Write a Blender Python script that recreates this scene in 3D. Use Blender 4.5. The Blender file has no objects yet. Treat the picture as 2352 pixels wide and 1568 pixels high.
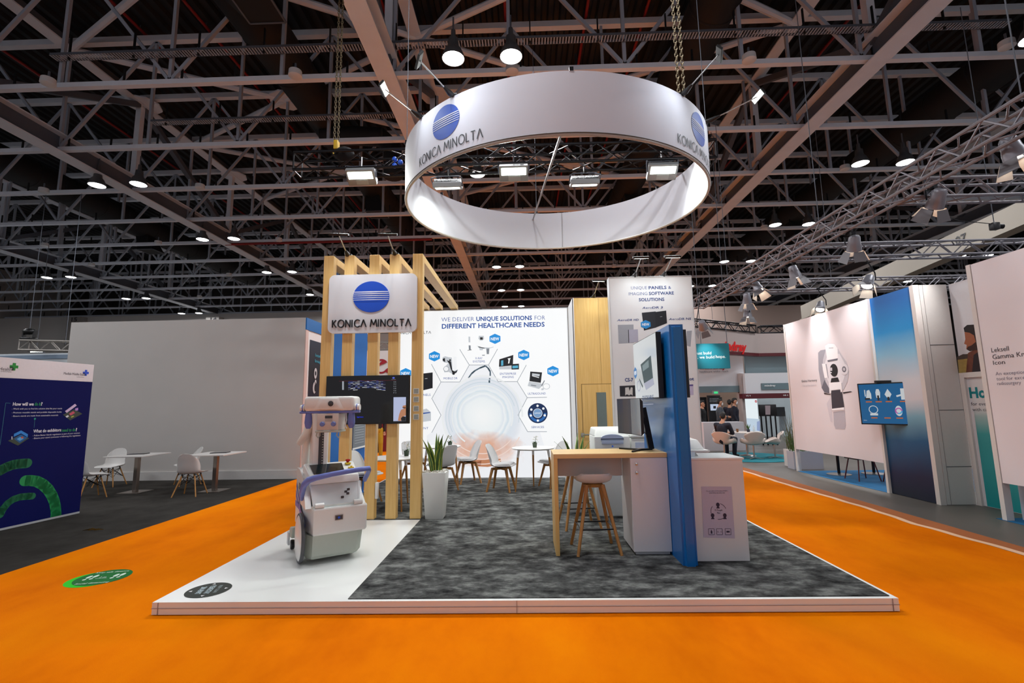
# exhibition hall with a stand of medical imaging equipment
LAMP_W, ARM_W, SIGN_W, PANEL_W, FLOOD_W, SPOT_W, WORLD, EXPO = 135, 26, 12, 11, 46, 240, .5, 0
import bpy, bmesh, math, random
from mathutils import Vector, Matrix, Euler
random.seed(7)
PI = math.pi
SC = bpy.context.scene
COL = SC.collection
def rad(a): return a * PI / 180

# ---------------------------------------------------------------- camera
FPX, CX, CY, EYE = 1094.277, 1176.0, 784.0, 1.65
def cam_axes():
    pitch, roll, yaw = rad(7.62576), rad(-0.92), rad(-1.46864)
    fw = Vector((math.sin(yaw) * math.cos(pitch), math.cos(yaw) * math.cos(pitch), math.sin(pitch)))
    r0 = Vector((math.cos(yaw), -math.sin(yaw), 0)); u0 = r0.cross(fw)
    r = math.cos(roll) * r0 + math.sin(roll) * u0
    u = -math.sin(roll) * r0 + math.cos(roll) * u0
    return r, u, fw
CR, CU, CF = cam_axes()
CAMLOC = Vector((0, 0, EYE))
cam_data = bpy.data.cameras.new('camera'); cam = bpy.data.objects.new('camera', cam_data); COL.objects.link(cam)
cam_data.sensor_fit = 'HORIZONTAL'; cam_data.sensor_width = 36; cam_data.lens = FPX * 36 / 2352
cam_data.clip_start = .05; cam_data.clip_end = 300
m = Matrix((CR, CU, -CF)).transposed().to_4x4(); m.translation = CAMLOC
cam.matrix_world = m
SC.camera = cam
def ray(x, y): return CF * FPX + CR * (x - CX) - CU * (y - CY)
def onz(x, y, z):
    d = ray(x, y); return CAMLOC + d * ((z - EYE) / d.z)
def ony(x, y, Y):
    d = ray(x, y); return CAMLOC + d * (Y / d.y)
def onx(x, y, X):
    d = ray(x, y); return CAMLOC + d * (X / d.x)

# ---------------------------------------------------------------- materials
def lin(h):
    h = h.lstrip('#'); o = []
    for i in (0, 2, 4):
        c = int(h[i:i + 2], 16) / 255
        o.append(c / 12.92 if c <= .04045 else ((c + .055) / 1.055) ** 2.4)
    return (*o, 1)
MATS = {}
def M(name, hexc='#cccccc', rough=.6, metal=0, var=.04, scale=30, emit=0, bump=0, coat=0, alpha=1, trans=0, spec=.5):
    """principled with a little procedural noise in the tone"""
    if name in MATS: return MATS[name]
    mt = bpy.data.materials.new(name); mt.use_nodes = True
    nt = mt.node_tree; b = nt.nodes['Principled BSDF']
    c = lin(hexc)
    b.inputs['Roughness'].default_value = rough; b.inputs['Metallic'].default_value = metal
    b.inputs['Specular IOR Level'].default_value = spec
    if coat: b.inputs['Coat Weight'].default_value = coat
    if alpha < 1: b.inputs['Alpha'].default_value = alpha
    if trans: b.inputs['Transmission Weight'].default_value = trans
    b.inputs['Base Color'].default_value = c
    if var or bump:
        tc = nt.nodes.new('ShaderNodeTexCoord'); nz = nt.nodes.new('ShaderNodeTexNoise')
        nz.inputs['Scale'].default_value = scale; nz.inputs['Detail'].default_value = 3
        nt.links.new(tc.outputs['Object'], nz.inputs['Vector'])
        if var:
            mx = nt.nodes.new('ShaderNodeMix'); mx.data_type = 'RGBA'
            mx.inputs['A'].default_value = (*[min(1, v * (1 - var)) for v in c[:3]], 1)
            mx.inputs['B'].default_value = (*[min(1, v * (1 + var)) for v in c[:3]], 1)
            nt.links.new(nz.outputs['Fac'], mx.inputs['Factor']); nt.links.new(mx.outputs['Result'], b.inputs['Base Color'])
            if emit:
                nt.links.new(mx.outputs['Result'], b.inputs['Emission Color']); nt.links.remove(b.inputs['Base Color'].links[0])
        if bump:
            bp = nt.nodes.new('ShaderNodeBump'); bp.inputs['Strength'].default_value = bump; bp.inputs['Distance'].default_value = .02
            nt.links.new(nz.outputs['Fac'], bp.inputs['Height']); nt.links.new(bp.outputs['Normal'], b.inputs['Normal'])
    if emit:
        b.inputs['Emission Color'].default_value = c; b.inputs['Emission Strength'].default_value = emit
        b.inputs['Base Color'].default_value = (*[v * .1 for v in c[:3]], 1)      # light comes through the film, little off it
    MATS[name] = mt; return mt
def ramp_mat(name, axis, lo, hi, stops, rough=.5, emit=0, wob=0, wobscale=1.5):
    """a printed gradient along one axis of the panel itself"""
    mt = bpy.data.materials.new(name); mt.use_nodes = True
    nt = mt.node_tree; b = nt.nodes['Principled BSDF']; b.inputs['Roughness'].default_value = rough
    tc = nt.nodes.new('ShaderNodeTexCoord'); sx = nt.nodes.new('ShaderNodeSeparateXYZ')
    nt.links.new(tc.outputs['Object'], sx.inputs[0])
    mr = nt.nodes.new('ShaderNodeMapRange'); mr.inputs['From Min'].default_value = lo; mr.inputs['From Max'].default_value = hi
    src = sx.outputs['XYZ'.index(axis)]
    if wob:
        nz = nt.nodes.new('ShaderNodeTexNoise'); nz.inputs['Scale'].default_value = wobscale; nz.inputs['Detail'].default_value = 2
        nt.links.new(tc.outputs['Object'], nz.inputs['Vector'])
        ma = nt.nodes.new('ShaderNodeMath'); ma.operation = 'MULTIPLY_ADD'; ma.inputs[1].default_value = wob
        nt.links.new(nz.outputs['Fac'], ma.inputs[0]); nt.links.new(src, ma.inputs[2]); src = ma.outputs[0]
    nt.links.new(src, mr.inputs['Value'])
    cr = nt.nodes.new('ShaderNodeValToRGB'); e = cr.color_ramp.elements
    e[0].position, e[0].color = stops[0][0], lin(stops[0][1]); e[1].position, e[1].color = stops[-1][0], lin(stops[-1][1])
    for p, h in stops[1:-1]:
        k = e.new(p); k.color = lin(h)
    nt.links.new(mr.outputs[0], cr.inputs[0]); nt.links.new(cr.outputs[0], b.inputs['Base Color'])
    if emit:
        nt.links.new(cr.outputs[0], b.inputs['Emission Color']); b.inputs['Emission Strength'].default_value = emit
    MATS[name] = mt; return mt

# ---------------------------------------------------------------- mesh builder
ROOTM = {}
class MB:
    def __init__(s): s.bm = bmesh.new(); s.mats = []
    def mi(s, mt):
        if mt not in s.mats: s.mats.append(mt)
        return s.mats.index(mt)
    def faces(s, verts, fs, mt):
        vs = [s.bm.verts.new(v) for v in verts]; k = s.mi(mt)
        for f in fs:
            try:
                fc = s.bm.faces.new([vs[i] for i in f]); fc.material_index = k
            except ValueError: pass
        return vs
    def merge(s, b2, mt, mat=None):
        k = s.mi(mt); mp = {}
        for v in b2.verts: mp[v] = s.bm.verts.new(mat @ v.co if mat else v.co)
        for f in b2.faces:
            try:
                fc = s.bm.faces.new([mp[v] for v in f.verts]); fc.material_index = k
            except ValueError: pass
        b2.free()
    def box(s, x0, x1, y0, y1, z0, z1, mt, bev=0, seg=2, mat=None):
        b = bmesh.new()
        v = [b.verts.new(p) for p in ((x0,y0,z0),(x1,y0,z0),(x1,y1,z0),(x0,y1,z0),(x0,y0,z1),(x1,y0,z1),(x1,y1,z1),(x0,y1,z1))]
        for f in ((0,3,2,1),(4,5,6,7),(0,1,5,4),(1,2,6,5),(2,3,7,6),(3,0,4,7)): b.faces.new([v[i] for i in f])
        if bev: bmesh.ops.bevel(b, geom=b.edges[:], offset=bev, segments=seg, affect='EDGES', profile=.5)
        s.merge(b, mt, mat)
    def hexa(s, pts, mt, bev=0, seg=2, mat=None):
        """8 corners: bottom ring then top ring"""
        b = bmesh.new(); v = [b.verts.new(p) for p in pts]
        for f in ((0,3,2,1),(4,5,6,7),(0,1,5,4),(1,2,6,5),(2,3,7,6),(3,0,4,7)): b.faces.new([v[i] for i in f])
        if bev: bmesh.ops.bevel(b, geom=b.edges[:], offset=bev, segments=seg, affect='EDGES', profile=.5)
        s.merge(b, mt, mat)
    def bar(s, p, q, w, h, mt, up=(0, 0, 1), w2=None, h2=None):
        p, q = Vector(p), Vector(q); d = (q - p).normalized(); up = Vector(up)
        if abs(d.dot(up)) > .98: up = Vector((0, 1, 0))
        a = d.cross(up).normalized(); b = a.cross(d)
        w2 = w if w2 is None else w2; h2 = h if h2 is None else h2
        vs = [p + a * (i * w / 2) + b * (j * h / 2) for i, j in ((-1,-1),(1,-1),(1,1),(-1,1))] + \
             [q + a * (i * w2 / 2) + b * (j * h2 / 2) for i, j in ((-1,-1),(1,-1),(1,1),(-1,1))]
        s.faces(vs, ((0,1,2,3),(7,6,5,4),(0,4,5,1),(1,5,6,2),(2,6,7,3),(3,7,4,0)), mt)
    def tube(s, p, q, r, mt, r2=None, n=8):
        s.path([p, q], [r, r if r2 is None else r2], mt, n)
    def path(s, pts, r, mt, n=8, close=False):
        pts = [Vector(p) for p in pts]; N = len(pts)
        rs = r if isinstance(r, (list, tuple)) else [r] * N
        k = s.mi(mt); rings = []; prev = None
        for i, p in enumerate(pts):
            if close: d = pts[(i + 1) % N] - pts[i - 1]
            else: d = pts[min(i + 1, N - 1)] - pts[max(i - 1, 0)]
            d.normalize()
            if prev is None:
                up = Vector((0, 0, 1)) if abs(d.z) < .9 else Vector((1, 0, 0))
                a = d.cross(up).normalized()
            else: a = (prev - d * prev.dot(d)).normalized()
            prev = a; b = d.cross(a)
            rings.append([s.bm.verts.new(p + (a * math.cos(2*PI*j/n) + b * math.sin(2*PI*j/n)) * rs[i]) for j in range(n)])
        for i in range(N if close else N - 1):
            A, B = rings[i], rings[(i + 1) % N]
            for j in range(n):
                f = s.bm.faces.new((A[j], A[(j+1) % n], B[(j+1) % n], B[j])); f.material_index = k
        if not close:
            for R in (rings[0][::-1], rings[-1]):
                f = s.bm.faces.new(R); f.material_index = k
    def lathe(s, prof, mt, n=24, mat=None, cap=True):
        """profile [(r,z)] about z"""
        k = s.mi(mt); rings = []
        for r, z in prof:
            ring = []
            for j in range(n):
                v = Vector((r * math.cos(2*PI*j/n), r * math.sin(2*PI*j/n), z)); ring.append(s.bm.verts.new(mat @ v if mat else v))
            rings.append(ring)
        for A, B in zip(rings, rings[1:]):
            for j in range(n):
                f = s.bm.faces.new((A[j], A[(j+1) % n], B[(j+1) % n], B[j])); f.material_index = k
        if cap:
            for R in (rings[0][::-1], rings[-1]):
                f = s.bm.faces.new(R); f.material_index = k
    def poly(s, pts, mt): s.faces(pts, [range(len(pts))], mt)
    def prism(s, pts, vec, mt):
        n = len(pts); vec = Vector(vec); v = [Vector(p) for p in pts]; v += [p + vec for p in v]
        s.faces(v, [list(range(n))[::-1], list(range(n, 2*n))] + [(i, (i+1) % n, n + (i+1) % n, n + i) for i in range(n)], mt)
    def loft(s, rings, mt, caps=True):
        k = s.mi(mt); R = [[s.bm.verts.new(p) for p in r] for r in rings]; n = len(R[0])
        for A, B in zip(R, R[1:]):
            for j in range(n):
                f = s.bm.faces.new((A[j], A[(j+1) % n], B[(j+1) % n], B[j])); f.material_index = k
        if caps:
            for r in (R[0][::-1], R[-1]):
                f = s.bm.faces.new(r); f.material_index = k
    def grid(s, rows, mt):
        k = s.mi(mt); R = [[s.bm.verts.new(p) for p in r] for r in rows]
        for A, B in zip(R, R[1:]):
            for j in range(len(A) - 1):
                f = s.bm.faces.new((A[j], A[j+1], B[j+1], B[j])); f.material_index = k
    def ball(s, c, r, mt, n=12, sq=(1, 1, 1)):
        b = bmesh.new(); bmesh.ops.create_uvsphere(b, u_segments=n, v_segments=max(6, n * 2 // 3), radius=r)
        s.merge(b, mt, Matrix.Translation(c) @ Matrix.Diagonal((*sq, 1)))
    def build(s, name, parent=None, smooth=True, local=False, fix=True, angle=38):
        me = bpy.data.meshes.new(name)
        if fix: bmesh.ops.recalc_face_normals(s.bm, faces=s.bm.faces[:])
        s.bm.to_mesh(me); s.bm.free()
        for mt in s.mats: me.materials.append(mt)
        if parent is not None and not local: me.transform(ROOTM[parent.name].inverted())
        if smooth:
            me.polygons.foreach_set('use_smooth', [True] * len(me.polygons)); me.set_sharp_from_angle(angle=rad(angle))
        o = bpy.data.objects.new(name, me); COL.objects.link(o)
        ROOTM[o.name] = ROOTM[parent.name] if parent is not None else Matrix()
        if parent is not None: o.parent = parent
        return o
def tag(o, label=None, cat=None, group=None, kind=None):
    for k, v in (('label', label), ('category', cat), ('group', group), ('kind', kind)):
        if v: o[k] = v
    return o
def thing(name, label, cat, loc=(0, 0, 0), rz=0, group=None):
    o = bpy.data.objects.new(name, None); COL.objects.link(o); o.empty_display_size = .1
    o.location = loc; o.rotation_euler = (0, 0, rz)
    ROOTM[o.name] = Matrix.LocRotScale(Vector(loc), Euler((0, 0, rz)), None)
    return tag(o, label, cat, group)
def single(mb, name, label, cat, group=None, kind=None, org=None, **k):
    """one-mesh thing; origin moved to org"""
    o = mb.build(name, **k)
    if org is not None:
        o.data.transform(Matrix.Translation(-Vector(org))); o.location = org
    return tag(o, label, cat, group, kind)
def struct(mb, name, parent=None, **k):
    o = mb.build(name, parent, **k)
    if parent is None: o['kind'] = 'structure'
    return o
def dup(o, loc=None, rz=None, label=None, parent=None, group=None):
    c = o.copy(); COL.objects.link(c)
    if parent is not None: c.parent = parent
    if loc is not None: c.location = loc
    if rz is not None: c.rotation_euler = (0, 0, rz)
    if label: c['label'] = label
    if group: c['group'] = group
    for ch in list(o.children): dup(ch, parent=c)
    return c
# ---------------------------------------------------------------- lettering and flat artwork
TXT = {}
def text_mesh(s, bold=0):
    if (s, bold) in TXT: return TXT[(s, bold)]
    cu = bpy.data.curves.new('t', 'FONT'); cu.body = s; cu.size = 1; cu.offset = bold; cu.resolution_u = 2
    ob = bpy.data.objects.new('t', cu); me = bpy.data.meshes.new_from_object(ob)
    V = [v.co.copy() for v in me.vertices]; F = [tuple(p.vertices) for p in me.polygons]
    bpy.data.objects.remove(ob); bpy.data.curves.remove(cu); bpy.data.meshes.remove(me)
    x0 = min(v.x for v in V); x1 = max(v.x for v in V)
    V = [((v.x - x0), v.y / .729) for v in V]
    TXT[(s, bold)] = (V, F, x1 - x0); return TXT[(s, bold)]
class Plane:
    def __init__(s, O, U, V):
        s.O = Vector(O); s.U = Vector(U).normalized(); s.V = Vector(V).normalized(); s.N = s.U.cross(s.V).normalized()
    def __call__(s, u, v, h): return s.O + s.U * u + s.V * v + s.N * h
    def uv(s, x, y):
        d = ray(x, y); t = (s.O - CAMLOC).dot(s.N) / d.dot(s.N); p = CAMLOC + d * t - s.O
        return (p.dot(s.U), p.dot(s.V))
class Art:
    def __init__(s, mp, mb=None, eps=.002): s.mp = mp; s.mb = mb or MB(); s.eps = eps
    def at(s, x, y): return s.mp.uv(x, y)
    def poly(s, pts, mt, l=1, dep=0):
        a = [s.mp(u, v, s.eps * l) for u, v in pts]
        if dep: s.mb.prism(a, s.mp(pts[0][0], pts[0][1], s.eps * l + dep) - a[0], mt)
        else: s.mb.poly(a, mt)
    def pp(s, px, mt, l=1): s.poly([s.at(*p) for p in px], mt, l)
    def rect(s, u0, v0, u1, v1, mt, l=1, dep=0): s.poly([(u0, v0), (u1, v0), (u1, v1), (u0, v1)], mt, l, dep)
    def disc(s, cu, cv, ru, rv, mt, l=1, n=32, dep=0):
        s.poly([(cu + ru * math.cos(2*PI*i/n), cv + rv * math.sin(2*PI*i/n)) for i in range(n)], mt, l, dep)
    def dome(s, cu, cv, ru, rv, mt, n=24, l=1):
        """ellipse cut into columns so it follows a curved face"""
        xs = [-math.cos(PI * i / n) for i in range(n + 1)]
        for a, b in zip(xs, xs[1:]):
            ha, hb = math.sqrt(max(0, 1 - a*a)), math.sqrt(max(0, 1 - b*b))
            q = [(cu + a*ru, cv - ha*rv), (cu + b*ru, cv - hb*rv), (cu + b*ru, cv + hb*rv), (cu + a*ru, cv + ha*rv)]
            if ha < 1e-6: q = q[:3]
            if hb < 1e-6: q = [q[0], q[1], q[3]]
            s.poly(q, mt, l)
    def arc(s, cu, cv, r, w, a0, a1, mt, l=1, n=24, asp=1):
        for i in range(n):
            t0, t1 = rad(a0 + (a1-a0)*i/n), rad(a0 + (a1-a0)*(i+1)/n)
            s.poly([(cu + (r-w/2)*math.cos(t0)*asp, cv + (r-w/2)*math.sin(t0)), (cu + (r+w/2)*math.cos(t0)*asp, cv + (r+w/2)*math.sin(t0)),
                    (cu + (r+w/2)*math.cos(t1)*asp, cv + (r+w/2)*math.sin(t1)), (cu + (r-w/2)*math.cos(t1)*asp, cv + (r-w/2)*math.sin(t1))], mt, l)
    def line(s, a, b, w, mt, l=1, w2=None, dep=0):
        dx, dy = b[0]-a[0], b[1]-a[1]; L = math.hypot(dx, dy); nx, ny = -dy/L/2, dx/L/2; w2 = w if w2 is None else w2
        s.poly([(a[0]-nx*w, a[1]-ny*w), (b[0]-nx*w2, b[1]-ny*w2), (b[0]+nx*w2, b[1]+ny*w2), (a[0]+nx*w, a[1]+ny*w)], mt, l, dep)
    def text(s, t, u, v, h, mt, l=3, width=None, bold=0, align='L', slant=0, dep=0):
        V, F, w = text_mesh(t, bold); kx = (width / w) if width else h / .729 * 1.0
        off = {'L': 0, 'C': -w*kx/2, 'R': -w*kx}[align]
        P = [s.mp(u + off + x*kx + slant*y*h, v + y*h, s.eps*l) for x, y in V]
        s.mb.faces(P, F, mt)
    def tpx(s, t, a, b, hpx, mt, l=3, bold=0, slant=0):
        """text from baseline pixel a to pixel b of the photo, on this plane"""
        ua, ub = s.at(*a), s.at(*b); h = s.at(a[0], a[1] - hpx)[1] - ua[1]
        s.text(t, ua[0], (ua[1] + ub[1]) / 2 if abs(ua[1]-ub[1]) < h else ua[1], h, mt, l, width=abs(ub[0] - ua[0]), bold=bold, slant=slant)
    GL = {'K': (.62, [[(0,0),(0,1)], [(.55,1),(.14,.55),(.6,0)]]), 'I': (.12, [[(.0,0),(.0,1)]]), 'N': (.78, [[(0,0),(0,1)],[(0,1),(.72,0)],[(.72,0),(.72,1)]]),
          'A': (.86, [[(0,0),(.42,1)],[(.42,1),(.86,0)]]), 'M': (1.06, [[(0,0),(.16,1)],[(.16,1),(.53,.25)],[(.53,.25),(.9,1)],[(.9,1),(1.06,0)]]),
          'L': (.5, [[(0,1),(0,0)],[(0,.05),(.5,.05)]]), 'T': (.7, [[(.35,0),(.35,1)],[(0,.95),(.7,.95)]]),
          'O': (1.02, [[(.51+.49*math.cos(2*PI*i/20), .5+.5*math.sin(2*PI*i/20)) for i in range(21)]]),
          'C': (.8, [[(.51+.5*math.cos(rad(a)), .5+.5*math.sin(rad(a))) for a in range(48, 322, 16)]])}
    def wordmark(s, u, v, width, h, mt, l=2, dep=0, sw=.1):
        word = 'KONICA MINOLTA'; adv = []; x = 0
        for ch in word:
            if ch == ' ': x += .42; continue
            w, st = s.GL[ch]; adv.append((x, st)); x += w + .26
        k = width / (x - .26)
        for x0, st in adv:
            for pl in st:
                for a, b in zip(pl, pl[1:]):
                    s.line((u + (x0+a[0])*k, v + a[1]*h), (u + (x0+b[0])*k, v + b[1]*h), sw*h*1.15, mt, l, dep=dep)
    def emblem(s, cu, cv, ru, rv, blue, white, l=1):
        s.dome(cu, cv, ru, rv, blue, l=l)
        for i, y in enumerate((.30, .18, .05, -.08, -.21)):
            hw = math.sqrt(1 - y*y) * 1.005; n = 8; t = (.062, .05, .042, .038, .036)[i]
            for j in range(n):
                a, b = -1 + 2*j/n, -1 + 2*(j+1)/n
                ta, tb = [t * (1.25 - .5 * abs(c)) * .5 for c in (a, b)]
                s.poly([(cu+a*hw*ru, cv+(y-ta)*rv), (cu+b*hw*ru, cv+(y-tb)*rv), (cu+b*hw*ru, cv+(y+tb)*rv), (cu+a*hw*ru, cv+(y+ta)*rv)], white, l + 1)
    def hexagon(s, cu, cv, r, mt, l=1, asp=1, flat=True):
        s.poly([(cu + r*asp*math.cos(rad(a)), cv + r*math.sin(rad(a))) for a in (range(0, 360, 60) if flat else range(30, 390, 60))], mt, l)
# ================================================================ the hall
def carpet_mat(name, a, b, c, scale, stretch=(1, 1, 1), rough=.95, fine=220, bump=.35):
    mt = bpy.data.materials.new(name); mt.use_nodes = True; nt = mt.node_tree; bs = nt.nodes['Principled BSDF']
    bs.inputs['Roughness'].default_value = rough; bs.inputs['Specular IOR Level'].default_value = .03
    tc = nt.nodes.new('ShaderNodeTexCoord'); mp = nt.nodes.new('ShaderNodeMapping'); mp.inputs['Scale'].default_value = stretch
    nt.links.new(tc.outputs['Object'], mp.inputs[0])
    n1 = nt.nodes.new('ShaderNodeTexNoise'); n1.inputs['Scale'].default_value = scale; n1.inputs['Detail'].default_value = 5; n1.inputs['Roughness'].default_value = .65
    nt.links.new(mp.outputs[0], n1.inputs['Vector'])
    cr = nt.nodes.new('ShaderNodeValToRGB'); e = cr.color_ramp.elements
    e[0].position, e[0].color = .33, lin(a); e[1].position, e[1].color = .68, lin(c); k = e.new(.5); k.color = lin(b)
    nt.links.new(n1.outputs['Fac'], cr.inputs[0]); nt.links.new(cr.outputs[0], bs.inputs['Base Color'])
    n2 = nt.nodes.new('ShaderNodeTexNoise'); n2.inputs['Scale'].default_value = fine; nt.links.new(tc.outputs['Object'], n2.inputs['Vector'])
    bp = nt.nodes.new('ShaderNodeBump'); bp.inputs['Strength'].default_value = bump; bp.inputs['Distance'].default_value = .01
    nt.links.new(n2.outputs['Fac'], bp.inputs['Height']); nt.links.new(bp.outputs[0], bs.inputs['Normal'])
    return mt
orange = carpet_mat('orange_carpet', '#d96a00', '#e87800', '#f08400', .8, (1, .5, 1))
greyfl = carpet_mat('charcoal_carpet', '#34322f', '#3a3835', '#403e3b', 3)
plushc = carpet_mat('mottled_carpet', '#262626', '#525352', '#868885', 4.6, (1, 1.5, 1), fine=90, bump=.6)
concrete = M('grey_floor', '#5d5852', .45, var=.1, scale=2)
white = M('white_paint', '#e9e9e8', .5, var=.015, scale=4)
whiteg = M('white_gloss', '#f0f0ee', .28, var=.01)
steelp = M('painted_steel', '#e0e6f0', .6, var=.1, scale=2)
steelw = M('web_steel', '#a6aebb', .6, var=.12, scale=2)
steeld = M('dark_steel', '#565c66', .6, var=.12, scale=2)
black = M('black_plastic', '#0e0e10', .4, var=.1)
blackm = M('black_metal', '#15151a', .35, .6, var=.1)
chrome = M('brushed_steel', '#b9b9b8', .28, 1, var=.05)
deckm = M('roof_deck', '#15181e', .7, var=.2, scale=.6)
ductm = M('duct_black', '#101012', .75, var=.25, scale=2)
redp = M('red_pipe', '#8c1410', .5, var=.1)
lampw = M('lamp_glow', '#ffffff', .5, var=.001, emit=14)
floodw = M('flood_glow', '#f4fff2', .5, var=.001, emit=14)
lampd = M('lamp_shade', '#55575a', .5, .3, var=.1)
speakw = M('speaker_white', '#d6d8da', .5, var=.03)

mb = MB()
def floor_poly(x0, x1, y0, y1, mt, z=0): mb.poly([(x0, y0, z), (x1, y0, z), (x1, y1, z), (x0, y1, z)], mt)
floor_poly(-5.45, 5.2, -8, 30, orange); floor_poly(-46, -5.45, -8, 46, greyfl); floor_poly(5.5, 40, -8, 46, concrete)
floor_poly(5.2, 5.5, -8, 30, M('carpet_border', '#a8602f', .9, var=.08)); floor_poly(-5.45, 5.5, 30, 46, greyfl)
struct(mb, 'floor', smooth=False)
mb = MB()          # the wavy cable tape along the aisle's right edge
tp = [(5.06, -8), (5.18, 4), (5.26, 5.5), (5.2, 6.19), (5.15, 6.75), (5.21, 7.66), (5.2, 8.71), (5.17, 10.06), (5.2, 11.4), (5.18, 14)]
tl = []
for (x0, y0), (x1, y1) in zip(tp, tp[1:]):
    for i in range(6): t = i / 6; tl.append((x0 + (x1 - x0) * t + .012 * math.sin(9 * (y0 + (y1 - y0) * t)), y0 + (y1 - y0) * t))
mb.grid([[(x - .045, y, .003), (x, y, .006), (x + .045, y, .003)] for x, y in tl], M('pale_tape', '#efc4a0', .6, var=.03))
single(mb, 'floor_tape', 'pale wavy tape strip along the right edge of the orange aisle', 'tape')
# ---- roof
mb = MB(); x = -46; prof = []
while x < 42: prof += [(x, 14.35), (x + .14, 14.35), (x + .2, 14.22), (x + .34, 14.22)]; x += .4
mb.grid([[(a, y, z) for a, z in prof] for y in (-8, 20, 46.3)], deckm)
struct(mb, 'ceiling', smooth=False)
BAYS = [-26.8, -14.9, -3.34, 8.87, 21.5]
TY = [5.24 + 2.93 * i for i in range(14)]
mb = MB()
mb.bar((-46, 0, 10.06), (40, 0, 10.06), .15, .13, steelp); mb.bar((-46, 0, 13.86), (40, 0, 13.86), .2, .2, steelp)
P = 2.93; n = 0; x = -44.2
while x < 38:
    mb.bar((x, 0, 10.1), (x, 0, 13.8), .085, .085, steelw)
    up = n % 2 == 0
    mb.bar((x, 0, 10.1 if up else 13.8), (x + P, 0, 13.8 if up else 10.1), .085, .085, steelw)
    for dx in (.0, 1.4): mb.bar((x + dx + .3, .0, 10.12), (x + dx + .3, .0, 10.5), .05, .03, black)
    x += P; n += 1
tr = struct(mb, 'truss_beam', smooth=False); tr.location = (0, TY[0], 0)
for y in TY[1:]: dup(tr, (0, y, 0))
gb = None
for bx in BAYS:
    if gb is None:
        mb = MB(); mb.box(-.24, .24, -8, 46, 9.9, 9.94, steelp); mb.box(-.02, .02, -8, 46, 9.94, 10.5, steeld); mb.box(-.24, .24, -8, 46, 10.5, 10.54, steelp)
        mb.box(-.2, .2, -8, 46, 13.55, 13.6, steelp); mb.box(-.02, .02, -8, 46, 13.6, 13.95, steeld)
        y = 5.24; i = 0
        while y < 39:
            mb.bar((0, y, 10.5), (0, y, 13.6), .2, .2, steelp)
            mb.bar((0, y, 10.5 if i % 2 else 13.6), (0, y + 5.86, 13.6 if i % 2 else 10.5), .2, .2, steeld)
            y += 5.86; i += 1
        gb = struct(mb, 'girder_beam', smooth=False); gb.location = (bx, 0, 0)
    else: dup(gb, (bx, 0, 0))
# horizontal wind bracing with node plates under the deck
mb = MB()
for (x0, x1) in ((-3.34, 8.87), (-14.9, -3.34)):
    xm = (x0 + x1) / 2
    for y0 in (8.17, 14.03, 19.89):
        for xa, ya, xb, yb in ((x0, y0, xm, y0 + 2.93), (xm, y0 + 2.93, x1, y0 + 5.86), (x0, y0 + 5.86, xm, y0 + 2.93), (xm, y0 + 2.93, x1, y0)):
            mb.tube((xa, ya, 13.62), (xb, yb, 13.62), .11, steelp, n=8)
        for a in (x0 + .1, xm): mb.lathe([(.0, -.03), (.62, -.03), (.62, .03), (0, .03)], steelp, 8, Matrix.Translation((a, y0 + 2.93, 13.6)), cap=False)
struct(mb, 'bracing_beam', smooth=False)
# ---- far walls of the hall
wallm = M('hall_wall', '#d5d2ce', .8, var=.05, scale=.4)
for nm, (x0, x1, y0, y1) in {'wall_back': (-46, 40, 46, 46.3), 'wall_left': (-46.3, -46, -8, 46), 'wall_right': (40, 40.3, -8, 46), 'wall_partition': (-46, -13, 39.6, 39.9)}.items():
    mb = MB(); mb.box(x0, x1, y0, y1, 0, 9.85 if 'part' in nm else 14.36, wallm if nm in ('wall_partition', 'wall_left') else M('hall_wall_dark', '#3a3634', .8, var=.1, scale=.4)); struct(mb, nm, smooth=False)
# ---- ducts
def duct(x, y0, y1, z, r, label, outlets, bend=False):
    t = thing('air_duct', label, 'duct', (x, y0, z - r))
    mb = MB(); mb.tube((x, y0, z), (x, y1, z), r, ductm, n=28)
    y = y0 + 1.5
    while y < y1: mb.lathe([(r + .005, -.04), (r + .02, 0), (r + .005, .04)], ductm, 28, Matrix.Translation((x, y, z)) @ Matrix.Rotation(PI/2, 4, 'X'), cap=False); y += 1.6
    mb.build('pipe', t)
    for oy, s in outlets:
        mb = MB(); mb.hexa([(x + s - .42, oy - .42, z - r - .75), (x + s + .42, oy - .42, z - r - .75), (x + s + .42, oy + .42, z - r - .75), (x + s - .42, oy + .42, z - r - .75),
                            (x - .3, oy - .3, z - r + .2), (x + .3, oy - .3, z - r + .2), (x + .3, oy + .3, z - r + .2), (x - .3, oy + .3, z - r + .2)], ductm)
        for a, b in (((-1, -1), (1, -1)), ((1, -1), (1, 1)), ((1, 1), (-1, 1)), ((-1, 1), (-1, -1))):
            mb.bar((x + s + a[0]*.42, oy + a[1]*.42, z - r - .75), (x + s + b[0]*.42, oy + b[1]*.42, z - r - .75), .04, .03, steeld)
        mb.build('outlet', t)
    return t
DUCT1 = duct(-6.9, 2, 34, 11.9, .62, 'fat black air duct between the slatted tower and the hoist chain', [(9.4, 1.1), (21, .2)])
duct(-20.6, 4, 36, 11.6, .6, 'black air duct above the dark blue panel with square outlets', [(13.4, -.2), (24.5, .4)])
duct(5.2, 2, 34, 12.1, .62, 'black air duct running above the right side of the round ring banner', [(22, .2)])
duct(14.6, 3, 36, 11.7, .62, 'black air duct above the spotlight truss of the white booth', [(9.2, -2.2), (25, .2)])
mb = MB(); mb.path([(-7.0, 15.6, 11.2), (-5.9, 15.6, 11.2), (-4.9, 15.6, 11.1), (-4.5, 15.6, 10.7), (-4.45, 15.6, 9.6)], .33, ductm, 16)
mb.build('branch', DUCT1)
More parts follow.
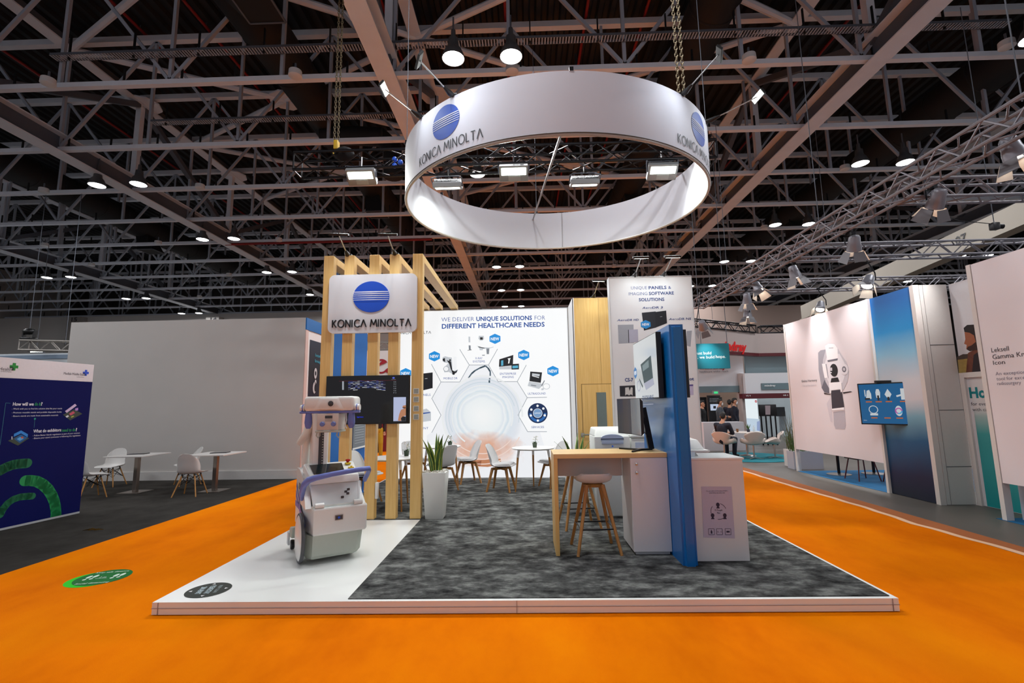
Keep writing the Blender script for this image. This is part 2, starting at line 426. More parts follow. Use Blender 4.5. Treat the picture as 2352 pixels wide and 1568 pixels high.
# ---- red sprinkler pipes
pl = {-24.2: 'above the dark blue panel', -21.9: 'beside the duct above the blue panel', -17.8: 'over the grey booth wall', -12.4: 'left of the hoist chain, outer of two', -10.2: 'left of the hoist chain, inner of two',
      -4.2: 'along the beam left of the round ring', -.4: 'over the left half of the round ring', 2.2: 'over the middle of the round ring', 4.1: 'over the right half of the round ring', 10.9: 'right of the ring beside the big steel beam'}
for x, w in pl.items():
    mb = MB(); mb.tube((x, -4, 14.07), (x, 39.5, 14.07), .05, redp)
    y = 2
    while y < 40: mb.tube((x, y, 14.07), (x, y, 14.219), .02, steeld, n=5); y += 5.9
    single(mb, 'sprinkler_pipe', 'red sprinkler pipe under the roof ' + w, 'pipe', 'red sprinkler pipes', org=(x, 2, 14.07))
mb = MB(); mb.tube((-15, 22.82, 9.937), (-4.5, 22.82, 9.937), .058, redp)
single(mb, 'sprinkler_pipe', 'red pipe crossing sideways above the slatted timber tower', 'pipe', 'red sprinkler pipes', org=(-10, 22.82, 9.937))
# ---- cable trays along the trusses
def tray(x0, x1, y, z, label):
    t = thing('cable_tray', label, 'cable tray', (x0, y, z)); mb = MB()
    for s in (-.11, .11): mb.bar((x0, y + s, z), (x1, y + s, z), .02, .06, steeld)
    x = x0
    while x < x1: mb.bar((x, y - .11, z - .025), (x, y + .11, z - .025), .035, .012, steelw); x += .075
    mb.build('ladder', t, smooth=False)
    x = x0 + .4
    while x < x1:
        mb = MB(); mb.bar((x, y, z - .1), (x, y, z + .6), .03, .05, black); mb.build('hanger', t, smooth=False); x += 1.7
tray(-11.5, -2.4, 13.6, 10.62, 'perforated cable tray on hangers left of the round ring')
tray(-12, 12, 10.9, 10.75, 'thin cable tray along the nearest truss above the round ring')
# ---- high bay lamps
def make_lamp():
    t = thing('bay_lamp', 'x', 'ceiling lamp', (0, 0, 0))
    mb = MB(); mb.lathe([(.07, .52), (.11, .5), (.13, .3), (.19, .22), (.255, .06), (.262, 0), (.25, 0), (.24, .05), (.17, .2), (.1, .26)], lampd, 20, cap=True); mb.build('shade', t)
    mb = MB(); mb.lathe([(.246, .012), (.2, -.012), (.1, -.022), (.001, -.026)], lampw, 20, cap=False); mb.build('diffuser', t)
    mb = MB(); mb.tube((0, 0, .5), (0, 0, .72), .06, lampd, .05); mb.tube((0, 0, .7), (0, 0, 1.05), .02, steeld); mb.build('hanger', t)
    return t
lp = make_lamp(); first = True
cols = [(-27.2, .72, 'far left bay'), (-14.1, .74, 'over the grey booth wall'), (-.83, .66, 'over the round ring banner'), (12.15, .74, 'over the white booth'), (25.2, .74, 'far right bay')]
rows = [(4.35, 'row overhead'), (9.88, 'front row'), (15.4, 'second row'), (20.9, 'third row'), (26.45, 'fourth row'), (32.05, 'fifth row'), (37.5, 'sixth row'), (43.0, 'seventh row')]
area = bpy.data.lights.new('bay_light', 'AREA'); area.shape = 'DISK'; area.size = .46; area.energy = LAMP_W; area.color = (.97, .97, 1)
for ry, rn in rows:
    for cxx, hw, cn in cols:
        for s, sn in ((-1, 'left'), (1, 'right')):
            loc = (cxx + s * hw, ry, 9.5)
            vis = abs(loc[0] / ry) < 1.12 and 9 < ry
            if vis and not (cn == 'over the white booth' and ry < 15):
                lab = f'round bay lamp, {sn} of pair, {rn}, {cn}'
                if first: lp.location = loc; lp['label'] = lab; lp['group'] = 'high bay ceiling lamps'; first = False
                else: dup(lp, loc, label=lab)
            else: dup(lp, loc, label=f'round bay lamp, {sn} of pair, {rn}, {cn}', group='high bay ceiling lamps')
            l = bpy.data.objects.new('bay_light', area); COL.objects.link(l); l.location = (loc[0], loc[1], 9.46)
# ---- white round loudspeakers under the truss chords, at their places on the chords
sp = None
SPK = [((110, 193), 'nearest truss, far left'), ((678, 175), 'nearest truss, left of the hoist chain'), ((100, 441), 'third truss, far left'), ((459, 432), 'third truss, above the lamp pair at left'), ((103, 565), 'fifth truss, far left'),
       ((640, 553), 'fifth truss, left of the slatted tower'), ((363, 560), 'fifth truss, over the grey booth wall'), ((1176, 165), 'nearest truss, under the lamp above the ring'), ((1721, 139), 'nearest truss, right of the ring chain'),
       ((2313, 108), 'nearest truss, top right corner'), ((1941, 389), 'third truss, left of a lamp pair at right'), ((1756, 525), 'fifth truss, right of the ring'), ((1411, 613), 'sixth truss, above the white text tower'), ((210, 610), 'sixth truss, far left'), ((458, 683), 'above the middle of the grey booth wall'), ((526, 633), 'sixth truss, left of the timber tower')]
for (x, y), w in SPK:
    p = onz(x, y, 9.72)
    if sp is None:
        mb = MB(); mb.lathe([(.05, .16), (.15, .14), (.16, 0), (.13, -.02), (0.001, -.02)], speakw, 20); mb.tube((0, 0, .14), (0, 0, .34), .025, steeld)
        sp = single(mb, 'ceiling_speaker', 'round cream loudspeaker hanging under the ' + w, 'loudspeaker', 'round ceiling loudspeakers'); sp.location = p
    else: dup(sp, p, label='round cream loudspeaker hanging ' + ('under the ' if 'truss' in w else '') + w)
# ---- the pale deep beam marked 07 at the right
t = thing('numbered_beam', 'pale deep beam marked 07 crossing the hall above the white booth', 'beam', (16, 12, 8.5))
bm7 = M('pale_beam', '#8f897e', .6, var=.04, scale=1)
a, b = ony(2420, 455, 13.5), ony(1840, 718, 26); mb = MB()
up = Vector((0, 0, 1)); th = Vector((.25, .05, 0))
mb.hexa([a - up*.37, a - up*.37 + th, b - up*.37 + th, b - up*.37, a + up*.37, a + up*.37 + th, b + up*.37 + th, b + up*.37], bm7)
mb.hexa([a - up*.42 - th*.5, a - up*.42 + th*1.5, b - up*.42 + th*1.5, b - up*.42 - th*.5, a - up*.37 - th*.5, a - up*.37 + th*1.5, b - up*.37 + th*1.5, b - up*.37 - th*.5], bm7)
mb.build('web', t, smooth=False)
d = (b - a); d.normalize(); nrm = Vector((d.y, -d.x, 0))
pl7 = Plane(a, -d, (0, 0, 1)); ar = Art(pl7, eps=.01)
uu, vv = pl7.uv(2205, 537); ar.text('07', uu, vv - .12, .3, black, l=2, align='C', width=.42, bold=.02); ar.mb.build('number', t, smooth=False, fix=False)
# ================================================================ the stand
wood = bpy.data.materials.new('pale_wood'); wood.use_nodes = True
def wood_mat(mt, a, b, axis_scale, rough=.45):
    mt.use_nodes = True; nt = mt.node_tree; bs = nt.nodes['Principled BSDF']; bs.inputs['Roughness'].default_value = rough
    tc = nt.nodes.new('ShaderNodeTexCoord'); mp = nt.nodes.new('ShaderNodeMapping'); mp.inputs['Scale'].default_value = axis_scale
    nz = nt.nodes.new('ShaderNodeTexNoise'); nz.inputs['Scale'].default_value = 6; nz.inputs['Detail'].default_value = 6
    nt.links.new(tc.outputs['Object'], mp.inputs[0]); nt.links.new(mp.outputs[0], nz.inputs['Vector'])
    cr = nt.nodes.new('ShaderNodeValToRGB'); e = cr.color_ramp.elements; e[0].position = .3; e[1].position = .72; e[0].color = lin(a); e[1].color = lin(b)
    nt.links.new(nz.outputs['Fac'], cr.inputs[0]); nt.links.new(cr.outputs[0], bs.inputs['Base Color']); return mt
wood_mat(wood, '#deb266', '#ecc680', (7, 7, .35))
woodtop = wood_mat(bpy.data.materials.new('pale_wood_top'), '#dcb67a', '#ebc98f', (.4, 7, 7))
legwood = wood_mat(bpy.data.materials.new('beech_leg'), '#a8733a', '#c08b4c', (9, 9, .8))
blue = M('stand_blue', '#0069b4', .3, var=.02, scale=3, coat=.15)
kblue = M('emblem_blue', '#1450c8', .4, var=.08, scale=2)
ink = M('black_lettering', '#17171a', .5, var=.02)
silver = M('satin_silver', '#c7c9cb', .35, .3, var=.03)
signw = M('sign_white', '#e4e6e8', .4, var=.01)
pure = M('print_white', '#f6f7f8', .6, var=.005)
S = .1
# ---- raised floor
mb = MB(); mb.box(-3.08, 2.90, 4.06, 10.75, 0.005, S, M('stage_white', '#eff1ee', .3, var=.015, scale=1.2))
mb.box(-3.084, 2.904, 4.054, 4.058, .052, .056, M('stage_groove', '#9a8a84', .6))
for x in (-3.03, -.1, 2.85): mb.box(x, x + .003, 4.053, 4.058, .006, .099, M('stage_groove'))
struct(mb, 'floor_platform', smooth=False)
mb = MB(); z = S + .008
top = [(-1.48, 4.1), (2.86, 4.1), (2.86, 10.44), (-3.04, 10.44), (-3.04, 6.84), (-1.48, 6.84)]
mb.prism([(x, y, S) for x, y in top], (0, 0, .008), plushc); struct(mb, 'floor_carpet', smooth=False)
CZ = S + .008
# ---- slatted timber tower
t = thing('timber_tower', 'pale timber slat tower of five posts with rafters behind the big white logo sign', 'tower', (-2.23, 6.9, S))
PX = [(-2.98, -2.833), (-2.667, -2.52), (-2.29, -2.142), (-1.985, -1.837), (-1.64, -1.488)]
for a, b in PX:
    mb = MB(); mb.box(a, b, 6.85, 6.97, S + .008 if a > -2 else S, 3.92, wood, .003, 1); mb.build('post', t, smooth=False)
for a, b in PX:
    mb = MB(); mb.box(a, b, 6.971, 10.62, 3.815, 3.92, wood, .003, 1); mb.build('rafter', t, smooth=False)
mb = MB(); mb.box(-2.14, -2.10, 6.86, 6.93, .38, .60, whiteg, .008)
single(mb, 'power_socket', 'small white socket box low on the third timber post', 'socket', org=(-2.12, 6.9, .4))
q = None
for i, y in enumerate((898, 917, 938, 957)):
    p = ony(956, y, 6.85)
    if q is None:
        mb = MB(); mb.box(-.04, .04, -.004, 0, -.04, .04, M('sticker_frame', '#e8e8e0', .5)); mb.box(-.032, .032, -.0055, -.004, -.032, .032, M('sticker_grey', '#9fa59b', .6, var=.2, scale=60))
        q = single(mb, 'post_sticker', 'square grey sticker on the right timber post, topmost of four', 'sticker', 'square stickers on the right post', smooth=False); q.location = p
    else: dup(q, p, label='square grey sticker on the right timber post, ' + ('second from top', 'third from top', 'lowest of four')[i - 1])
# ---- logo sign
def rrect(x0, x1, z0, z1, r, n=6):
    o = []
    for cx, cz, a in ((x1 - r, z1 - r, 0), (x0 + r, z1 - r, 90), (x0 + r, z0 + r, 180), (x1 - r, z0 + r, 270)):
        o += [(cx + r * math.cos(rad(a + 90*i/n)), cz + r * math.sin(rad(a + 90*i/n))) for i in range(n + 1)]
    return o
t = thing('logo_sign', 'large white rounded sign with blue globe emblem on the timber slat tower', 'sign', (-2.21, 6.8, 2.73))
mb = MB(); mb.prism([(x, 6.80, zz) for x, zz in rrect(-2.868, -1.56, 2.73, 3.606, .085)], (0, .049, 0), signw); mb.build('board', t)
pl = Plane((0, 6.80, 0), (1, 0, 0), (0, 0, 1))
ar = Art(pl, eps=.008); c = ar.at(853, 681.5)
ar2 = Art(pl, eps=.012); ar2.disc(c[0], c[1], .268, .232, kblue, 0, 48, dep=.011); ar2.eps = .0125; ar2.emblem(c[0], c[1], .268, .232, kblue, pure, 1); ar2.mb.build('emblem', t, smooth=False, fix=False)
a, b = ar.at(764, 753), ar.at(944, 748); ar = Art(pl, eps=.001); ar.wordmark(a[0], a[1] + .005, b[0] - a[0], .108, ink, l=1, dep=.018, sw=.105); ar.mb.build('lettering', t, smooth=False)
# ---- tv on the slats
def tv(name, label, w, h, planeO, U, V, dep, build_art, scr='#0a0a0d', bez=.012, emit=.6, group=None):
    pl = Plane(planeO, U, V); t = thing(name, label, 'screen', planeO, 0, group)
    mb = MB(); pts = [pl(-w/2, -h/2, 0), pl(w/2, -h/2, 0), pl(w/2, h/2, 0), pl(-w/2, h/2, 0)]
    mb.hexa([pl(-w/2, -h/2, -dep), pl(w/2, -h/2, -dep), pl(w/2, h/2, -dep), pl(-w/2, h/2, -dep)] + pts, black, .003, 1); mb.build('casing', t, smooth=False)
    ar = Art(pl, eps=.001); ar.rect(-w/2 + bez, -h/2 + bez*1.4, w/2 - bez, h/2 - bez, M('screen_' + scr[1:], scr, .12, var=.001, emit=emit), 1); build_art(ar, t)
    ar.mb.build('screen', t, smooth=False, fix=False); return t, pl
def G(name, h='#ffffff', e=.9): return M(name, h, .5, var=.001, emit=e)
ewhite = G('glow_white', '#f4f6f8'); eblue = G('glow_blue', '#1c9ae6'); enavy = G('glow_navy', '#2a55a0'); egrey = G('glow_grey', '#9aa0a8'); edark = G('glow_dark', '#23262c', .5); eviolet = G('glow_violet', '#5566d8'); eskin = G('glow_skin', '#c98b68', .7)
def art_tv(ar, t):
    r = random.Random(3)
    ar.pp([(786, 875), (790, 875), (790, 895), (786, 895)], egrey, 2)
    ar.rect(*ar.at(779, 874.6), *ar.at(911, 873.4), G('glow_red', '#6a2030', .4), 2)
    edim = G('glow_dimviolet', '#23284e', .6); ar.pp([(800, 875), (886, 874.5), (886, 892), (864, 888), (843, 890), (822, 888), (800, 892)], G('glow_scan', '#10142c', .5), 2)
    for j in range(22):     # the scan: pale echo lines in a fan
        y0 = 875 + j * .8; pts = []; ph = r.uniform(0, 6)
        for i in range(17):
            x = 800 + i * 5.35; k = (x - 843) / 44; pts.append((x, y0 + (.6 + j * .1) * (abs(k) ** 1.5) + .9 * math.sin(i * .8 + ph) - (.09 * j) * math.cos(k * 3)))
        for i, (a, b) in enumerate(zip(pts, pts[1:])):
            if r.random() < .78: ar.line(ar.at(*a), ar.at(*b), r.uniform(.0008, .0032), (ewhite, eviolet, edim, egrey, enavy, edim)[r.randrange(6)], 3 + (i + j) % 3)
    for s, x, y in (('Supinator', 811, 896), ('Cubitale', 865, 895)): ar.tpx(s, (x, y), (x + 11, y), 2.6, ewhite)
    for i in range(6): ar.tpx(('42 Hz', 'MI 0.9', 'D 25', 'G 48', '65 dB', 'P 3')[i], (904, 878 + i * 5), (910, 878 + i * 5), 2.6, egrey)
    c = ar.at(904, 867.5); ar.disc(c[0], c[1], .018, .012, eviolet, 2, 16); ar.tpx('KONICA MINOLTA', (899, 871.8), (909, 871.8), 1.4, egrey)
    ar.pp([(904, 912), (932.5, 911.5), (932, 966.5), (903.5, 967)], G('glow_bluewhite', '#b9c3e4', .8), 2)
    ar.pp([(932.4, 930), (926, 931), (924, 936), (928, 938), (921, 941), (917, 951), (914, 966), (921, 966.6), (924, 958), (929, 955), (932.2, 954)], eskin, 3)
    ar.pp([(922, 966.5), (921, 960), (925, 956), (932, 956.5), (932, 966.4)], edark, 4)
    ar.pp([(924, 936), (928, 934), (932, 935), (932, 937), (928, 938)], G('glow_rust', '#7d4a30', .5), 4)
    ar.tpx('ligament', (820, 959), (835, 958), 3, G('glow_royal', '#2340ff', 1))
tv('wall_tv', 'black television with ultrasound picture mounted on the timber slats', 1.205, .69, (-2.252, 6.79, 1.762), (1, 0, 0), (0, 0, 1), .058, art_tv, '#08080c', emit=.3)
# ---- back lightbox wall
lm = bpy.data.materials.new('lightbox_art'); lm.use_nodes = True; nt = lm.node_tree; bs = nt.nodes['Principled BSDF']
tc = nt.nodes.new('ShaderNodeTexCoord')
def node(t_, **kw):
    n = nt.nodes.new(t_)
    for k, v in kw.items(): setattr(n, k, v)
    return n
mp = node('ShaderNodeMapping'); mp.inputs['Location'].default_value = (.93, 0, -1.42); nt.links.new(tc.outputs['Object'], mp.inputs[0])   # centre of the rings
ln = node('ShaderNodeVectorMath', operation='LENGTH'); nt.links.new(mp.outputs[0], ln.inputs[0])
nz = node('ShaderNodeTexNoise'); nz.inputs['Scale'].default_value = 1.7; nz.inputs['Detail'].default_value = 3; nt.links.new(mp.outputs[0], nz.inputs['Vector'])
ad = node('ShaderNodeMath', operation='MULTIPLY_ADD'); ad.inputs[1].default_value = .22; nt.links.new(nz.outputs['Fac'], ad.inputs[0]); nt.links.new(ln.outputs['Value'], ad.inputs[2])
cr = node('ShaderNodeValToRGB'); e = cr.color_ramp.elements; e[0].position = .18; e[0].color = lin('#f8fafa'); e[1].position = 1; e[1].color = lin('#f4f6fa')
for p_, h_ in ((.5, '#eef4f6'), (.56, '#e2eaf1'), (.6, '#f2f6f8'), (.66, '#d3e2ec'), (.7, '#eef3f6'), (.78, '#dde6ef'), (.9, '#e3e8f0')): k = e.new(p_); k.color = lin(h_)
nt.links.new(ad.outputs[0], cr.inputs[0])
# the blurred hand low in the picture
mp2 = node('ShaderNodeMapping'); mp2.inputs['Location'].default_value = (.40, 0, -1.35); mp2.inputs['Scale'].default_value = (.72, 1, 1.7); mp2.inputs['Rotation'].default_value = (0, .22, 0); nt.links.new(tc.outputs['Object'], mp2.inputs[0])
l2 = node('ShaderNodeVectorMath', operation='LENGTH'); nt.links.new(mp2.outputs[0], l2.inputs[0])
n2 = node('ShaderNodeTexNoise'); n2.inputs['Scale'].default_value = 3.2; n2.inputs['Detail'].default_value = 3; nt.links.new(tc.outputs['Object'], n2.inputs['Vector'])
a2 = node('ShaderNodeMath', operation='MULTIPLY_ADD'); a2.inputs[1].default_value = .8; nt.links.new(n2.outputs['Fac'], a2.inputs[0]); nt.links.new(l2.outputs['Value'], a2.inputs[2])
r2 = node('ShaderNodeMapRange'); r2.inputs['From Min'].default_value = .62; r2.inputs['From Max'].default_value = 1.08; r2.inputs['To Min'].default_value = 1; r2.inputs['To Max'].default_value = 0; nt.links.new(a2.outputs[0], r2.inputs['Value'])
mx = node('ShaderNodeMix', data_type='RGBA'); nt.links.new(r2.outputs[0], mx.inputs['Factor']); nt.links.new(cr.outputs[0], mx.inputs['A']); mx.inputs['B'].default_value = lin('#e0ab90')
bs.inputs['Base Color'].default_value = (.08, .08, .08, 1); nt.links.new(mx.outputs['Result'], bs.inputs['Emission Color']); bs.inputs['Emission Strength'].default_value = .88
t = thing('lightbox_wall', 'bright backlit graphic wall of hexagons and healthcare products behind the chairs', 'lightbox', (0, 10.46, 0))
LY = 10.46
mb = MB(); mb.box(-2.94, .985, LY, LY + .24, S, 3.795, silver); mb.build('frame', t, smooth=False)
pl = Plane((0, LY, 0), (1, 0, 0), (0, 0, 1))
lw = M('lightbox_white', '#fbfcfd', .6, var=.004, scale=.5, emit=.9); lcard = M('lightbox_card', '#f9fafb', .6, var=.004, emit=.84)
ar = Art(pl, eps=.002)
ar.rect(-2.92, S + .03, .965, 3.775, lw, 1)
ar.poly([ar.at(*p) for p in [(1078, 838), (1122, 838), (1144, 876), (1188, 876), (1211, 913), (1190, 953), (1212, 991), (1240, 991), (1255, 1040), (1262, 1096), (1040, 1096), (985, 1060), (980, 1000), (990, 993), (1013, 953), (992, 915), (1013, 877), (1056, 877)]], lm, 2)
for (a, b) in (((1078, 838), (1056, 877)), ((1056, 877), (1013, 877)), ((1013, 877), (992, 915)), ((992, 915), (1013, 953)), ((1013, 953), (992, 993)), ((1078, 838), (1122, 838)), ((1122, 838), (1144, 876)), ((1144, 876), (1188, 876)), ((1188, 876), (1211, 913)), ((1211, 913), (1190, 953)), ((1190, 953), (1212, 991)), ((1212, 991), (1256, 991)),
               ((1078, 838), (1056, 802)), ((1122, 838), (1143, 801)), ((1188, 876), (1209, 838)), ((1013, 877), (991, 836)), ((1211, 913), (1256, 912))):
    ar.line(ar.at(*a), ar.at(*b), .012, egrey, 3)
navy = G('glow_navytext', '#2450a8', .75); nvb = G('glow_navybold', '#134fa6', .75); hexb = G('glow_hexblue', '#1693e2', .85)
def W(t_, a, b, h, mt=navy, bold=0, slant=0): ar.tpx(t_, a, b, h, mt, 5, bold, slant)
W('WE DELIVER', (1014, 738.5), (1089, 737), 10, navy, -.01); W('UNIQUE SOLUTIONS', (1094, 737), (1222, 734.5), 10, nvb, .025); W('FOR', (1228, 734.5), (1252, 734), 10, navy, -.01)
W('DIFFERENT HEALTHCARE NEEDS', (1015, 754), (1251, 750.5), 11, nvb, .022)
a, b = ar.at(909, 767.5), ar.at(990, 767); ar.wordmark(a[0], a[1], b[0] - a[0], .055, edark, 4, sw=.15)
for x, y in ((1137, 778), (1203, 815), (1270, 852), (998, 818), (932, 857)):
    u, v = ar.at(x, y); ar.hexagon(u, v, .115, hexb, 5, 1.22, False); ar.text('NEW', u, v - .034, .068, ewhite, 6, .19, .03, 'C')
for s, x, y, w in (('X-RAY', 1100, 825, 17), ('SYSTEMS', 1100, 832.5, 28), ('MOBILE DR', 1035, 871, 32), ('ENTERPRISE', 1167, 860.5, 37), ('IMAGING', 1167, 868, 26), ('ULTRASOUND', 1233, 906, 41), ('SERVICES', 1235, 983, 29), ('PANELS', 976, 909, 26), ('PRINT', 973, 985.5, 22)):
    W(s, (x - w / 2, y), (x + w / 2, y - .3), 5, navy, 0)
def P(pts, mt, l=5): ar.poly([ar.at(*p) for p in pts], mt, l)
lg = G('glow_lightgrey', '#cfd4da', .8); mg = G('glow_midgrey', '#8d949d', .7); cy = G('glow_cyan', '#58b4d6', .8)
# xray tower and table
P([(1076, 773), (1080, 773), (1080.5, 786), (1076.5, 786)], lg); P([(1076.5, 793), (1081, 793), (1081.5, 803), (1077, 803)], mg); P([(1074, 805), (1084, 803.5), (1083, 802.5), (1074, 804)], edark)
P([(1100, 771), (1111, 771), (1112, 778), (1108, 782), (1103, 782), (1099, 778)], lg); P([(1102.5, 774.5), (1109, 774.5), (1109, 780), (1103, 780)], edark, 6)
P([(1095, 793), (1101, 797), (1126, 798), (1134, 796), (1133, 797.5), (1121, 801), (1101, 800)], lg); P([(1098, 795), (1113, 799), (1113, 800.5), (1100, 797.5)], edark, 6); P([(1101, 799), (1110, 800), (1109, 804), (1102, 804)], lg); P([(1117, 800), (1124, 800), (1123, 813), (1118, 813)], mg); P([(1107, 815), (1114, 814.5), (1113, 816.5), (1108, 816.5)], mg)
# mobile unit
P([(1017, 820), (1023, 818), (1030, 820), (1038, 821), (1040, 853), (1046, 850), (1052, 848), (1049, 856), (1042, 860), (1031, 854), (1021, 855), (1018, 846), (1026, 838), (1030, 834), (1020, 832), (1016, 828)], lg); P([(1026, 827), (1036, 830), (1039, 850), (1045, 853), (1052, 849), (1048, 856), (1040, 858), (1035, 846), (1032, 835)], edark, 6); P([(1042, 819), (1049, 819), (1049, 850), (1041, 850)], ewhite, 7)
u, v = ar.at(1025, 847); ar.disc(u, v, .055, .055, ewhite, 8, 20); ar.arc(u, v, .055, .008, 0, 360, mg, 9); u, v = ar.at(1042, 858); ar.disc(u, v, .03, .025, edark, 8, 14); u, v = ar.at(1034, 827); ar.disc(u, v, .022, .022, edark, 9, 12)
P([(1017, 824), (1022, 822), (1023, 831), (1018, 829)], edark, 8)
# imaging screens
P([(1147, 825), (1179, 815), (1178, 839), (1146, 842)], edark); P([(1151, 828), (1156, 827), (1156, 839), (1151, 840)], cy, 6); P([(1166, 823), (1173, 822), (1171, 827), (1170, 834), (1167, 835), (1168, 827)], ewhite, 6)
P([(1147, 842), (1176, 840), (1178, 848), (1147, 848)], lg, 5); P([(1175, 836), (1192, 835), (1192, 848), (1175, 848.5)], edark, 6); P([(1177, 840), (1190, 839), (1190, 845), (1177, 846)], cy, 7)
# ultrasound laptop
P([(1218, 853), (1245, 855), (1242, 879), (1216, 875)], edark); P([(1222, 857), (1240, 859), (1239, 864), (1222, 862)], lg, 6); P([(1222, 862), (1238, 866), (1238, 868), (1222, 863.5)], ewhite, 7)
P([(1215, 876), (1242, 880), (1247, 884), (1238, 893), (1212, 886)], lg, 6); P([(1220, 883), (1232, 885), (1231, 887), (1219, 885)], mg, 7); u, v = ar.at(1255, 887); ar.arc(u, v, .06, .012, 0, 360, lg, 6, 20, 1.2); P([(1243, 885), (1250, 873), (1251.5, 874), (1245, 887)], mg, 8); P([(1243, 892), (1249, 891), (1249, 895), (1244, 896)], lg, 8)
# services disc
u, v = ar.at(1235, 948.5); ar.disc(u, v, .215, .215, G('glow_discnavy', '#12305f', .7), 5, 40); ar.arc(u, v, .16, .05, 180, 360, G('glow_discblue', '#2a6db8', .8), 6); ar.disc(u, v, .095, .095, G('glow_disccentre', '#7da4d0', .8), 7, 28); ar.arc(u, v, .097, .008, 0, 360, ewhite, 8)
ar.text('SUPPORT', u, v - .014, .028, ewhite, 9, .14, .01, 'C')
for a_ in (90, 38, -18, -90, 198, 150): ar.disc(u + .158*math.cos(rad(a_)), v + .158*math.sin(rad(a_)), .026, .026, ewhite, 9, 12)
# panel and printer at the left
P([(968, 858), (994, 855), (994, 891), (968, 897)], edark); P([(976, 869), (982, 868.5), (982, 869.5), (976, 870)], lg, 6)
P([(968, 941), (980, 938), (990, 946), (990, 966), (968, 969)], lg); P([(968, 948), (988, 946), (988, 948), (968, 951)], navy, 6)
P([(1082, 1058), (1108, 1054), (1150, 1053), (1152, 1066), (1120, 1072), (1090, 1070)], G('glow_sienna', '#c98862', .8), 3); P([(1096, 1060), (1106, 1057), (1104, 1069), (1096, 1068)], G('glow_umber', '#a8684a', .7), 4)
for rr_, a0_, a1_ in ((.80, 225, 320), (.92, 215, 330), (1.02, 230, 310)): ar.arc(*ar.at(1108, 955), rr_, .02, a0_, a1_, G('glow_haze', '#f3dcd2', .85), 4, 30)
# arch of the scanner
for pts in ([(1076, 868), (1083, 858), (1091, 851), (1102, 845), (1115, 840)], [(1115, 840), (1121, 845), (1126, 853), (1126, 863)], [(1125, 868), (1124, 874), (1124, 879)]):
    for i, (p_, q_) in enumerate(zip(pts, pts[1:])): ar.line(ar.at(*p_), ar.at(*q_), (.03, .035)[i % 2], (G('glow_slate', '#566f80', .6), G('glow_slate2', '#3a5566', .6))[i % 2], 3)
for i, (rr, ww, h_) in enumerate(((.66, .03, '#f4f8fa'), (.8, .02, '#dbe6ee'), (.87, .035, '#f7fafb'), (.52, .02, '#eef4f7'), (.73, .012, '#cfdfe9'))):
    u, v = ar.at(1108, 955); ar.arc(u, v, rr, ww, -20 + 9*i, 235 - 7*i, G('glow_ring%d' % i, h_, .8), 3, 40)
ar.mb.build('graphic', t, smooth=False, fix=False)
# ---- timber store room with a door
t = thing('store_cabin', 'pale timber cabin with a glazed door right of the backlit wall', 'cabin', (1.9, 9.53, S))
mb = MB(); mb.box(1.002, 2.88, 9.53, 10.7, S, 3.79, wood); mb.build('shell', t, smooth=False)
mb = MB(); mb.box(.99, 1.0015, 9.5, 10.45, S, 3.79, white); mb.box(.99, 1.02, 9.5, 9.529, S, 3.79, white); mb.build('corner_strip', t, smooth=False)
fy = 9.53
d0, d1 = ony(1336, 883, fy), ony(1404, 883, fy)
mb = MB(); zt = d0.z
for x in (1.52,): mb.box(x, x + .004, fy - .002, fy - .0005, zt, 3.79, M('wood_gap', '#8a6a3c', .7))
mb.box(d0.x - .012, d0.x, fy - .004, fy - .0005, S, zt, M('wood_gap')); mb.box(d0.x - .012, d0.x + .92, fy - .004, fy - .0005, zt, zt + .012, M('wood_gap')); mb.build('door_joint', t, smooth=False)
mb = MB(); mb.box(d0.x, d0.x + .9, fy - .012, fy - .0005, S + .01, zt, wood); dr = mb.build('door', t, smooth=False)
g0, g1 = ony(1370, 901, fy), ony(1393, 992, fy); mb = MB()
mb.box(g0.x, g1.x + .02, fy - .0145, fy - .0125, g1.z, g0.z, M('door_glass', '#6f7f80', .12, var=.05)); mb.box(g0.x - .012, g0.x, fy - .016, fy - .0125, g1.z, g0.z, M('wood_gap')); mb.build('pane', dr, smooth=False)
h = ony(1345, 997.5, fy); mb = MB(); mb.tube((h.x - .06, fy - .07, h.z), (h.x + .11, fy - .07, h.z), .016, chrome); mb.tube((h.x - .05, fy - .012, h.z), (h.x - .05, fy - .07, h.z), .014, chrome); mb.box(h.x - .09, h.x - .02, fy - .02, fy - .0125, h.z - .05, h.z + .03, chrome, .004); mb.build('handle', dr)
# ---- white text tower
t = thing('text_tower', 'tall white panel printed with panels and imaging software, behind the blue divider', 'display panel', (2.17, 8, S))
bmb = MB(); bmb.box(1.475, 2.868, 8.0, 8.16, S + .008, 3.79, white)
mb = MB(); mb.box(1.468, 1.4745, 7.99, 8.17, S + .008, 3.797, silver); mb.box(2.8685, 2.875, 7.99, 8.17, S + .008, 3.797, silver); mb.box(1.468, 2.875, 7.99, 8.17, 3.7905, 3.80, silver); mb.build('frame', t, smooth=False)
pl = Plane((0, 8.0, 0), (1, 0, 0), (0, 0, 1)); ar = Art(pl, bmb, eps=.0007)
pnavy = M('print_navy', '#1c4890', .6); pbold = M('print_navybold', '#0e3a7c', .6); pdark = M('print_dark', '#26282e', .5); pgrey = M('print_grey', '#a7abb2', .6); pmid = M('print_midgrey', '#7d828a', .6); pblue = M('print_blue', '#2390d6', .6)
def W(t_, a, b, h, mt=pnavy, bold=0, slant=0): ar.tpx(t_, a, b, h, mt, 3, bold, slant)
W('UNIQUE', (1449.5, 664.5), (1486, 664), 7.4, pnavy, -.012); W('PANELS', (1490, 664), (1531, 663.5), 7.4, pbold, .02); W('&', (1535, 663.5), (1541.5, 663), 7, pnavy)
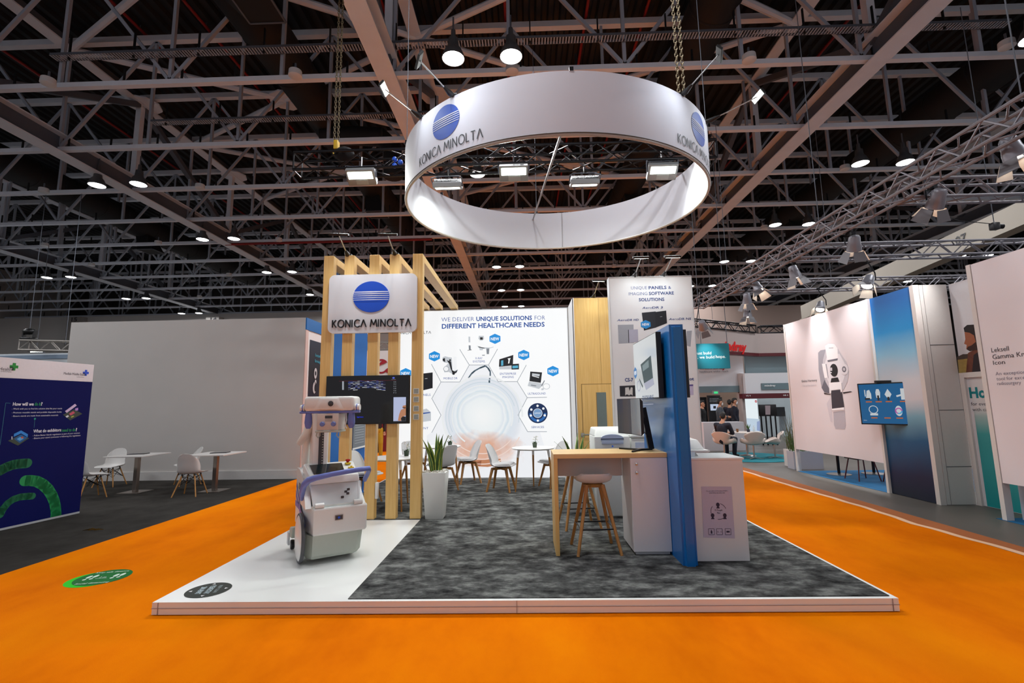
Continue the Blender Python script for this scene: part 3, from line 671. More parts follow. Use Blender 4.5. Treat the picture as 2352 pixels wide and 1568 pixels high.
W('IMAGING', (1444, 678), (1487, 677.5), 7.4, pnavy, -.012); W('SOFTWARE', (1490.5, 677), (1548, 676.5), 7.4, pbold, .02); W('SOLUTIONS', (1467.5, 691.5), (1526, 690.5), 7.4, pbold, .02)
W('Aero', (1475, 709), (1497, 708.6), 5, pnavy, 0, .35); W('DR 3', (1498, 708.6), (1522, 708), 5, pbold, .015, .2); W('Aero', (1417, 737.5), (1440, 737), 5, pnavy, 0, .35); W('DR HD', (1441, 737), (1467, 736.6), 5, pbold, .01, .2); W('Aero', (1536, 735), (1558, 734.5), 5, pnavy, 0, .35); W('DR NS', (1559, 734.5), (1587, 734), 5, pbold, .015, .2)
P = lambda pts, mt, l=2: ar.pp(pts, mt, l)
P([(1474, 718), (1506, 715), (1507, 752), (1479, 759)], pdark); P([(1504, 716.5), (1530, 713), (1532, 742), (1506, 752)], M('print_black', '#1c1e23', .5), 3); P([(1516, 727), (1521, 726.3), (1521, 727.2), (1516, 728)], pgrey, 4)
u, v = ar.at(1483, 745); ar.hexagon(u, v, .075, pblue, 5, 1.25, False); ar.text('NEW', u, v - .02, .044, pure, 6, .12, .03, 'C')
P([(1419, 746), (1455, 745), (1456, 787), (1421, 789)], pgrey); P([(1443, 757), (1465, 756), (1466, 785), (1444, 787)], M('print_lilac', '#b4b4c4', .6), 3); P([(1442.5, 757), (1444, 757), (1445, 787), (1443.5, 787)], pdark, 4)
P([(1577, 760), (1589, 759), (1586, 796), (1577, 793)], pgrey)
W('CS-7', (1435.5, 876), (1454.5, 875.5), 8, pbold, .03); W('ImagePilot', (1545, 874), (1594, 872.6), 7, pbold, .03)
P([(1423, 886), (1472, 884), (1472, 910), (1424, 910.5)], pdark); P([(1436, 890), (1444, 889), (1446, 898), (1449, 889), (1453, 890), (1453, 908), (1449, 905), (1445, 908), (1440, 905), (1436, 908)], M('print_bone', '#d5d3cf', .6), 3)
P([(1580, 883), (1592, 882.5), (1593, 907), (1580, 907.5)], M('print_paleviolet', '#c4bed8', .6)); P([(1580, 883), (1592, 882.5), (1592, 886), (1580, 886.5)], M('print_violet', '#5a4a90', .6), 3)
ar.mb.build('board', t, smooth=False, fix=False)
# ---- blue divider wall with two screens
t = thing('blue_divider', 'bright blue upright divider wall between the timber counter and white counter', 'divider', (1.55, 5.4, S))
mb = MB(); mb.prism([(1.475, 4.80, 2.44 - .0), (1.475, 4.80, S + .008), (1.475, 6.1, S + .008), (1.475, 6.1, 2.37), (1.475, 6.03, 2.44)], (.14, 0, 0), blue)
bmesh.ops.bevel(mb.bm, geom=[e for e in mb.bm.edges if abs(e.verts[0].co.z - e.verts[1].co.z) > 1.5 and e.verts[0].co.y < 5 or (e.verts[0].co.z > 2.43 and e.verts[1].co.z > 2.43 and e.verts[0].co.y < 5 and e.verts[1].co.y < 5)], offset=.03, segments=3, affect='EDGES')
mb.build('wall_board', t)
def art_tvl(ar, t):
    ar.hexagon(-.475, -.02, .075, pblue2, 2, 1.2, False); ar.text('NEW', -.53, -.045, .05, ewhite, 3, .12, .03)
    ar.poly([(-.18, .06), (.30, .12), (.34, -.13), (-.06, -.17)], G('scr_teal', '#274a50', .5), 2); ar.poly([(-.1, .04), (.2, .08), (.2, .0), (-.08, -.03)], G('scr_pale', '#8aa0a4', .5), 3)
    ar.poly([(-.06, -.17), (.34, -.13), (.38, -.2), (.02, -.25)], G('scr_lilac', '#b9bdd2', .6), 3); ar.poly([(-.27, -.1), (-.12, -.2), (-.14, -.22), (-.28, -.12)], G('scr_teal'), 3); ar.arc(-.33, -.19, .06, .014, 0, 360, G('scr_lilac'), 3, 20, 1.3)
    ar.text('QUOSABLE', -.18, -.36, .05, G('scr_navy', '#3a5a8c', .5), 3, .5, .01); ar.line((-.22, -.42), (.3, -.41), .006, G('scr_lilac'), 3)
pblue2 = G('scr_blue', '#2a84cc', .6)
tv('divider_tv', 'television with white ultrasound slide on the left face of the blue divider', 1.07, .70, (1.395, 5.57, 2.05), (0, -1, 0), (0, 0, 1), .055, art_tvl, '#d9dee0', .008, .5)
mb = MB(); mb.box(1.45, 1.475, 5.4, 5.75, 1.9, 2.2, blackm); single(mb, 'tv_bracket', 'black mounting bracket behind the television on the blue divider', 'bracket', org=(1.46, 5.57, 2.05))
tv('divider_tv', 'dark television seen edge on at the right face of the blue divider', 1.07, .70, (1.675, 5.45, 2.05), (0, 1, 0), (0, 0, 1), .058, lambda a, t: None, '#30343a', .008, .2)
# blue side wall behind the slats
t = thing('blue_side_panel', 'tall blue side wall seen through the gaps of the timber slats', 'wall panel', (-3.0, 8, S))
mb = MB(); mb.box(-3.05, -3.0, 7.05, 8.96, S + .008, 3.81, M('side_blue', '#0a66ba', .75, var=.02)); mb.build('board', t, smooth=False)
mb = MB(); mb.box(-2.998, -2.985, 8.30, 8.92, .96, 1.46, M('poster_grey', '#6f767e', .5, var=.05)); mb.box(-2.985, -2.983, 8.28, 8.94, .93, .96, whiteg); 
for i in range(9): mb.box(-2.9845, -2.983, 8.38, 8.85, 1.03 + i*.045, 1.04 + i*.045, M('poster_line', '#a9b0b8', .5))
mb.build('notice', t, smooth=False)
# ================================================================ furniture
shellw = M('shell_white', '#dcdcdc', .32, var=.01, coat=.2); cush = M('cushion_grey', '#c3c3c5', .6, var=.03, scale=60)
def shell(mb, prof, mt, thick=.012, nv=10):
    """prof: list of (y, z, halfwidth, edge lift, edge pull forward); a moulded seat shell with thickness"""
    # smooth the profile (Catmull-Rom)
    P_ = []
    for i in range(len(prof) - 1):
        p0, p1, p2, p3 = (prof[max(0, i-1)], prof[i], prof[i+1], prof[min(len(prof)-1, i+2)])
        for k in range(4):
            t = k / 4; P_.append(tuple(.5*((2*b) + (-a+c)*t + (2*a-5*b+4*c-d)*t*t + (-a+3*b-3*c+d)*t**3) for a, b, c, d in zip(p0, p1, p2, p3)))
    P_.append(prof[-1]); rows = []
    for y, z, w, up, fwd in P_:
        rows.append([Vector((w*math.sin(s*PI/2), y - fwd*abs(s)**2.2, z + up*abs(s)**2.4)) for s in [-1 + 2*j/nv for j in range(nv+1)]])
    nrm = []
    for i in range(len(rows)):
        r = []
        for j in range(nv+1):
            a = rows[min(i+1, len(rows)-1)][j] - rows[max(i-1, 0)][j]; b = rows[i][min(j+1, nv)] - rows[i][max(j-1, 0)]
            n = b.cross(a); n.normalize(); r.append(n)
        nrm.append(r)
    k = mb.mi(mt); N = len(rows)
    T = [[mb.bm.verts.new(p) for p in r] for r in rows]
    B = [[mb.bm.verts.new(p + n*thick) for p, n in zip(r, q)] for r, q in zip(rows, nrm)]
    def f(*v):
        fc = mb.bm.faces.new(v); fc.material_index = k
    for i in range(N-1):
        for j in range(nv): f(T[i][j], T[i][j+1], T[i+1][j+1], T[i+1][j]); f(B[i][j], B[i+1][j], B[i+1][j+1], B[i][j+1])
        f(T[i][0], T[i+1][0], B[i+1][0], B[i][0]); f(T[i][nv], B[i][nv], B[i+1][nv], T[i+1][nv])
    for j in range(nv): f(T[0][j], B[0][j], B[0][j+1], T[0][j+1]); f(T[N-1][j], T[N-1][j+1], B[N-1][j+1], B[N-1][j])
    return rows
TUL = [(-.235, .445, .19, .0, 0), (-.22, .458, .215, .0, 0), (-.1, .447, .235, .012, 0), (.05, .432, .235, .035, 0), (.145, .455, .225, .05, .03), (.185, .53, .215, .03, .07), (.215, .64, .21, .0, .07), (.245, .75, .19, -.01, .05), (.262, .815, .165, -.02, .03), (.268, .835, .13, -.02, .02)]
def tulip_chair():
    t = thing('lounge_chair', 'x', 'chair')
    mb = MB(); shell(mb, TUL, shellw); mb.build('seat_shell', t, angle=60)
    mb = MB(); shell(mb, [(-.2, .462, .17, .0, 0), (-.18, .475, .19, 0, 0), (-.05, .468, .2, .01, 0), (.08, .455, .195, .02, 0), (.13, .462, .17, .02, 0)], cush, .022); mb.build('cushion', t, angle=60)
    mb = MB()
    for a in (45, -45): mb.bar((-.17*math.cos(rad(a)), -.17*math.sin(rad(a)), .4), (.17*math.cos(rad(a)), .17*math.sin(rad(a)), .4), .04, .045, legwood)
    mb.lathe([(.001, .415), (.1, .415), (.1, .435), (.001, .435)], black, 16, cap=False); mb.build('seat_frame', t, smooth=False)
    for sx in (-1, 1):
        for sy in (-1, 1):
            mb = MB(); mb.bar((sx*.125, sy*.125, .415), (sx*.215, sy*.215, 0), .042, .042, legwood, w2=.026, h2=.026); mb.build('leg', t, smooth=False)
    return t
def face(dx, dy): return math.atan2(dx, -dy)      # chairs face -y at rest; turn so they face (dx, dy)
CH = [((-.47, 9.0), (.97, -.22), 'white lounge chair facing the right round table, seen side on before the backlit wall'),
      ((.52, 9.36), (-.85, -.45), 'white lounge chair tucked behind the right round table beside the timber counter'),
      ((-1.2, 9.97), (-.9, -.4), 'white lounge chair nearest the backlit wall, right of the table behind the plant'),
      ((-1.57, 9.05), (-.75, .6), 'white lounge chair turned away directly behind the snake plant'),
      ((-2.27, 9.9), (.8, -.6), 'white lounge chair partly hidden between the right timber post and the plant'),
      ((-2.68, 7.97), (.95, -.3), 'white lounge chair low behind the middle timber posts')]
c0 = tulip_chair()
for i, ((x, y), d, lab) in enumerate(CH):
    if i == 0:
        c0.location = (x, y, CZ); c0.rotation_euler = (0, 0, face(*d)); c0['label'] = lab; c0['group'] = 'white lounge chairs on the stand'
    else: dup(c0, (x, y, CZ), face(*d), lab)
def round_table():
    t = thing('round_table', 'x', 'table'); mb = MB()
    mb.lathe([(.001, .735), (.37, .735), (.392, .745), (.4, .755), (.398, .762), (.001, .762)], whiteg, 48, cap=False); mb.build('tabletop', t)
    for a in (90, 210, 330):
        c, s = math.cos(rad(a)), math.sin(rad(a)); mb = MB(); mb.tube((c*.33, s*.33, .60), (c*.39, s*.39, 0), .021, legwood, .013, 10); leg = mb.build('leg', t)
        mb = MB(); mb.tube((c*.305, s*.305, .737), (c*.331, s*.331, .60), .024, whiteg, .0225, 10); mb.bar((c*.3, s*.3, .727), (0, 0, .727), .03, .018, whiteg); mb.build('leg_bracket', leg, local=True)
    return t
rt = round_table(); rt.location = (.13, 9.02, CZ); rt['label'] = 'white round table with wooden legs left of the timber counter'; rt['group'] = 'white round tables'
dup(rt, (-1.70, 9.62, CZ), .2, 'white round table with wooden legs behind the snake plant'); dup(rt, (-2.1, 7.62, CZ), -.42, 'white round table with wooden legs behind the timber posts')
leafd = M('leaf_dark', '#3c6426', .45, var=.5, scale=9); leafe = M('leaf_edge', '#c3cc5c', .45, var=.2, scale=20); potw = M('pot_white', '#e2e4df', .4, var=.01)
def orchid(loc, lab, r):
    t = thing('orchid_pot', lab, 'potted plant', loc, 0, 'small potted plants on the round tables'); x, y, z = loc; rr = random.Random(r)
    mb = MB(); mb.lathe([(.035, z), (.045, z + .08), (.05, z + .085), (.04, z + .085), (.001, z + .075)], M('pot_green', '#3b4c34', .4), 14, Matrix.Translation((x, y, 0))); mb.build('pot', t)
    mb = MB()
    for i in range(9):
        a = rr.uniform(0, 6.28); l = rr.uniform(.06, .12); c, s = math.cos(a), math.sin(a)
        mb.grid([[(x + c*l*f - s*w, y + s*l*f + c*w, z + .08 + .09*f - .08*f*f) for w in (-.014*(1-f*f), 0, .014*(1-f*f))] for f in (0, .3, .6, .85, 1)], leafd)
    mb.build('leaves', t, fix=False)
    mb = MB()
    for i in range(9): mb.ball((x + rr.uniform(-.05, .05), y + rr.uniform(-.04, .04), z + rr.uniform(.14, .22)), .016, M('petal_white', '#f3f1ec', .6), 7, (1, 1, .6))
    mb.path([(x, y, z + .08), (x + .02, y, z + .15), (x + .03, y, z + .21)], .004, leafd, 5); mb.build('blossom', t)
for loc, lab in (((.16, 9.02), 'small white orchid pot on the table by the counter'), ((-1.5, 9.55), 'small orchid pot on the table behind the snake plant'), ((-1.93, 7.8), 'small orchid pot on the table behind the timber posts')):
    orchid((loc[0], loc[1], CZ + .762), lab, int(loc[1] * 100))
def planter(x, y, lab, seed, n, spread):
    t = thing('snake_plant', lab, 'potted plant', (x, y, CZ)); rr = random.Random(seed); z0 = CZ
    mb = MB(); b, w, h = .122, .163, .63
    mb.hexa([(x-b, y-b, z0), (x+b, y-b, z0), (x+b, y+b, z0), (x-b, y+b, z0), (x-w, y-w, z0+h), (x+w, y-w, z0+h), (x+w, y+w, z0+h), (x-w, y+w, z0+h)], potw, .006); mb.build('planter', t)
    mb = MB(); pm = [M('pebble_white', '#e6e3da', .6), M('pebble_cream', '#cfc9ba', .6)]
    for i in range(110): mb.ball((x + rr.uniform(-w+.015, w-.015), y + rr.uniform(-w+.015, w-.015), z0 + h + rr.uniform(-.004, .012)), rr.uniform(.012, .02), pm[i % 2], 7, (1, .8, .6))
    pb = mb.build('pebbles', t); pb['kind'] = 'stuff'
    mb = MB()
    for i in range(n):
        a = 2*PI*i/n*1.0 + rr.uniform(-.3, .3); ro = rr.uniform(.015, .085); H = rr.uniform(.38, .56); le = rr.uniform(.03, spread); tw = rr.uniform(-.5, .5); wd = rr.uniform(.022, .034)
        bx, by = x + math.cos(a)*ro, y + math.sin(a)*ro; rows = []
        for k in range(9):
            f = k / 8; ww = wd * (1 if f < .55 else max(.02, 1 - ((f - .55)/.45)**1.6)) * (.75 + .5*min(f*2, .5)); an = a + PI/2 + tw*f + .5*math.sin(3*f + i)
            cx_, cy_ = bx + math.cos(a)*le*f*f, by + math.sin(a)*le*f*f; dx, dy = math.cos(an), math.sin(an)
            rows.append([(cx_ + dx*ww*q, cy_ + dy*ww*q, z0 + h - .02 + H*f + (.004 if abs(q) < .1 else 0)) for q in (-1, -.72, 0, .72, 1)])
        for A, B in zip(rows, rows[1:]):
            for j in range(4): mb.faces([A[j], A[j+1], B[j+1], B[j]], [(0, 1, 2, 3)], leafe if j in (0, 3) else leafd)
    mb.build('leaves', t, fix=False)
planter(-1.292, 6.93, 'snake plant in a tall tapered white planter beside the right timber post', 4, 19, .19)
planter(.73, 7.25, 'snake plant rising behind the timber counter in front of the cabin door', 9, 8, .24)
# ---- timber counter and its cabinet
t = thing('timber_counter', 'pale timber high counter with one leg panel against the blue divider', 'counter', (.9, 5.4, CZ))
mb = MB(); mb.box(.285, 1.474, 5.15, 5.70, 1.085, 1.132, woodtop, .002, 1); mb.build('worktop', t, smooth=False)
mb = MB(); mb.box(.287, .327, 5.152, 5.698, CZ, 1.085, wood, .002, 1); mb.build('leg_panel', t, smooth=False)
lil = M('laminate_white', '#dedde0', .4, var=.01)
mb = MB(); mb.box(.327, 1.085, 5.60, 5.62, .84, 1.085, lil); mb.build('modesty_panel', t, smooth=False)
t = thing('white_cabinet', 'white locked cabinet under the timber counter beside the blue divider', 'cabinet', (1.28, 5.4, CZ))
mb = MB(); mb.box(1.09, 1.472, 5.17, 5.70, CZ + .03, 1.084, lil); mb.box(1.11, 1.46, 5.19, 5.68, CZ, CZ + .03, M('plinth_grey', '#b9bcc0', .4)); mb.build('carcass', t, smooth=False)
mb = MB(); mb.box(1.088, 1.472, 5.151, 5.169, CZ + .035, 1.082, lil, .002, 1); d_ = mb.build('door', t, smooth=False)
for zz, nm in ((1.02, 'lock'), (.93, 'knob')):
    mb = MB(); mb.lathe([(.001, 0), (.013, 0), (.013, .006), (.009, .01), (.011, .022), (.001, .024)], chrome, 14, Matrix.Translation((1.15, 5.151, zz)) @ Matrix.Rotation(PI/2, 4, 'X'), cap=False); mb.build(nm, d_)
def stool(label, loc, rz):
    t = thing('bar_stool', label, 'stool', loc, rz, 'white bar stools with wooden legs'); ROOTM[t.name] = Matrix()
    mb = MB(); shell(mb, [(-.19, .712, .12, .0, 0), (-.185, .722, .165, .0, 0), (-.12, .708, .2, .03, 0), (-.02, .694, .205, .065, 0), (.09, .70, .195, .075, .02), (.155, .735, .172, .06, .05), (.185, .78, .15, .03, .06), (.192, .805, .12, .005, .05), (.193, .81, .10, .0, .04)], shellw, .014, 12)
    mb.build('seat', t, angle=60)
    mb = MB(); mb.lathe([(.001, .66), (.1, .66), (.115, .675), (.09, .694), (.001, .694)], legwood, 18, cap=False); mb.build('seat_frame', t)
    for sx in (-1, 1):
        for sy in (-1, 1):
            mb = MB(); mb.tube((sx*.085, sy*.085, .685), (sx*.225, sy*.225, 0), .021, legwood, .016, 10); mb.build('leg', t)
    mb = MB(); f = .725 - .25; k = .085 + (.14) * f / .725; pts = [(-k, -k, .25), (k, -k, .25), (k, k, .25), (-k, k, .25)]
    for i in range(4): mb.tube(pts[i], pts[(i+1) % 4], .008, black, n=6)
    mb.build('footrest', t); return t
s1 = stool('white bar stool with wooden legs in front at the timber counter', (.72, 5.36, CZ), PI + .06)
dup(s1, (.66, 6.37, CZ), .15, 'white bar stool with wooden legs on the far side of the timber counter')
# ---- monitor on the counter
t = thing('computer_monitor', 'black curved computer monitor on V shaped stand on the timber counter', 'monitor', (1.3, 5.45, 1.132))
def arcx(y0, y1, bul, n=10): return [(1.235 - .135*i/n + bul*(1 - (2*i/n - 1)**2), y0 + (y1-y0)*i/n) for i in range(n+1)]
mz0, mz1 = 1.31, 1.70
fr = arcx(5.22, 5.80, .03); bk = [(x + .03, y) for x, y in fr]
mb = MB()
for i in range(10):
    (x0, y0), (x1, y1) = fr[i], fr[i+1]; mb.faces([(x0, y0, mz0), (x1, y1, mz0), (x1, y1, mz1), (x0, y0, mz1)], [(0, 1, 2, 3)], M('monitor_glass', '#5d6066', .08, .2, var=.01))
mb.build('screen', t, fix=False)
mb = MB()
for i in range(10):
    (x0, y0), (x1, y1) = [(a + .001, b) for a, b in (fr[i], fr[i+1])]; d0_ = .03 + .05*(1 - (2*i/10 - 1)**2); d1_ = .03 + .05*(1 - (2*(i+1)/10 - 1)**2)
    mb.faces([(x0, y0, mz0 - .008), (x1, y1, mz0 - .008), (x1 + d1_, y1, mz0 + .02), (x0 + d0_, y0, mz0 + .02), (x0, y0, mz1 + .006), (x1, y1, mz1 + .006), (x1 + d1_, y1, mz1 - .03), (x0 + d0_, y0, mz1 - .03)], [(0, 1, 2, 3), (4, 7, 6, 5), (2, 6, 7, 3), (0, 3, 7, 4), (1, 5, 6, 2), (0, 4, 5, 1)], black)
mb.build('casing', t, smooth=False)
mb = MB(); mb.bar((1.26, 5.51, 1.50), (1.34, 5.50, 1.52), .07, .06, black); mb.bar((1.335, 5.50, 1.60), (1.40, 5.49, 1.14), .06, .035, blackm, w2=.06, h2=.05); mb.build('neck', t, smooth=False)
mb = MB(); mb.bar((1.40, 5.49, 1.142), (1.25, 5.44, 1.142), .05, .016, black); mb.bar((1.26, 5.44, 1.142), (1.07, 5.62, 1.142), .03, .016, black, w2=.016); mb.bar((1.27, 5.45, 1.142), (1.13, 5.22, 1.142), .035, .016, black, w2=.018); mb.build('stand_foot', t, smooth=False)
mb = MB(); mb.path([(1.28, 5.46, 1.40), (1.32, 5.44, 1.33), (1.36, 5.45, 1.29), (1.378, 5.48, 1.27)], .004, black, 5); mb.build('cable', t)
# ---- film printers behind
pw = M('printer_white', '#e3e6e1', .4, var=.01); pb_ = M('printer_blue', '#b5c3dc', .4, var=.02)
t = thing('film_printer', 'white film printer with curved blue tray behind the timber counter', 'printer', (1.2, 7.1, CZ))
mb = MB(); mb.box(.96, 1.46, 6.85, 7.4, CZ, 1.20, pw, .02, 3)
mb.hexa([(.96, 6.87, 1.19), (1.46, 6.87, 1.19), (1.46, 7.4, 1.19), (.96, 7.4, 1.19), (1.0, 6.98, 1.30), (1.42, 6.98, 1.30), (1.44, 7.38, 1.31), (.98, 7.38, 1.31)], pw, .02, 3); mb.build('body', t)
mb = MB(); n = 10; mb.prism([(1.05, 6.842, 1.14), (1.37, 6.842, 1.14)] + [(1.21 + .16*math.cos(PI*i/n), 6.842, 1.165 + .06*math.sin(PI*i/n)) for i in range(n + 1)], (0, .03, 0), pb_); mb.box(1.05, 1.37, 6.838, 6.86, 1.155, 1.165, black); mb.box(1.06, 1.36, 6.82, 6.86, 1.09, 1.135, pb_, .006); mb.build('tray', t)
mb = MB(); mb.lathe([(.001, 0), (.012, 0), (.012, .004), (.001, .004)], navy, 14, Matrix.Translation((1.21, 6.85, 1.06)) @ Matrix.Rotation(PI/2, 4, 'X'), cap=False); mb.build('badge', t)
t = thing('side_printer', 'small white printer to the right of the film printer', 'printer', (1.6, 7.1, CZ))
mb = MB(); mb.box(1.49, 1.95, 6.95, 7.4, CZ, 1.16, pw, .015, 3); mb.box(1.49, 1.95, 6.93, 7.4, 1.165, 1.21, pw, .015, 3); mb.build('body', t); mb = MB(); mb.box(1.55, 1.9, 6.945, 6.95, 1.0, 1.1, pb_); mb.build('panel', t)
# ---- white counter on the right of the divider
lil2 = M('counter_white', '#e4e2e2', .45, var=.01)
t = thing('white_counter', 'white high counter with a safety notice right of the blue divider', 'counter', (1.9, 5.2, CZ))
mb = MB(); mb.box(1.635, 2.165, 4.96, 5.42, CZ, 1.075, lil2); mb.build('body', t, smooth=False)
mb = MB(); mb.box(1.63, 2.178, 4.945, 5.43, 1.0755, 1.095, whiteg, .002, 1); mb.build('worktop', t, smooth=False)
t = thing('safety_notice', 'lilac safety notice with three person icons taped to the white counter', 'notice', (1.88, 4.958, .57))
pl = Plane((0, 4.958, 0), (1, 0, 0), (0, 0, 1)); ar = Art(pl, eps=.001); nb = M('notice_lilac', '#c3bcd2', .55, var=.02); ni = M('notice_ink', '#2c2540', .6)
ar.pp([(1611, 1117), (1680, 1117), (1688, 1236), (1616, 1234)], nb, 1)
ar.tpx('For your safety and the safety of others,', (1622, 1128), (1671, 1128), 2.6, ni); ar.tpx('please follow the safety rules', (1629, 1132.5), (1665, 1132.5), 2.6, ni)
for x, y in ((1648.5, 1158.5), (1636.5, 1183), (1664.5, 1183)):
    u, v = ar.at(x, y); ar.disc(u, v, .018, .02, ni, 3, 16); ar.poly([(u - .018, v - .036), (u + .018, v - .036), (u + .007, v - .014), (u - .007, v - .014)], ni, 2)
u, v = ar.at(1650.5, 1174)
for a0 in (20, 140, 260): ar.arc(u, v, .076, .005, a0, a0 + 55, ni, 2)
ar.text('10 People', u, v + .004, .018, ni, 3, .075, 0, 'C'); ar.text('Max.', u, v - .022, .018, ni, 3, .034, 0, 'C')
for i, x in enumerate((1634, 1652.5, 1672)):
    u, v = ar.at(x, 1220.5); w_ = .028
    for a, b in (((-1, -1), (1, -1)), ((1, -1), (1, 1)), ((1, 1), (-1, 1)), ((-1, 1), (-1, -1))): ar.line((u + a[0]*w_, v + a[1]*w_), (u + b[0]*w_, v + b[1]*w_), .004, ni, 2)
    if i == 0: ar.rect(u - .008, v - .018, u + .008, v + .008, ni, 3); ar.rect(u - .003, v + .008, u + .003, v + .018, ni, 3)
    elif i == 1: ar.text('6 - 6', u, v - .008, .018, ni, 3, .04, 0, 'C')
    else: ar.rect(u - .016, v - .008, u + .016, v + .008, ni, 3)
ar.mb.build('sheet', t, smooth=False, fix=False)
t = thing('rear_counter', 'second white counter standing behind the white counter with the notice', 'counter', (1.95, 6.0, CZ))
mb = MB(); mb.box(1.64, 2.13, 5.75, 6.25, CZ, 1.075, lil2); mb.build('body', t, smooth=False); mb = MB(); mb.box(1.63, 2.14, 5.735, 6.26, 1.0755, 1.095, whiteg, .002, 1); mb.build('worktop', t, smooth=False)
mb = MB(); mb.hexa([(1.75, 5.85, 1.096), (2.12, 5.85, 1.096), (2.12, 6.2, 1.096), (1.75, 6.2, 1.096), (1.8, 5.95, 1.20), (2.08, 5.95, 1.20), (2.08, 6.2, 1.21), (1.8, 6.2, 1.21)], whiteg, .008); single(mb, 'desk_device', 'low white device lying on the rear white counter', 'device', org=(1.93, 6, 1.096))
mb = MB(); mb.faces([(1.66, 5.08, 1.096), (1.73, 5.05, 1.096), (1.75, 5.10, 1.14), (1.68, 5.13, 1.14), (1.72, 5.15, 1.096), (1.79, 5.12, 1.096)], [(0, 1, 2, 3), (3, 2, 5, 4)], whiteg); single(mb, 'tent_card', 'small folded white card on the white counter beside the blue divider', 'card', smooth=False, org=(1.7, 5.1, 1.096))
# ================================================================ mobile x-ray unit
mw = M('machine_white', '#e6e7e3', .35, var=.01, coat=.2); mg_ = M('machine_grey', '#b4bcb0', .45, var=.02); mp_ = M('machine_violet', '#6b7ac2', .4, var=.03); mdk = M('machine_dark', '#3a3d42', .4)
clearp = M('clear_plastic', '#f0f4f6', .1, var=.0, alpha=.28)
yaw = rad(33); t = thing('xray_machine', 'white and violet mobile x-ray unit on wheels in front of the timber slats', 'medical machine', (-2.188, 4.89, S), yaw); t.scale = (.955, .955, .955)
ROOTM[t.name] = Matrix()   # everything below is in the unit's own frame: x right along the front, y back, z up from the floor
ZF = 0
# lower grey base, chamfered in plan
def plan(x0, x1, y0, y1, c): return [(x0 + c, y0), (x1 - c, y0), (x1, y0 + c), (x1, y1), (x0, y1), (x0, y0 + c*1.6)]
mb = MB(); mb.loft([[(x, y, .055) for x, y in plan(.01, .53, .04, .72, .05)], [(x, y, .09) for x, y in plan(-.01, .555, .01, .74, .06)], [(x, y, .30) for x, y in plan(-.01, .575, -.005, .75, .06)]], mg_); mb.build('base', t, angle=30)
# white tub
mb = MB()
tub = lambda x0, x1, y0, y1: [(x0 + .07, y0), (x1 - .012, y0), (x1, y0 + .012), (x1 - .01, y1), (x0, y1), (x0 + .02, y0 + .25)]
mb.loft([[(x, y, .30) for x, y in tub(-.015, .59, -.015, .76)], [(x, y, .32) for x, y in tub(-.025, .60, -.03, .765)], [(x, y, .56) for x, y in tub(-.025, .60, -.04, .77)], [(x, y, .575) for x, y in tub(-.02, .595, -.03, .765)]], mw)
mb.prism([(-.025, .05, .57), (-.025, .30, .86), (-.025, .55, .93), (-.025, .76, .93), (-.025, .77, .57)], (.06, 0, 0), mw)
mb.prism([(.60, .05, .57), (.60, .30, .72), (.60, .55, .77), (.60, .76, .77), (.60, .77, .57)], (-.05, 0, 0), mw)
mb.box(-.02, .595, .55, .765, .56, .84, mw, .01); mb.box(.03, .55, .0, .02, .56, .60, M('machine_pale', '#cfdedb', .3)); mb.build('body', t, angle=30)
mb = MB()   # violet swooshes on the side
sd = Plane((-.0255, .77, 0), (0, -1, 0), (0, 0, 1)); ar = Art(sd, eps=.0015)
for pts, l in (([(.0, .60), (.2, .52), (.45, .44), (.78, .40), (.78, .425), (.45, .475), (.2, .57), (0, .68)], 1), ([(.02, .72), (.25, .58), (.5, .42), (.68, .33), (.74, .33), (.55, .45), (.25, .63), (.04, .77)], 2), ([(.0, .5), (.3, .5), (.6, .45), (.78, .40), (.78, .42), (.6, .48), (.3, .55), (.0, .56)], 3)): ar.poly(pts, mp_, l)
ar.text('X30', .2, .72, .07, mdk, 4, .16, .03, slant=.1); ar.mb.build('side_print', t, smooth=False, fix=False)
mb = MB(); mb.box(.26, .34, -.046, -.041, .44, .49, M('badge_frame', '#777c80', .3, .6)); mb.box(.268, .332, -.0475, -.0461, .447, .483, M('badge_dark', '#2b3a44', .3)); mb.lathe([(.001, 0), (.012, 0), (.001, .001)], kblue, 14, Matrix.Translation((.3, -.0476, .465)) @ Matrix.Rotation(PI/2, 4, 'X'), cap=False); mb.build('badge', t, smooth=False)
for sx in (-1, 1):   # big drive wheels
    xo = -.04 if sx < 0 else .50
    Rt = Matrix.Translation((xo, .20 if sx < 0 else .32, .255)) @ Matrix.Rotation(-sx*-PI/2, 4, 'Y')
    mb = MB(); mb.lathe([(.22, -.01), (.245, -.012), (.254, -.004), (.255, .012), (.248, .022), (.234, .024), (.226, .018)], M('tyre_grey', '#4c4e52', .6), 40, Rt, cap=False); wl = mb.build('wheel', t)
    mb = MB(); mb.lathe([(.232, .02), (.21, .03), (.1, .036), (.001, .038)], mw, 40, Rt, cap=False); mb.build('wheel_cover', wl, local=True)
for y_, x_ in ((.80, -.02), (.80, .55)):   # rear caster arms
    mb = MB(); mb.hexa([(x_-.06, .62, .16), (x_+.05, .62, .16), (x_+.05, y_+.06, .14), (x_-.06, y_+.06, .14), (x_-.05, .62, .28), (x_+.04, .62, .28), (x_+.04, y_+.02, .25), (x_-.05, y_+.02, .25)], mg_, .015); mb.box(x_-.075, x_-.055, y_-.06, y_+.04, .06, .20, M('caster_guard', '#c9cfd2', .4), .006); ca = mb.build('caster_arm', t)
    mb = MB(); mb.lathe([(.001, -.02), (.05, -.02), (.055, 0), (.05, .02), (.001, .02)], black, 20, Matrix.Translation((x_-.02, y_-.01, .055)) @ Matrix.Rotation(PI/2, 4, 'Y'), cap=False); mb.build('caster', ca, local=True)
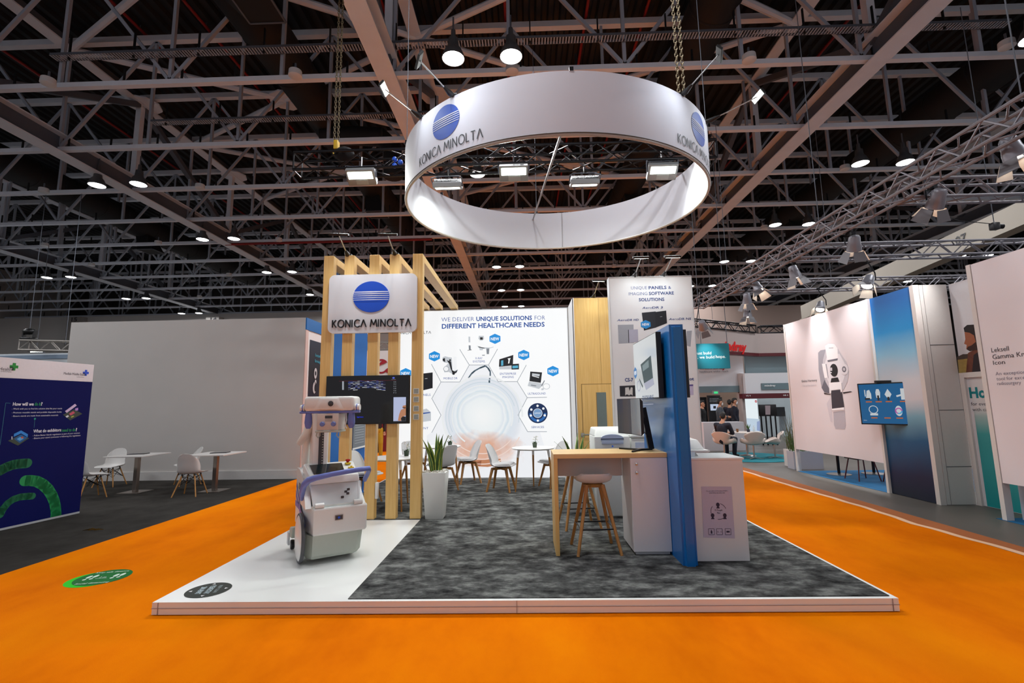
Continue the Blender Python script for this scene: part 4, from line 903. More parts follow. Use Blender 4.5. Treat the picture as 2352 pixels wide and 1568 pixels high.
# cassette bin with clear front
mb = MB(); mb.hexa([(.05, .06, .575), (.545, .06, .575), (.545, .30, .575), (.05, .30, .575), (.03, .17, .80), (.565, .17, .80), (.565, .36, .80), (.03, .36, .80)], M('bin_white', '#dfe2df', .4), .006); mb.build('cassette_bin', t)
mb = MB(); mb.hexa([(.045, .0, .60), (.55, .0, .60), (.55, .008, .60), (.045, .008, .60), (.025, .13, .80), (.57, .13, .80), (.57, .138, .80), (.025, .138, .80)], clearp)
mb.tube((.52, .02, .62), (.54, .13, .80), .012, M('clear_tube', '#e8ecee', .15, alpha=.6)); mb.build('clear_flap', t)
mb = MB()
for k, (u, v) in enumerate(((.37, .71), (.40, .73), (.39, .69), (.33, .66))): mb.box(u, u + .03, .055 + (v - .69)*.6 - .01, .06 + (v-.69)*.6 - .01, v - .012, v + .012, mdk)
mb.build('clip', t, smooth=False)
for x_ in (.06, .46):
    mb = MB(); mb.tube((x_, -.005, .60), (x_ + .09, -.005, .60), .028, mw, n=14); mb.build('roller', t)
# console
def con(x, y, z): return (x, .12 + y, .80 + z + y*.30)
mb = MB(); mb.hexa([con(.02, 0, .0), con(.55, 0, .0), con(.57, .36, .0), con(-.01, .36, .0), con(.03, .02, .075), con(.54, .02, .075), con(.55, .36, .09), con(-.0, .36, .09)], mw, .014, 3); cn = mb.build('console', t)
mb = MB(); q = [con(.07, .08, .0795), con(.40, .08, .0795), con(.41, .30, .091), (con(.055, .30, .091))]; mb.hexa([Vector(p) - Vector((0, 0, .01)) for p in q] + [Vector(p) + Vector((0, -.001, .004)) for p in q], M('console_screen', '#20282b', .12)); mb.build('screen', cn, smooth=False, local=True)
bx, by, bz = con(.47, .26, .09)
mb = MB(); mb.box(bx - .03, bx + .03, by - .03, by + .03, bz, bz + .02, M('button_yellow', '#dcc02a', .4), .006); mb.lathe([(.012, bz + .015), (.014, bz + .03), (.026, bz + .035), (.026, bz + .055), (.001, bz + .06)], M('button_red', '#b3141a', .35), 16, Matrix.Translation((bx, by, 0))); mb.build('emergency_button', cn, local=True)
bx, by, bz = con(.49, .16, .09); mb = MB(); mb.box(bx - .035, bx + .025, by - .025, by + .025, bz - .005, bz + .008, M('button_yellow'), .004); mb.lathe([(.012, bz), (.012, bz + .02), (.001, bz + .022)], M('button_yellow'), 12, Matrix.Translation((bx, by, 0))); mb.build('key_switch', cn, local=True)
# violet handle that swoops round the front
mb = MB(); hp = [(-.035, .25, .66), (-.05, .14, .74), (-.05, .02, .83), (-.02, -.06, .885), (.05, -.09, .905), (.2, -.11, .93), (.35, -.11, .945), (.5, -.1, .955), (.60, -.07, .955), (.63, .02, .93), (.635, .12, .87), (.625, .2, .80)]
sec = []
for i, p in enumerate(hp):
    a, b = Vector(hp[max(0, i-1)]), Vector(hp[min(len(hp)-1, i+1)]); d = (b - a).normalized(); side = d.cross(Vector((0, 0, 1))).normalized(); up = side.cross(d); th = (.026, .030, .028, .024, .02, .018, .018, .018, .018, .02, .022, .022)[i]; hh = th*1.5
    sec.append([Vector(p) + side*(th*math.cos(2*PI*j/10)) + up*(hh*math.sin(2*PI*j/10)) for j in range(10)])
mb.loft(sec, mp_); mb.build('handle', t, angle=70)
mb = MB(); mb.hexa([(-.025, .30, .62), (.06, .30, .62), (.06, .6, .62), (-.025, .6, .62), (-.02, .38, .90), (.05, .38, .90), (.05, .6, .94), (-.02, .6, .94)], mw, .02); mb.build('shoulder', t)
# mast at the back with the telescopic arm
mb = MB(); mb.box(.08, .26, .44, .62, .56, 1.70, mw, .02, 3); ma_ = mb.build('mast', t)
mb = MB(); mb.box(.15, .205, .4355, .4405, .80, 1.50, mdk)
for k in range(22): mb.box(.187, .199, .4345, .4354, .84 + k*.03, .85 + k*.03, mg_)
mb.build('mast_slot', ma_, smooth=False, local=True)
mb = MB(); mb.path([(.12, .50, 1.66), (.102, .508, 1.56), (.06, .52, 1.43), (.02, .52, 1.33), (-.034, .534, 1.24), (-.05, .545, 1.215)], [.04, .05, .05, .045, .04, .03], M('cable_sleeve', '#d8d2c6', .6), 12); mb.path([(.06, .56, 1.42), (.045, .66, 1.2), (.05, .70, 1.02), (.06, .70, .9)], .045, mw, 10); mb.build('cable_sleeve', t, angle=70)
mb = MB(); mb.bar((.17, .50, 1.64), (.22, .15, 1.66), .12, .1, mw); mb.build('arm', t, smooth=False)
# tube head: its own small turn towards the viewer
HM = Matrix.Translation((.225, .11, .068)) @ Matrix.Rotation(rad(-30), 4, 'Z')
def hb(mb, x0, x1, y0, y1, z0, z1, mt, bev=.01, seg=3): mb.box(x0, x1, y0, y1, z0, z1, mt, bev, seg, HM)
mb = MB(); hb(mb, -.275, .275, -.12, .14, 1.525, 1.685, mw, .035, 4)
mb.hexa([HM @ Vector(p) for p in ((-.12, -.135, 1.54), (.13, -.135, 1.54), (.2, -.11, 1.54), (-.2, -.11, 1.54), (-.06, -.135, 1.66), (.07, -.135, 1.66), (.12, -.11, 1.675), (-.12, -.11, 1.675))], mw, .012)
hd = mb.build('tube_head', t, angle=45)
mb = MB(); mb.lathe([(.042, 0), (.042, .012), (.03, .014), (.03, .01), (.001, .01)], M('dial_rim', '#d9dbd8', .35), 24, HM @ Matrix.Translation((.03, -.133, 1.605)) @ Matrix.Rotation(PI/2, 4, 'X'), cap=False); mb.lathe([(.034, .0125), (.02, .016), (.001, .018)], mdk, 24, HM @ Matrix.Translation((.03, -.133, 1.605)) @ Matrix.Rotation(PI/2, 4, 'X'), cap=False); mb.build('angle_dial', hd, local=True)
mb = MB(); hb(mb, -.325, .325, -.10, -.03, 1.50, 1.525, mp_, .008); mb.build('handle_rail', t)
for sx in (-1, 1):
    mb = MB(); mb.tube(HM @ Vector((sx*.275, -.06, 1.56)), HM @ Vector((sx*.325, -.06, 1.56)), .04, mw, .034, 16); mb.tube(HM @ Vector((sx*.29, -.06, 1.56)), HM @ Vector((sx*.30, -.06, 1.56)), .042, mp_, n=16); mb.build('end_cap', t)
    mb = MB(); x = sx*.235; mb.loft([[HM @ Vector((x + dx*w, -.065 + dy*w*.9, z)) for dx, dy in [(1.15*math.cos(PI*q_/6), 1.15*math.sin(PI*q_/6)) for q_ in range(12)]] for z, w in ((1.50, .028), (1.46, .033), (1.40, .036), (1.36, .030), (1.335, .018))], mp_); g = mb.build('grip', t, angle=60)
mb = MB(); hb(mb, -.12, .115, -.135, .1, 1.315, 1.50, M('collimator_beige', '#cfc6bd', .4, var=.01), .008); hb(mb, -.13, .125, -.145, .1, 1.295, 1.316, mg_, .004); co = mb.build('collimator', t)
CM = M('knob_violet', '#6b7cba', .4)
for x in (-.055, .065):
    mb = MB(); mb.lathe([(.026, 0), (.026, .014), (.02, .02), (.001, .02)], CM, 18, HM @ Matrix.Translation((x, -.135, 1.385)) @ Matrix.Rotation(PI/2, 4, 'X')); mb.build('knob', co, local=True)
mb = MB(); hb(mb, -.03, .05, -.1375, -.1345, 1.445, 1.475, mdk, 0); hb(mb, -.03, .05, -.1375, -.1345, 1.41, 1.44, M('label_grey', '#b0aaa2', .5), 0); mb.build('display', co, smooth=False, local=True)
for x in (-.12, .10):
    mb = MB(); mb.path([HM @ Vector(p) for p in ((x, -.1, 1.31), (x - .01, -.1, 1.26), (x + .01, -.1, 1.235), (x + .025, -.09, 1.26), (x + .02, -.08, 1.30))], .007, mg_, 6); mb.build('wire_hook', co, local=True)
mb = MB(); mb.path([HM @ Vector(p) for p in ((.16, -.02, 1.5), (.165, -.02, 1.42), (.155, -.03, 1.36), (.175, -.03, 1.33))], .008, mw, 6); mb.build('hand_switch', t)
# ================================================================ ring banner, lighting truss, hoists
fab = M('ring_fabric', '#cdced6', .7, var=.01, scale=8, bump=.02)
RC, RR, RZ0, RH = Vector((.553, 7.862, 5.0)), 2.5, 5.0, .80
RTILT = Matrix.Translation(RC) @ Matrix.Rotation(rad(2.9), 4, 'X')
t = thing('ring_banner', 'big white round fabric ring banner hanging over the stand with two logos', 'hanging banner', tuple(RC)); ROOTM[t.name] = Matrix.Translation(RC)
def ringp(a, r, z): return RTILT @ Vector((r*math.cos(a), r*math.sin(a), z))
N = 128; mb = MB(); k = 0
for r0, r1 in ((RR, RR),):
    A = [[ringp(2*PI*i/N, r, z) for i in range(N + 1)] for r, z in ((RR, .012), (RR + .0, RH), (RR - .012, RH + .004), (RR - .03, RH), (RR - .03, .012))]
    for P0, P1 in zip(A, A[1:]):
        for i in range(N): mb.faces([P0[i], P0[i+1], P1[i+1], P1[i]], [(0, 1, 2, 3)], fab)
bmesh.ops.remove_doubles(mb.bm, verts=mb.bm.verts[:], dist=1e-5); mb.build('fabric', t, angle=50)
mb = MB(); rim = M('rim_frame', '#b3aea6', .45, .2, var=.05)
mb.path([ringp(2*PI*i/N, RR - .015, 0) for i in range(N)], .022, rim, 8, True); mb.path([ringp(2*PI*i/N, RR + .004, .016) for i in range(N)], .007, M('rim_dark', '#5a5550', .5), 6, True); mb.build('rim', t)
mb = MB()
for a in (-98, 82): mb.bar(ringp(rad(a), RR - .034, .012), ringp(rad(a), RR - .034, RH), .008, .006, M('seam_grey', '#8d8a8a', .6))
mb.build('seam', t, smooth=False)
# cross tube inside
mb = MB(); mb.tube(ringp(rad(-91), RR - .03, .06), ringp(rad(97), RR - .03, .66), .018, M('tube_grey', '#85868a', .4, .5)); mb.build('cross_tube', t)
def ringmap(a0):
    def mp(u, v, h): return ringp(a0 + u / RR, RR + h, v)
    return mp
ndk = M('ring_ink', '#26262b', .6)
def ring_logo(apx):
    # angle on the near face where the emblem sits
    best = min((abs((proj := project(ringp(rad(d/4), RR, .5)))[0] - apx[0]) + abs(proj[1] - apx[1]), d/4) for d in range(180*4, 360*4))
    a0 = rad(best[1]); ar = Art(ringmap(a0), eps=.004)
    ar.emblem(0, .50, .262, .228, M('ring_blue', '#0d3f9e', .6, var=.05), fab, 1); ar.wordmark(-.62, .10, 1.24, .125, ndk, 2); ar.mb.build('logo', t, smooth=False, fix=False)
def project(p):
    d = Vector(p) - CAMLOC; w = d.dot(CF); return (CX + FPX*d.dot(CR)/w, CY - FPX*d.dot(CU)/w)
ring_logo((1023, 288)); ring_logo((1611, 297))
mb = MB()
for a in (-88, -20, 30, 95, 150, 200): p = ringp(rad(a), RR - .015, RH); mb.box(p.x - .025, p.x + .025, p.y - .02, p.y + .02, p.z, p.z + .05, blackm)
mb.build('lifting_eye', t, smooth=False)
# suspension lines of the ring
for a, lab in ((-20, 'thin steel line holding the ring banner near its right edge'), (95, 'thin steel line holding the far side of the ring banner'), (200, 'thin steel line holding the ring banner near its left edge')):
    p = ringp(rad(a), RR - .015, RH + .05); mb = MB(); mb.tube(p, (p.x, p.y, 10.0), .006, steeld, n=5); single(mb, 'hanging_wire', lab, 'wire', org=p)
chainm = M('chain_brass', '#7a6f58', .45, .6, var=.1)
def chain(x, y, z0, z1, lab, n=2):
    t = thing('hoist_chain', lab, 'chain', (x, y, z0))
    for s in range(n):
        mb = MB(); z = z0; i = 0; xo = x + (s - (n-1)/2)*.07
        while z < z1:
            A = [(xo + (.02*math.cos(2*PI*j/8) if i % 2 else 0), y + (0 if i % 2 else .02*math.cos(2*PI*j/8)), z + .035*math.sin(2*PI*j/8)) for j in range(8)]
            mb.path(A, .007, chainm, 4, True); z += .052; i += 1
        mb.build('strand', t, smooth=False)
    return t
pc = min((abs(q[0] - 1566) + abs(q[1] - 205), d/4) for d in range(180*4, 380*4) for q in [project(RTILT @ Vector(((RR - .015)*math.cos(rad(d/4)), (RR - .015)*math.sin(rad(d/4)), RH)))])[1]
pc = ringp(rad(pc), RR - .015, RH); chain(pc.x, pc.y, pc.z + .03, 10.0, 'pair of hoist chains rising from the right side of the ring banner')
# arm spots clamped to things
def arm_spot(base, head, lab, lit, aim, power=0, group='long arm LED spots'):
    base, head = Vector(base), Vector(head); t = thing('arm_spot', lab, 'spot light', tuple(base), 0, group); d = (head - base)
    mb = MB(); mb.box(base.x - .05, base.x + .05, base.y - .03, base.y + .03, base.z, base.z + .04, black, .006); mb.build('clamp', t)
    mb = MB(); mid = base + d*.32; mb.path([base + Vector((0, 0, .02)), base + d*.12, base + d*.3], [.03, .038, .016], black, 10); mb.build('driver_housing', t)
    mb = MB(); mb.tube(base + d*.3, head, .009, chrome, n=8); mb.build('arm', t)
    aim = Vector(aim); n = (aim - head).normalized(); side = n.cross(Vector((0, 0, 1))).normalized(); up = side.cross(n)
    mb = MB(); W_, H_ = .13, .045
    c = [head + side*(i*W_) + up*(j*H_) for i, j in ((-1, -1), (1, -1), (1, 1), (-1, 1))]
    mb.hexa([p - n*.03 for p in c] + c, black, .004, 1); hd = mb.build('lamp_head', t, smooth=False)
    if lit:
        mb = MB(); mb.poly([p*1.0 + n*.002 + (head - p)*.12 for p in c], floodw); mb.build('lens', t, smooth=False, fix=False)
    if power:
        l = bpy.data.lights.new('arm_light', 'SPOT'); l.energy = power; l.spot_size = rad(115); l.spot_blend = .9; l.shadow_soft_size = .08; l.color = (.85, .93, 1)
        o = bpy.data.objects.new('arm_light', l); COL.objects.link(o); o.location = head + n*.03; o.rotation_euler = (-n).to_track_quat('Z', 'Y').to_euler()
    return t
def rb(deg): return ringp(rad(deg), RR - .015, RH)
def ringdeg(px, py):
    return min((math.hypot(q[0] - px, q[1] - py), d/2) for d in range(160*2, 380*2) for q in [project(ringp(rad(d/2), RR - .015, RH))])[1]
for (bx, by), (hx, hy), dist, lab, lit in (((968, 272), (884, 205), .9, 'lit arm spot leaning out left of the ring banner, lower of two', 1), ((1040, 222), (965, 140), .9, 'arm spot leaning out above the left logo of the ring banner', 0),
                                      ((1575, 208), (1650, 126), .9, 'arm spot leaning out above the right shoulder of the ring banner', 0), ((1640, 276), (1740, 222), .9, 'lit arm spot leaning out right of the ring banner, lower of two', 1)):
    dg = ringdeg(bx, by); b = rb(dg); h = ony(hx, hy, b.y - (.35 if lit else .55)); aimp = ringp(rad(dg + (12 if bx < 1200 else -12)), RR, .35)
    arm_spot(b, h, lab, lit, aimp, ARM_W if lit else ARM_W)
for i, (bx, hx, hy) in enumerate(((800, 779, 541), (908, 891, 541))):
    b = ony(bx, 584, 6.91); b.z = 3.92; h = ony(hx, hy, 6.35); arm_spot(b, h, 'arm spot on top of the timber tower aimed at the logo sign, ' + ('left one', 'right one')[i], 0, (b.x, 6.8, 3.0), SIGN_W)
for i, (bx, hx, hy, lit) in enumerate(((1456, 1472, 593, 1), (1522, 1544, 591, 1))):
    b = ony(bx, 634, 8.08); b.z = 3.80; h = ony(hx, hy, 7.5); arm_spot(b, h, 'lit arm spot on top of the white text tower, ' + ('left one', 'right one')[i], lit, (b.x, 8.0, 2.9), PANEL_W)
b = ony(1362, 683, 9.6); b.z = 3.79; arm_spot(b, ony(1375, 646, 9.15), 'lit arm spot on the roof of the timber cabin', 1, (b.x, 9.5, 2.5), PANEL_W)
# ---- black lighting truss with floods
def box_truss(name, label, p, q, w, mt, r=.024, step=.5, group=None, diag=True):
    p, q = Vector(p), Vector(q); d = (q - p).normalized(); side = d.cross(Vector((0, 0, 1))).normalized(); up = Vector((0, 0, 1)); t = thing(name, label, 'truss', tuple(p), 0, group); L = (q - p).length
    C = [side*(i*w/2) + up*(j*w/2) for i, j in ((-1, -1), (1, -1), (1, 1), (-1, 1))]
    for c in C:
        mb = MB(); mb.tube(p + c, q + c, r, mt, n=8); mb.build('chord', t)
    mb = MB(); n = int(L/step); s = L/n
    for i in range(n):
        for a in range(4):
            c0_, c1_ = C[a], C[(a+1) % 4]; A = p + d*(i*s); B = p + d*((i+1)*s)
            if i % 2: c0_, c1_ = c1_, c0_
            mb.tube(A + c0_, B + c1_, r*.5, mt, n=5)
    for e in (0, L):
        for a in range(4): mb.tube(p + d*e + C[a], p + d*e + C[(a+1) % 4], r*.6, mt, n=5)
    mb.build('lattice', t); return t
TYB = 8.25
box_truss('light_truss', 'black box truss with floodlights crossing inside the ring banner', (-4.15, TYB, 6.14), (3.5, TYB, 6.14), .34, M('truss_black', '#1b1b1e', .3, .5, var=.2), .026, .42)
p = ony(772, 330, TYB)
chain(p.x, TYB, 6.62, 10.1, 'long hoist chain pair holding the left end of the black light truss')
t = thing('hoist_hook', 'yellow hook and black hoist bag at the left end of the black light truss', 'hoist', (p.x, TYB, 6.36))
mb = MB(); mb.box(p.x - .03, p.x + .05, TYB - .06, TYB + .06, 6.42, 6.6, M('hook_yellow', '#c9a326', .5), .015); mb.path([(p.x, TYB, 6.42), (p.x - .05, TYB, 6.38), (p.x - .03, TYB, 6.33), (p.x + .02, TYB, 6.34)], .018, M('hook_yellow'), 8); mb.build('hook', t)
mb = MB(); mb.ball((p.x + .16, TYB, 6.34), .17, M('bag_black', '#121214', .9), 14, (1.1, .7, .8)); mb.build('bag', t)
mb = MB()
for a in (0, 120, 240): mb.ball((ony(916, 370, TYB).x + .07*math.cos(rad(a)), TYB - .15, 6.06 + .07*math.sin(rad(a))), .05, M('plug_blue', '#1f57c8', .4), 10)
single(mb, 'power_plug', 'blue power connectors on the black light truss left of the ring banner', 'plug', org=(ony(916, 370, TYB).x, TYB - .15, 6.06))
def flood(x, y, z, tilt, lab, back):
    t = thing('flood_light', lab, 'flood light', (x, y, z), 0, 'floodlights on the black truss')
    Rm = Matrix.Translation((x, y, z)) @ Matrix.Rotation(rad(tilt), 4, 'X')     # lens faces local -y, tilted down
    mb = MB(); mb.box(-.26, .26, -.04, .06, -.15, .15, M('flood_grey', '#8b8f8f', .4, .3), .012, 2, Rm)
    for i in range(20): mb.box(-.24 + i*.0253, -.232 + i*.0253, .06, .12, -.13, .12, M('fin_grey', '#6d7274', .4, .4), 0, 1, Rm)
    mb.build('housing', t, smooth=False)
    mb = MB(); mb.box(-.22, .22, -.046, -.041, -.02, .11, floodw, 0, 1, Rm); mb.build('lens', t, smooth=False)
    mb = MB(); mb.box(-.10, .12, -.048, -.041, -.13, -.04, M('flood_plate', '#9fa3a0', .4), .004, 1, Rm); mb.build('plate', t, smooth=False)
    mb = MB(); mb.path([Rm @ Vector((-.27, .0, 0)), Rm @ Vector((-.28, .12, .16)), Vector((x - .2, y, z + .20)), Vector((x + .2, y, z + .20)), Rm @ Vector((.28, .12, .16)), Rm @ Vector((.27, 0, 0))], .012, steeld, 6); mb.tube((x, y, z + .2), (x, y, z + .38), .015, chrome); mb.build('yoke', t)
    n = (Rm.to_3x3() @ Vector((0, -1, 0))); l = bpy.data.lights.new('flood', 'AREA'); l.shape = 'RECTANGLE'; l.size = .44; l.size_y = .13; l.energy = FLOOD_W * (.4 if back else 1); l.color = (.95, 1, .94); l.spread = rad(150)
    o = bpy.data.objects.new('flood', l); COL.objects.link(o); o.location = Vector((x, y, z)) + n*.06 + (Rm.to_3x3() @ Vector((0, 0, .045))); o.rotation_euler = (-n).to_track_quat('Z', 'Y').to_euler()
for (px_, py_), bk, lab in (((830, 406), 0, 'lit floodlight hanging from the black truss left of the ring banner'), ((1029, 428), 1, 'floodlight inside the ring banner seen from behind, left one of two'), ((1180, 397), 0, 'lit floodlight inside the ring banner facing us, near the middle'),
                        ((1342, 421), 1, 'floodlight inside the ring banner seen from behind, right one of two'), ((1521, 394), 0, 'lit floodlight inside the right end of the ring banner')):
    p = ony(px_, py_, TYB + (.12 if bk else -.12))
    flood(p.x, p.y, p.z, 106 if bk else 52, lab, bk)
# ================================================================ left neighbour
gw = bpy.data.materials.new('booth_fabric_grey'); gw = M('booth_grey', '#c4c1bc', .85, var=.05, scale=1.3)
t = thing('booth_wall', 'large blank pale grey booth wall behind the two square tables', 'wall panel', (-8.4, 11.5, 0))
mb = MB(); mb.box(-11.42, -5.43, 11.55, 11.7, 0, 3.9, gw); mb.build('wall_board', t, smooth=False)
mb = MB(); mb.box(-11.40, -5.45, 11.52, 11.549, 0, .20, M('booth_skirting', '#c9c7c3', .6)); mb.build('skirting', t, smooth=False)
t = thing('poster_wall', 'side wall with blue top band and dark poster, left of the timber slats', 'wall panel', (-5.43, 13, 0))
mb = MB(); mb.box(-5.53, -5.42, 11.701, 16.5, 0, 3.6, white); mb.build('wall_board', t, smooth=False)
mb = MB(); mb.box(-5.54, -5.40, 11.56, 16.5, 3.601, 3.9, blue); mb.box(-5.429, -5.41, 11.56, 11.70, 0, 3.6, M('trim_pink', '#d8c0b8', .6)); mb.build('top_band', t, smooth=False)
pl = Plane((-5.42, 12, 0), (0, 1, 0), (0, 0, 1)); ar = Art(pl, eps=.004)
pst = ramp_mat('poster_fade', 'Z', 1.9, 3.6, [(0, '#0c1630'), (.4, '#0a0d18'), (1, '#0d1a36')])
ar.rect(-.2, 1.95, 1.9, 3.38, pst, 1); ar.rect(.9, 2.2, 1.85, 3.3, M('poster_teal', '#0b3f66', .5, var=.7, scale=5), 2)
ar.text('Intelligent', .12, 2.98, .085, M('poster_cyan', '#3fa9c4', .5), 3, .75, .01); ar.text('Imaging', .12, 2.83, .085, M('poster_cyan'), 3, .6, .01)
pwht = M('poster_pale', '#c8ccd0', .5)
for u, v, a, b in ((.18, 2.55, .09, .14), (.75, 2.42, .2, .1), (.15, 2.18, .1, .15), (.2, 2.33, .05, .06)): ar.disc(u, v, a, b, pwht, 3, 14)
ar.disc(.18, 2.55, .04, .06, M('poster_black', '#101420', .5), 4, 12); ar.rect(.55, 2.3, .95, 2.42, pwht, 4); ar.disc(.2, 2.18, .06, .1, M('poster_black'), 4, 12)
ar.rect(-.12, .2, .45, 1.9, M('poster_greydoor', '#a4a8ad', .4), 1); ar.rect(.5, .1, 1.9, 1.93, M('poster_navy', '#10336e', .5), 1)
ar.mb.build('poster', t, smooth=False, fix=False)
# dark blue info wall
P0, P1 = Vector((-7.40, 7.974, 0)), Vector((-7.63, 5.5, 0)); d = (P0 - P1).normalized(); nn = Vector((d.y, -d.x, 0))
t = thing('info_wall', 'dark navy exhibitor information wall with green arcs at the left edge', 'display panel', tuple(P0))
def wallslab(z0, z1, mt, off=0, th=.06):
    mb = MB(); a, b = P1 + nn*off, P0 + nn*off; mb.hexa([Vector((p.x, p.y, z)) for z in (z0, z1) for p in (a, b, b - nn*th, a - nn*th)], mt); return mb
nav = M('info_navy', '#0b1150', .6, var=.06, scale=2, spec=.12); wallslab(.03, 2.16, nav).build('navy_panel', t, smooth=False)
wallslab(2.161, 2.455, M('info_header', '#dcd6d8', .6)).build('header_panel', t, smooth=False); wallslab(0, .029, silver, .004, .07).build('base_rail', t, smooth=False)
pl = Plane(P0, d, (0, 0, 1)); ar = Art(pl, eps=.0006); iw = M('info_white', '#e4e4ea', .6); ig = M('info_green', '#18914f', .5, var=.1, scale=12); igd = M('info_greendark', '#0f6a44', .5, var=.25, scale=12); idk = M('info_text', '#3a3a40', .6); itl = M('info_line', '#2c6a80', .6)
ar.tpx('Medlab Health', (-42, 848), (27, 851), 8, idk, 3); ar.tpx('by Informa Markets', (2, 853.5), (26, 855), 2.5, idk); ar.tpx('Medlab Middle East', (146, 860), (193, 862.5), 6, idk); ar.tpx('by Informa Markets', (176, 866), (193, 867), 2.3, idk)
for (x, y, r_, h_) in ((32, 842, .055, '#1d8a2e'), (197, 856, .05, '#2650c8')):
    u, v = ar.at(x, y); mt = M('cross_' + h_[1:], h_, .5); mt2 = M('crossd_' + h_[1:], '#123a1c' if h_[1] == '1' else '#14286e', .5)
    ar.rect(u - r_, v - r_*.38, u + r_, v + r_*.38, mt, 3); ar.rect(u - r_*.38, v - r_, u + r_*.38, v + r_, mt, 4); ar.rect(u - r_*.38, v - r_, u, v - r_*.3, mt2, 5); ar.rect(u - r_, v - r_*.38, u - r_*.3, v, mt2, 5)
ar.tpx('How will we', (29, 931.5), (77, 931), 8, iw, 3, .02); ar.tpx('do it', (79, 931), (93, 931), 8, ig, 3, .02); ar.tpx('?', (93.5, 931), (97, 931), 8, iw, 3, .02)
for y, s, x1 in ((940, '- Work with you to find the solution that fits your needs', 142), (948.3, '- Promote reusable stands and prohibit disposable builds', 141), (956, '- Ensure stands are made from sustainable materials', 133)): ar.tpx(s, (27, y), (x1, y - .5), 3.6, iw)
ar.tpx('What do exhibitors', (76, 992.5), (140, 991), 7.5, iw, 3, .02); ar.tpx('need to do', (142, 991), (173, 990), 7.5, ig, 3, .02); ar.tpx('?', (173.5, 990), (176.5, 989.5), 7.5, iw, 3, .02)
for y, s, x1 in ((1000, '- Follow Better Stands regulations as part of your contract', 183), (1008, '- Ensure your stand contractor is following the regulations', 184)): ar.tpx(s, (75, y), (x1, y - 3), 3.6, iw)
for a, b in (((24, 926), (13, 925)), ((13, 925), (0, 1022)), ((80, 962), (78, 982))): ar.line(ar.at(*a), ar.at(*b), .006, itl, 2)
u, v = ar.at(80, 961.5); ar.disc(u, v, .014, .014, M('info_dot', '#1d9a80', .5), 3, 12)
def iso(pts, h_, l=3): ar.pp(pts, M('iso_' + h_[1:], h_, .6), l)
iso([(144, 952), (170, 940), (189, 950), (161, 965)], '#39443a'); iso([(149, 944), (172, 927), (176, 931), (153, 948)], '#cdb8d8', 4); iso([(158, 950), (168, 944), (172, 948), (162, 954)], '#c8556a', 5); iso([(172, 938), (179, 936), (179, 942), (173, 943)], '#b58ad0', 5); iso([(150, 956), (156, 953), (158, 956), (153, 959)], '#d9dde0', 5); iso([(162, 957), (168, 954), (170, 956), (164, 959)], '#a8b04a', 5)
iso([(18, 1012), (46, 998), (67, 1006), (41, 1023)], '#39443a'); iso([(31, 1003), (32, 996), (48, 988), (64, 997), (63, 1004), (48, 995)], '#2f86d6', 4); iso([(32, 1008), (48, 997), (63, 1005), (45, 1017)], '#1f5f96', 4); iso([(38, 1008), (46, 1003), (54, 1007), (45, 1012)], '#5aa8e0', 5); iso([(47, 1004), (51, 1002), (54, 1005), (50, 1007)], '#c8562a', 6); iso([(26, 1002), (28, 1002), (28, 1009), (26, 1009)], '#dfe2e6', 5)
def arcpx(pts, w, mt, l=2):
    Q = [ar.at(*p) for p in pts]
    for i, (a, b) in enumerate(zip(Q, Q[1:])): ar.line(a, b, w, mt, l)
    for p in Q: ar.disc(p[0], p[1], w/2, w/2, mt, l, 18)
arcpx([(-20, 1088), (0, 1080.5), (14, 1073), (30, 1067), (46, 1064.5), (62, 1063.5)], .138, igd)
arcpx([(58, 1103.5), (70, 1103), (84, 1105), (98, 1112), (110, 1123), (119, 1137), (125, 1152), (128, 1168), (129, 1184), (128, 1182)], .155, ig)
arcpx([(0, 1182), (8, 1167), (18, 1155), (31, 1146), (46, 1141), (62, 1139.5), (74, 1139)], .098, igd)
ar.mb.build('print', t, smooth=False, fix=False)
# chairs with wire struts
eam = M('shell_cream', '#d9d8d4', .4, var=.01); dowel = wood_mat(bpy.data.materials.new('dowel_wood'), '#b07a3e', '#c8924f', (9, 9, .8))
def dsw():
    t = thing('side_chair', 'x', 'chair'); mb = MB()
    shell(mb, [(-.225, .425, .17, .0, 0), (-.21, .435, .205, .0, 0), (-.1, .432, .225, .02, 0), (.06, .415, .225, .05, 0), (.15, .44, .22, .06, .04), (.19, .53, .215, .03, .08), (.215, .65, .205, .0, .08), (.238, .75, .18, -.02, .05), (.25, .805, .13, -.03, .03), (.252, .815, .09, -.02, .02)], eam)
    mb.build('seat_shell', t, angle=60)
    for sx in (-1, 1):
        for sy in (-1, 1):
            mb = MB(); mb.tube((sx*.12, sy*.11, .385), (sx*.22, sy*.21 + .01, 0), .013, dowel, .011, 8); mb.tube((sx*.12, sy*.11, .385), (sx*.115, sy*.10, .42), .012, black, n=6); mb.build('leg', t)
    mb = MB()
    for a, b in (((-1, -1), (1, 1)), ((1, -1), (-1, 1)), ((-1, -1), (1, -1)), ((-1, 1), (1, 1)), ((-1, -1), (-1, 1)), ((1, -1), (1, 1))):
        mb.tube((a[0]*.12, a[1]*.11, .385), (b[0]*.165, b[1]*.155, .2), .005, black, n=5); mb.tube((b[0]*.12, b[1]*.11, .385), (a[0]*.165, a[1]*.155, .2), .005, black, n=5)
    mb.build('wire_struts', t); return t
DS = [((-8.5, 9.35), (.5, .8), 'white side chair half hidden by the navy info wall, nearest to it'), ((-9.35, 10.75), (.1, -.98), 'white side chair left of the first square table, facing us'),
      ((-6.62, 9.5), (-.12, .98), 'white side chair with its back to us in front of the right square table'), ((-7.65, 10.85), (-.65, -.75), 'white side chair behind the right square table against the grey wall'), ((-9.75, 9.95), (.9, .3), 'white side chair showing only a sliver beside the navy info wall')]
d0 = dsw()
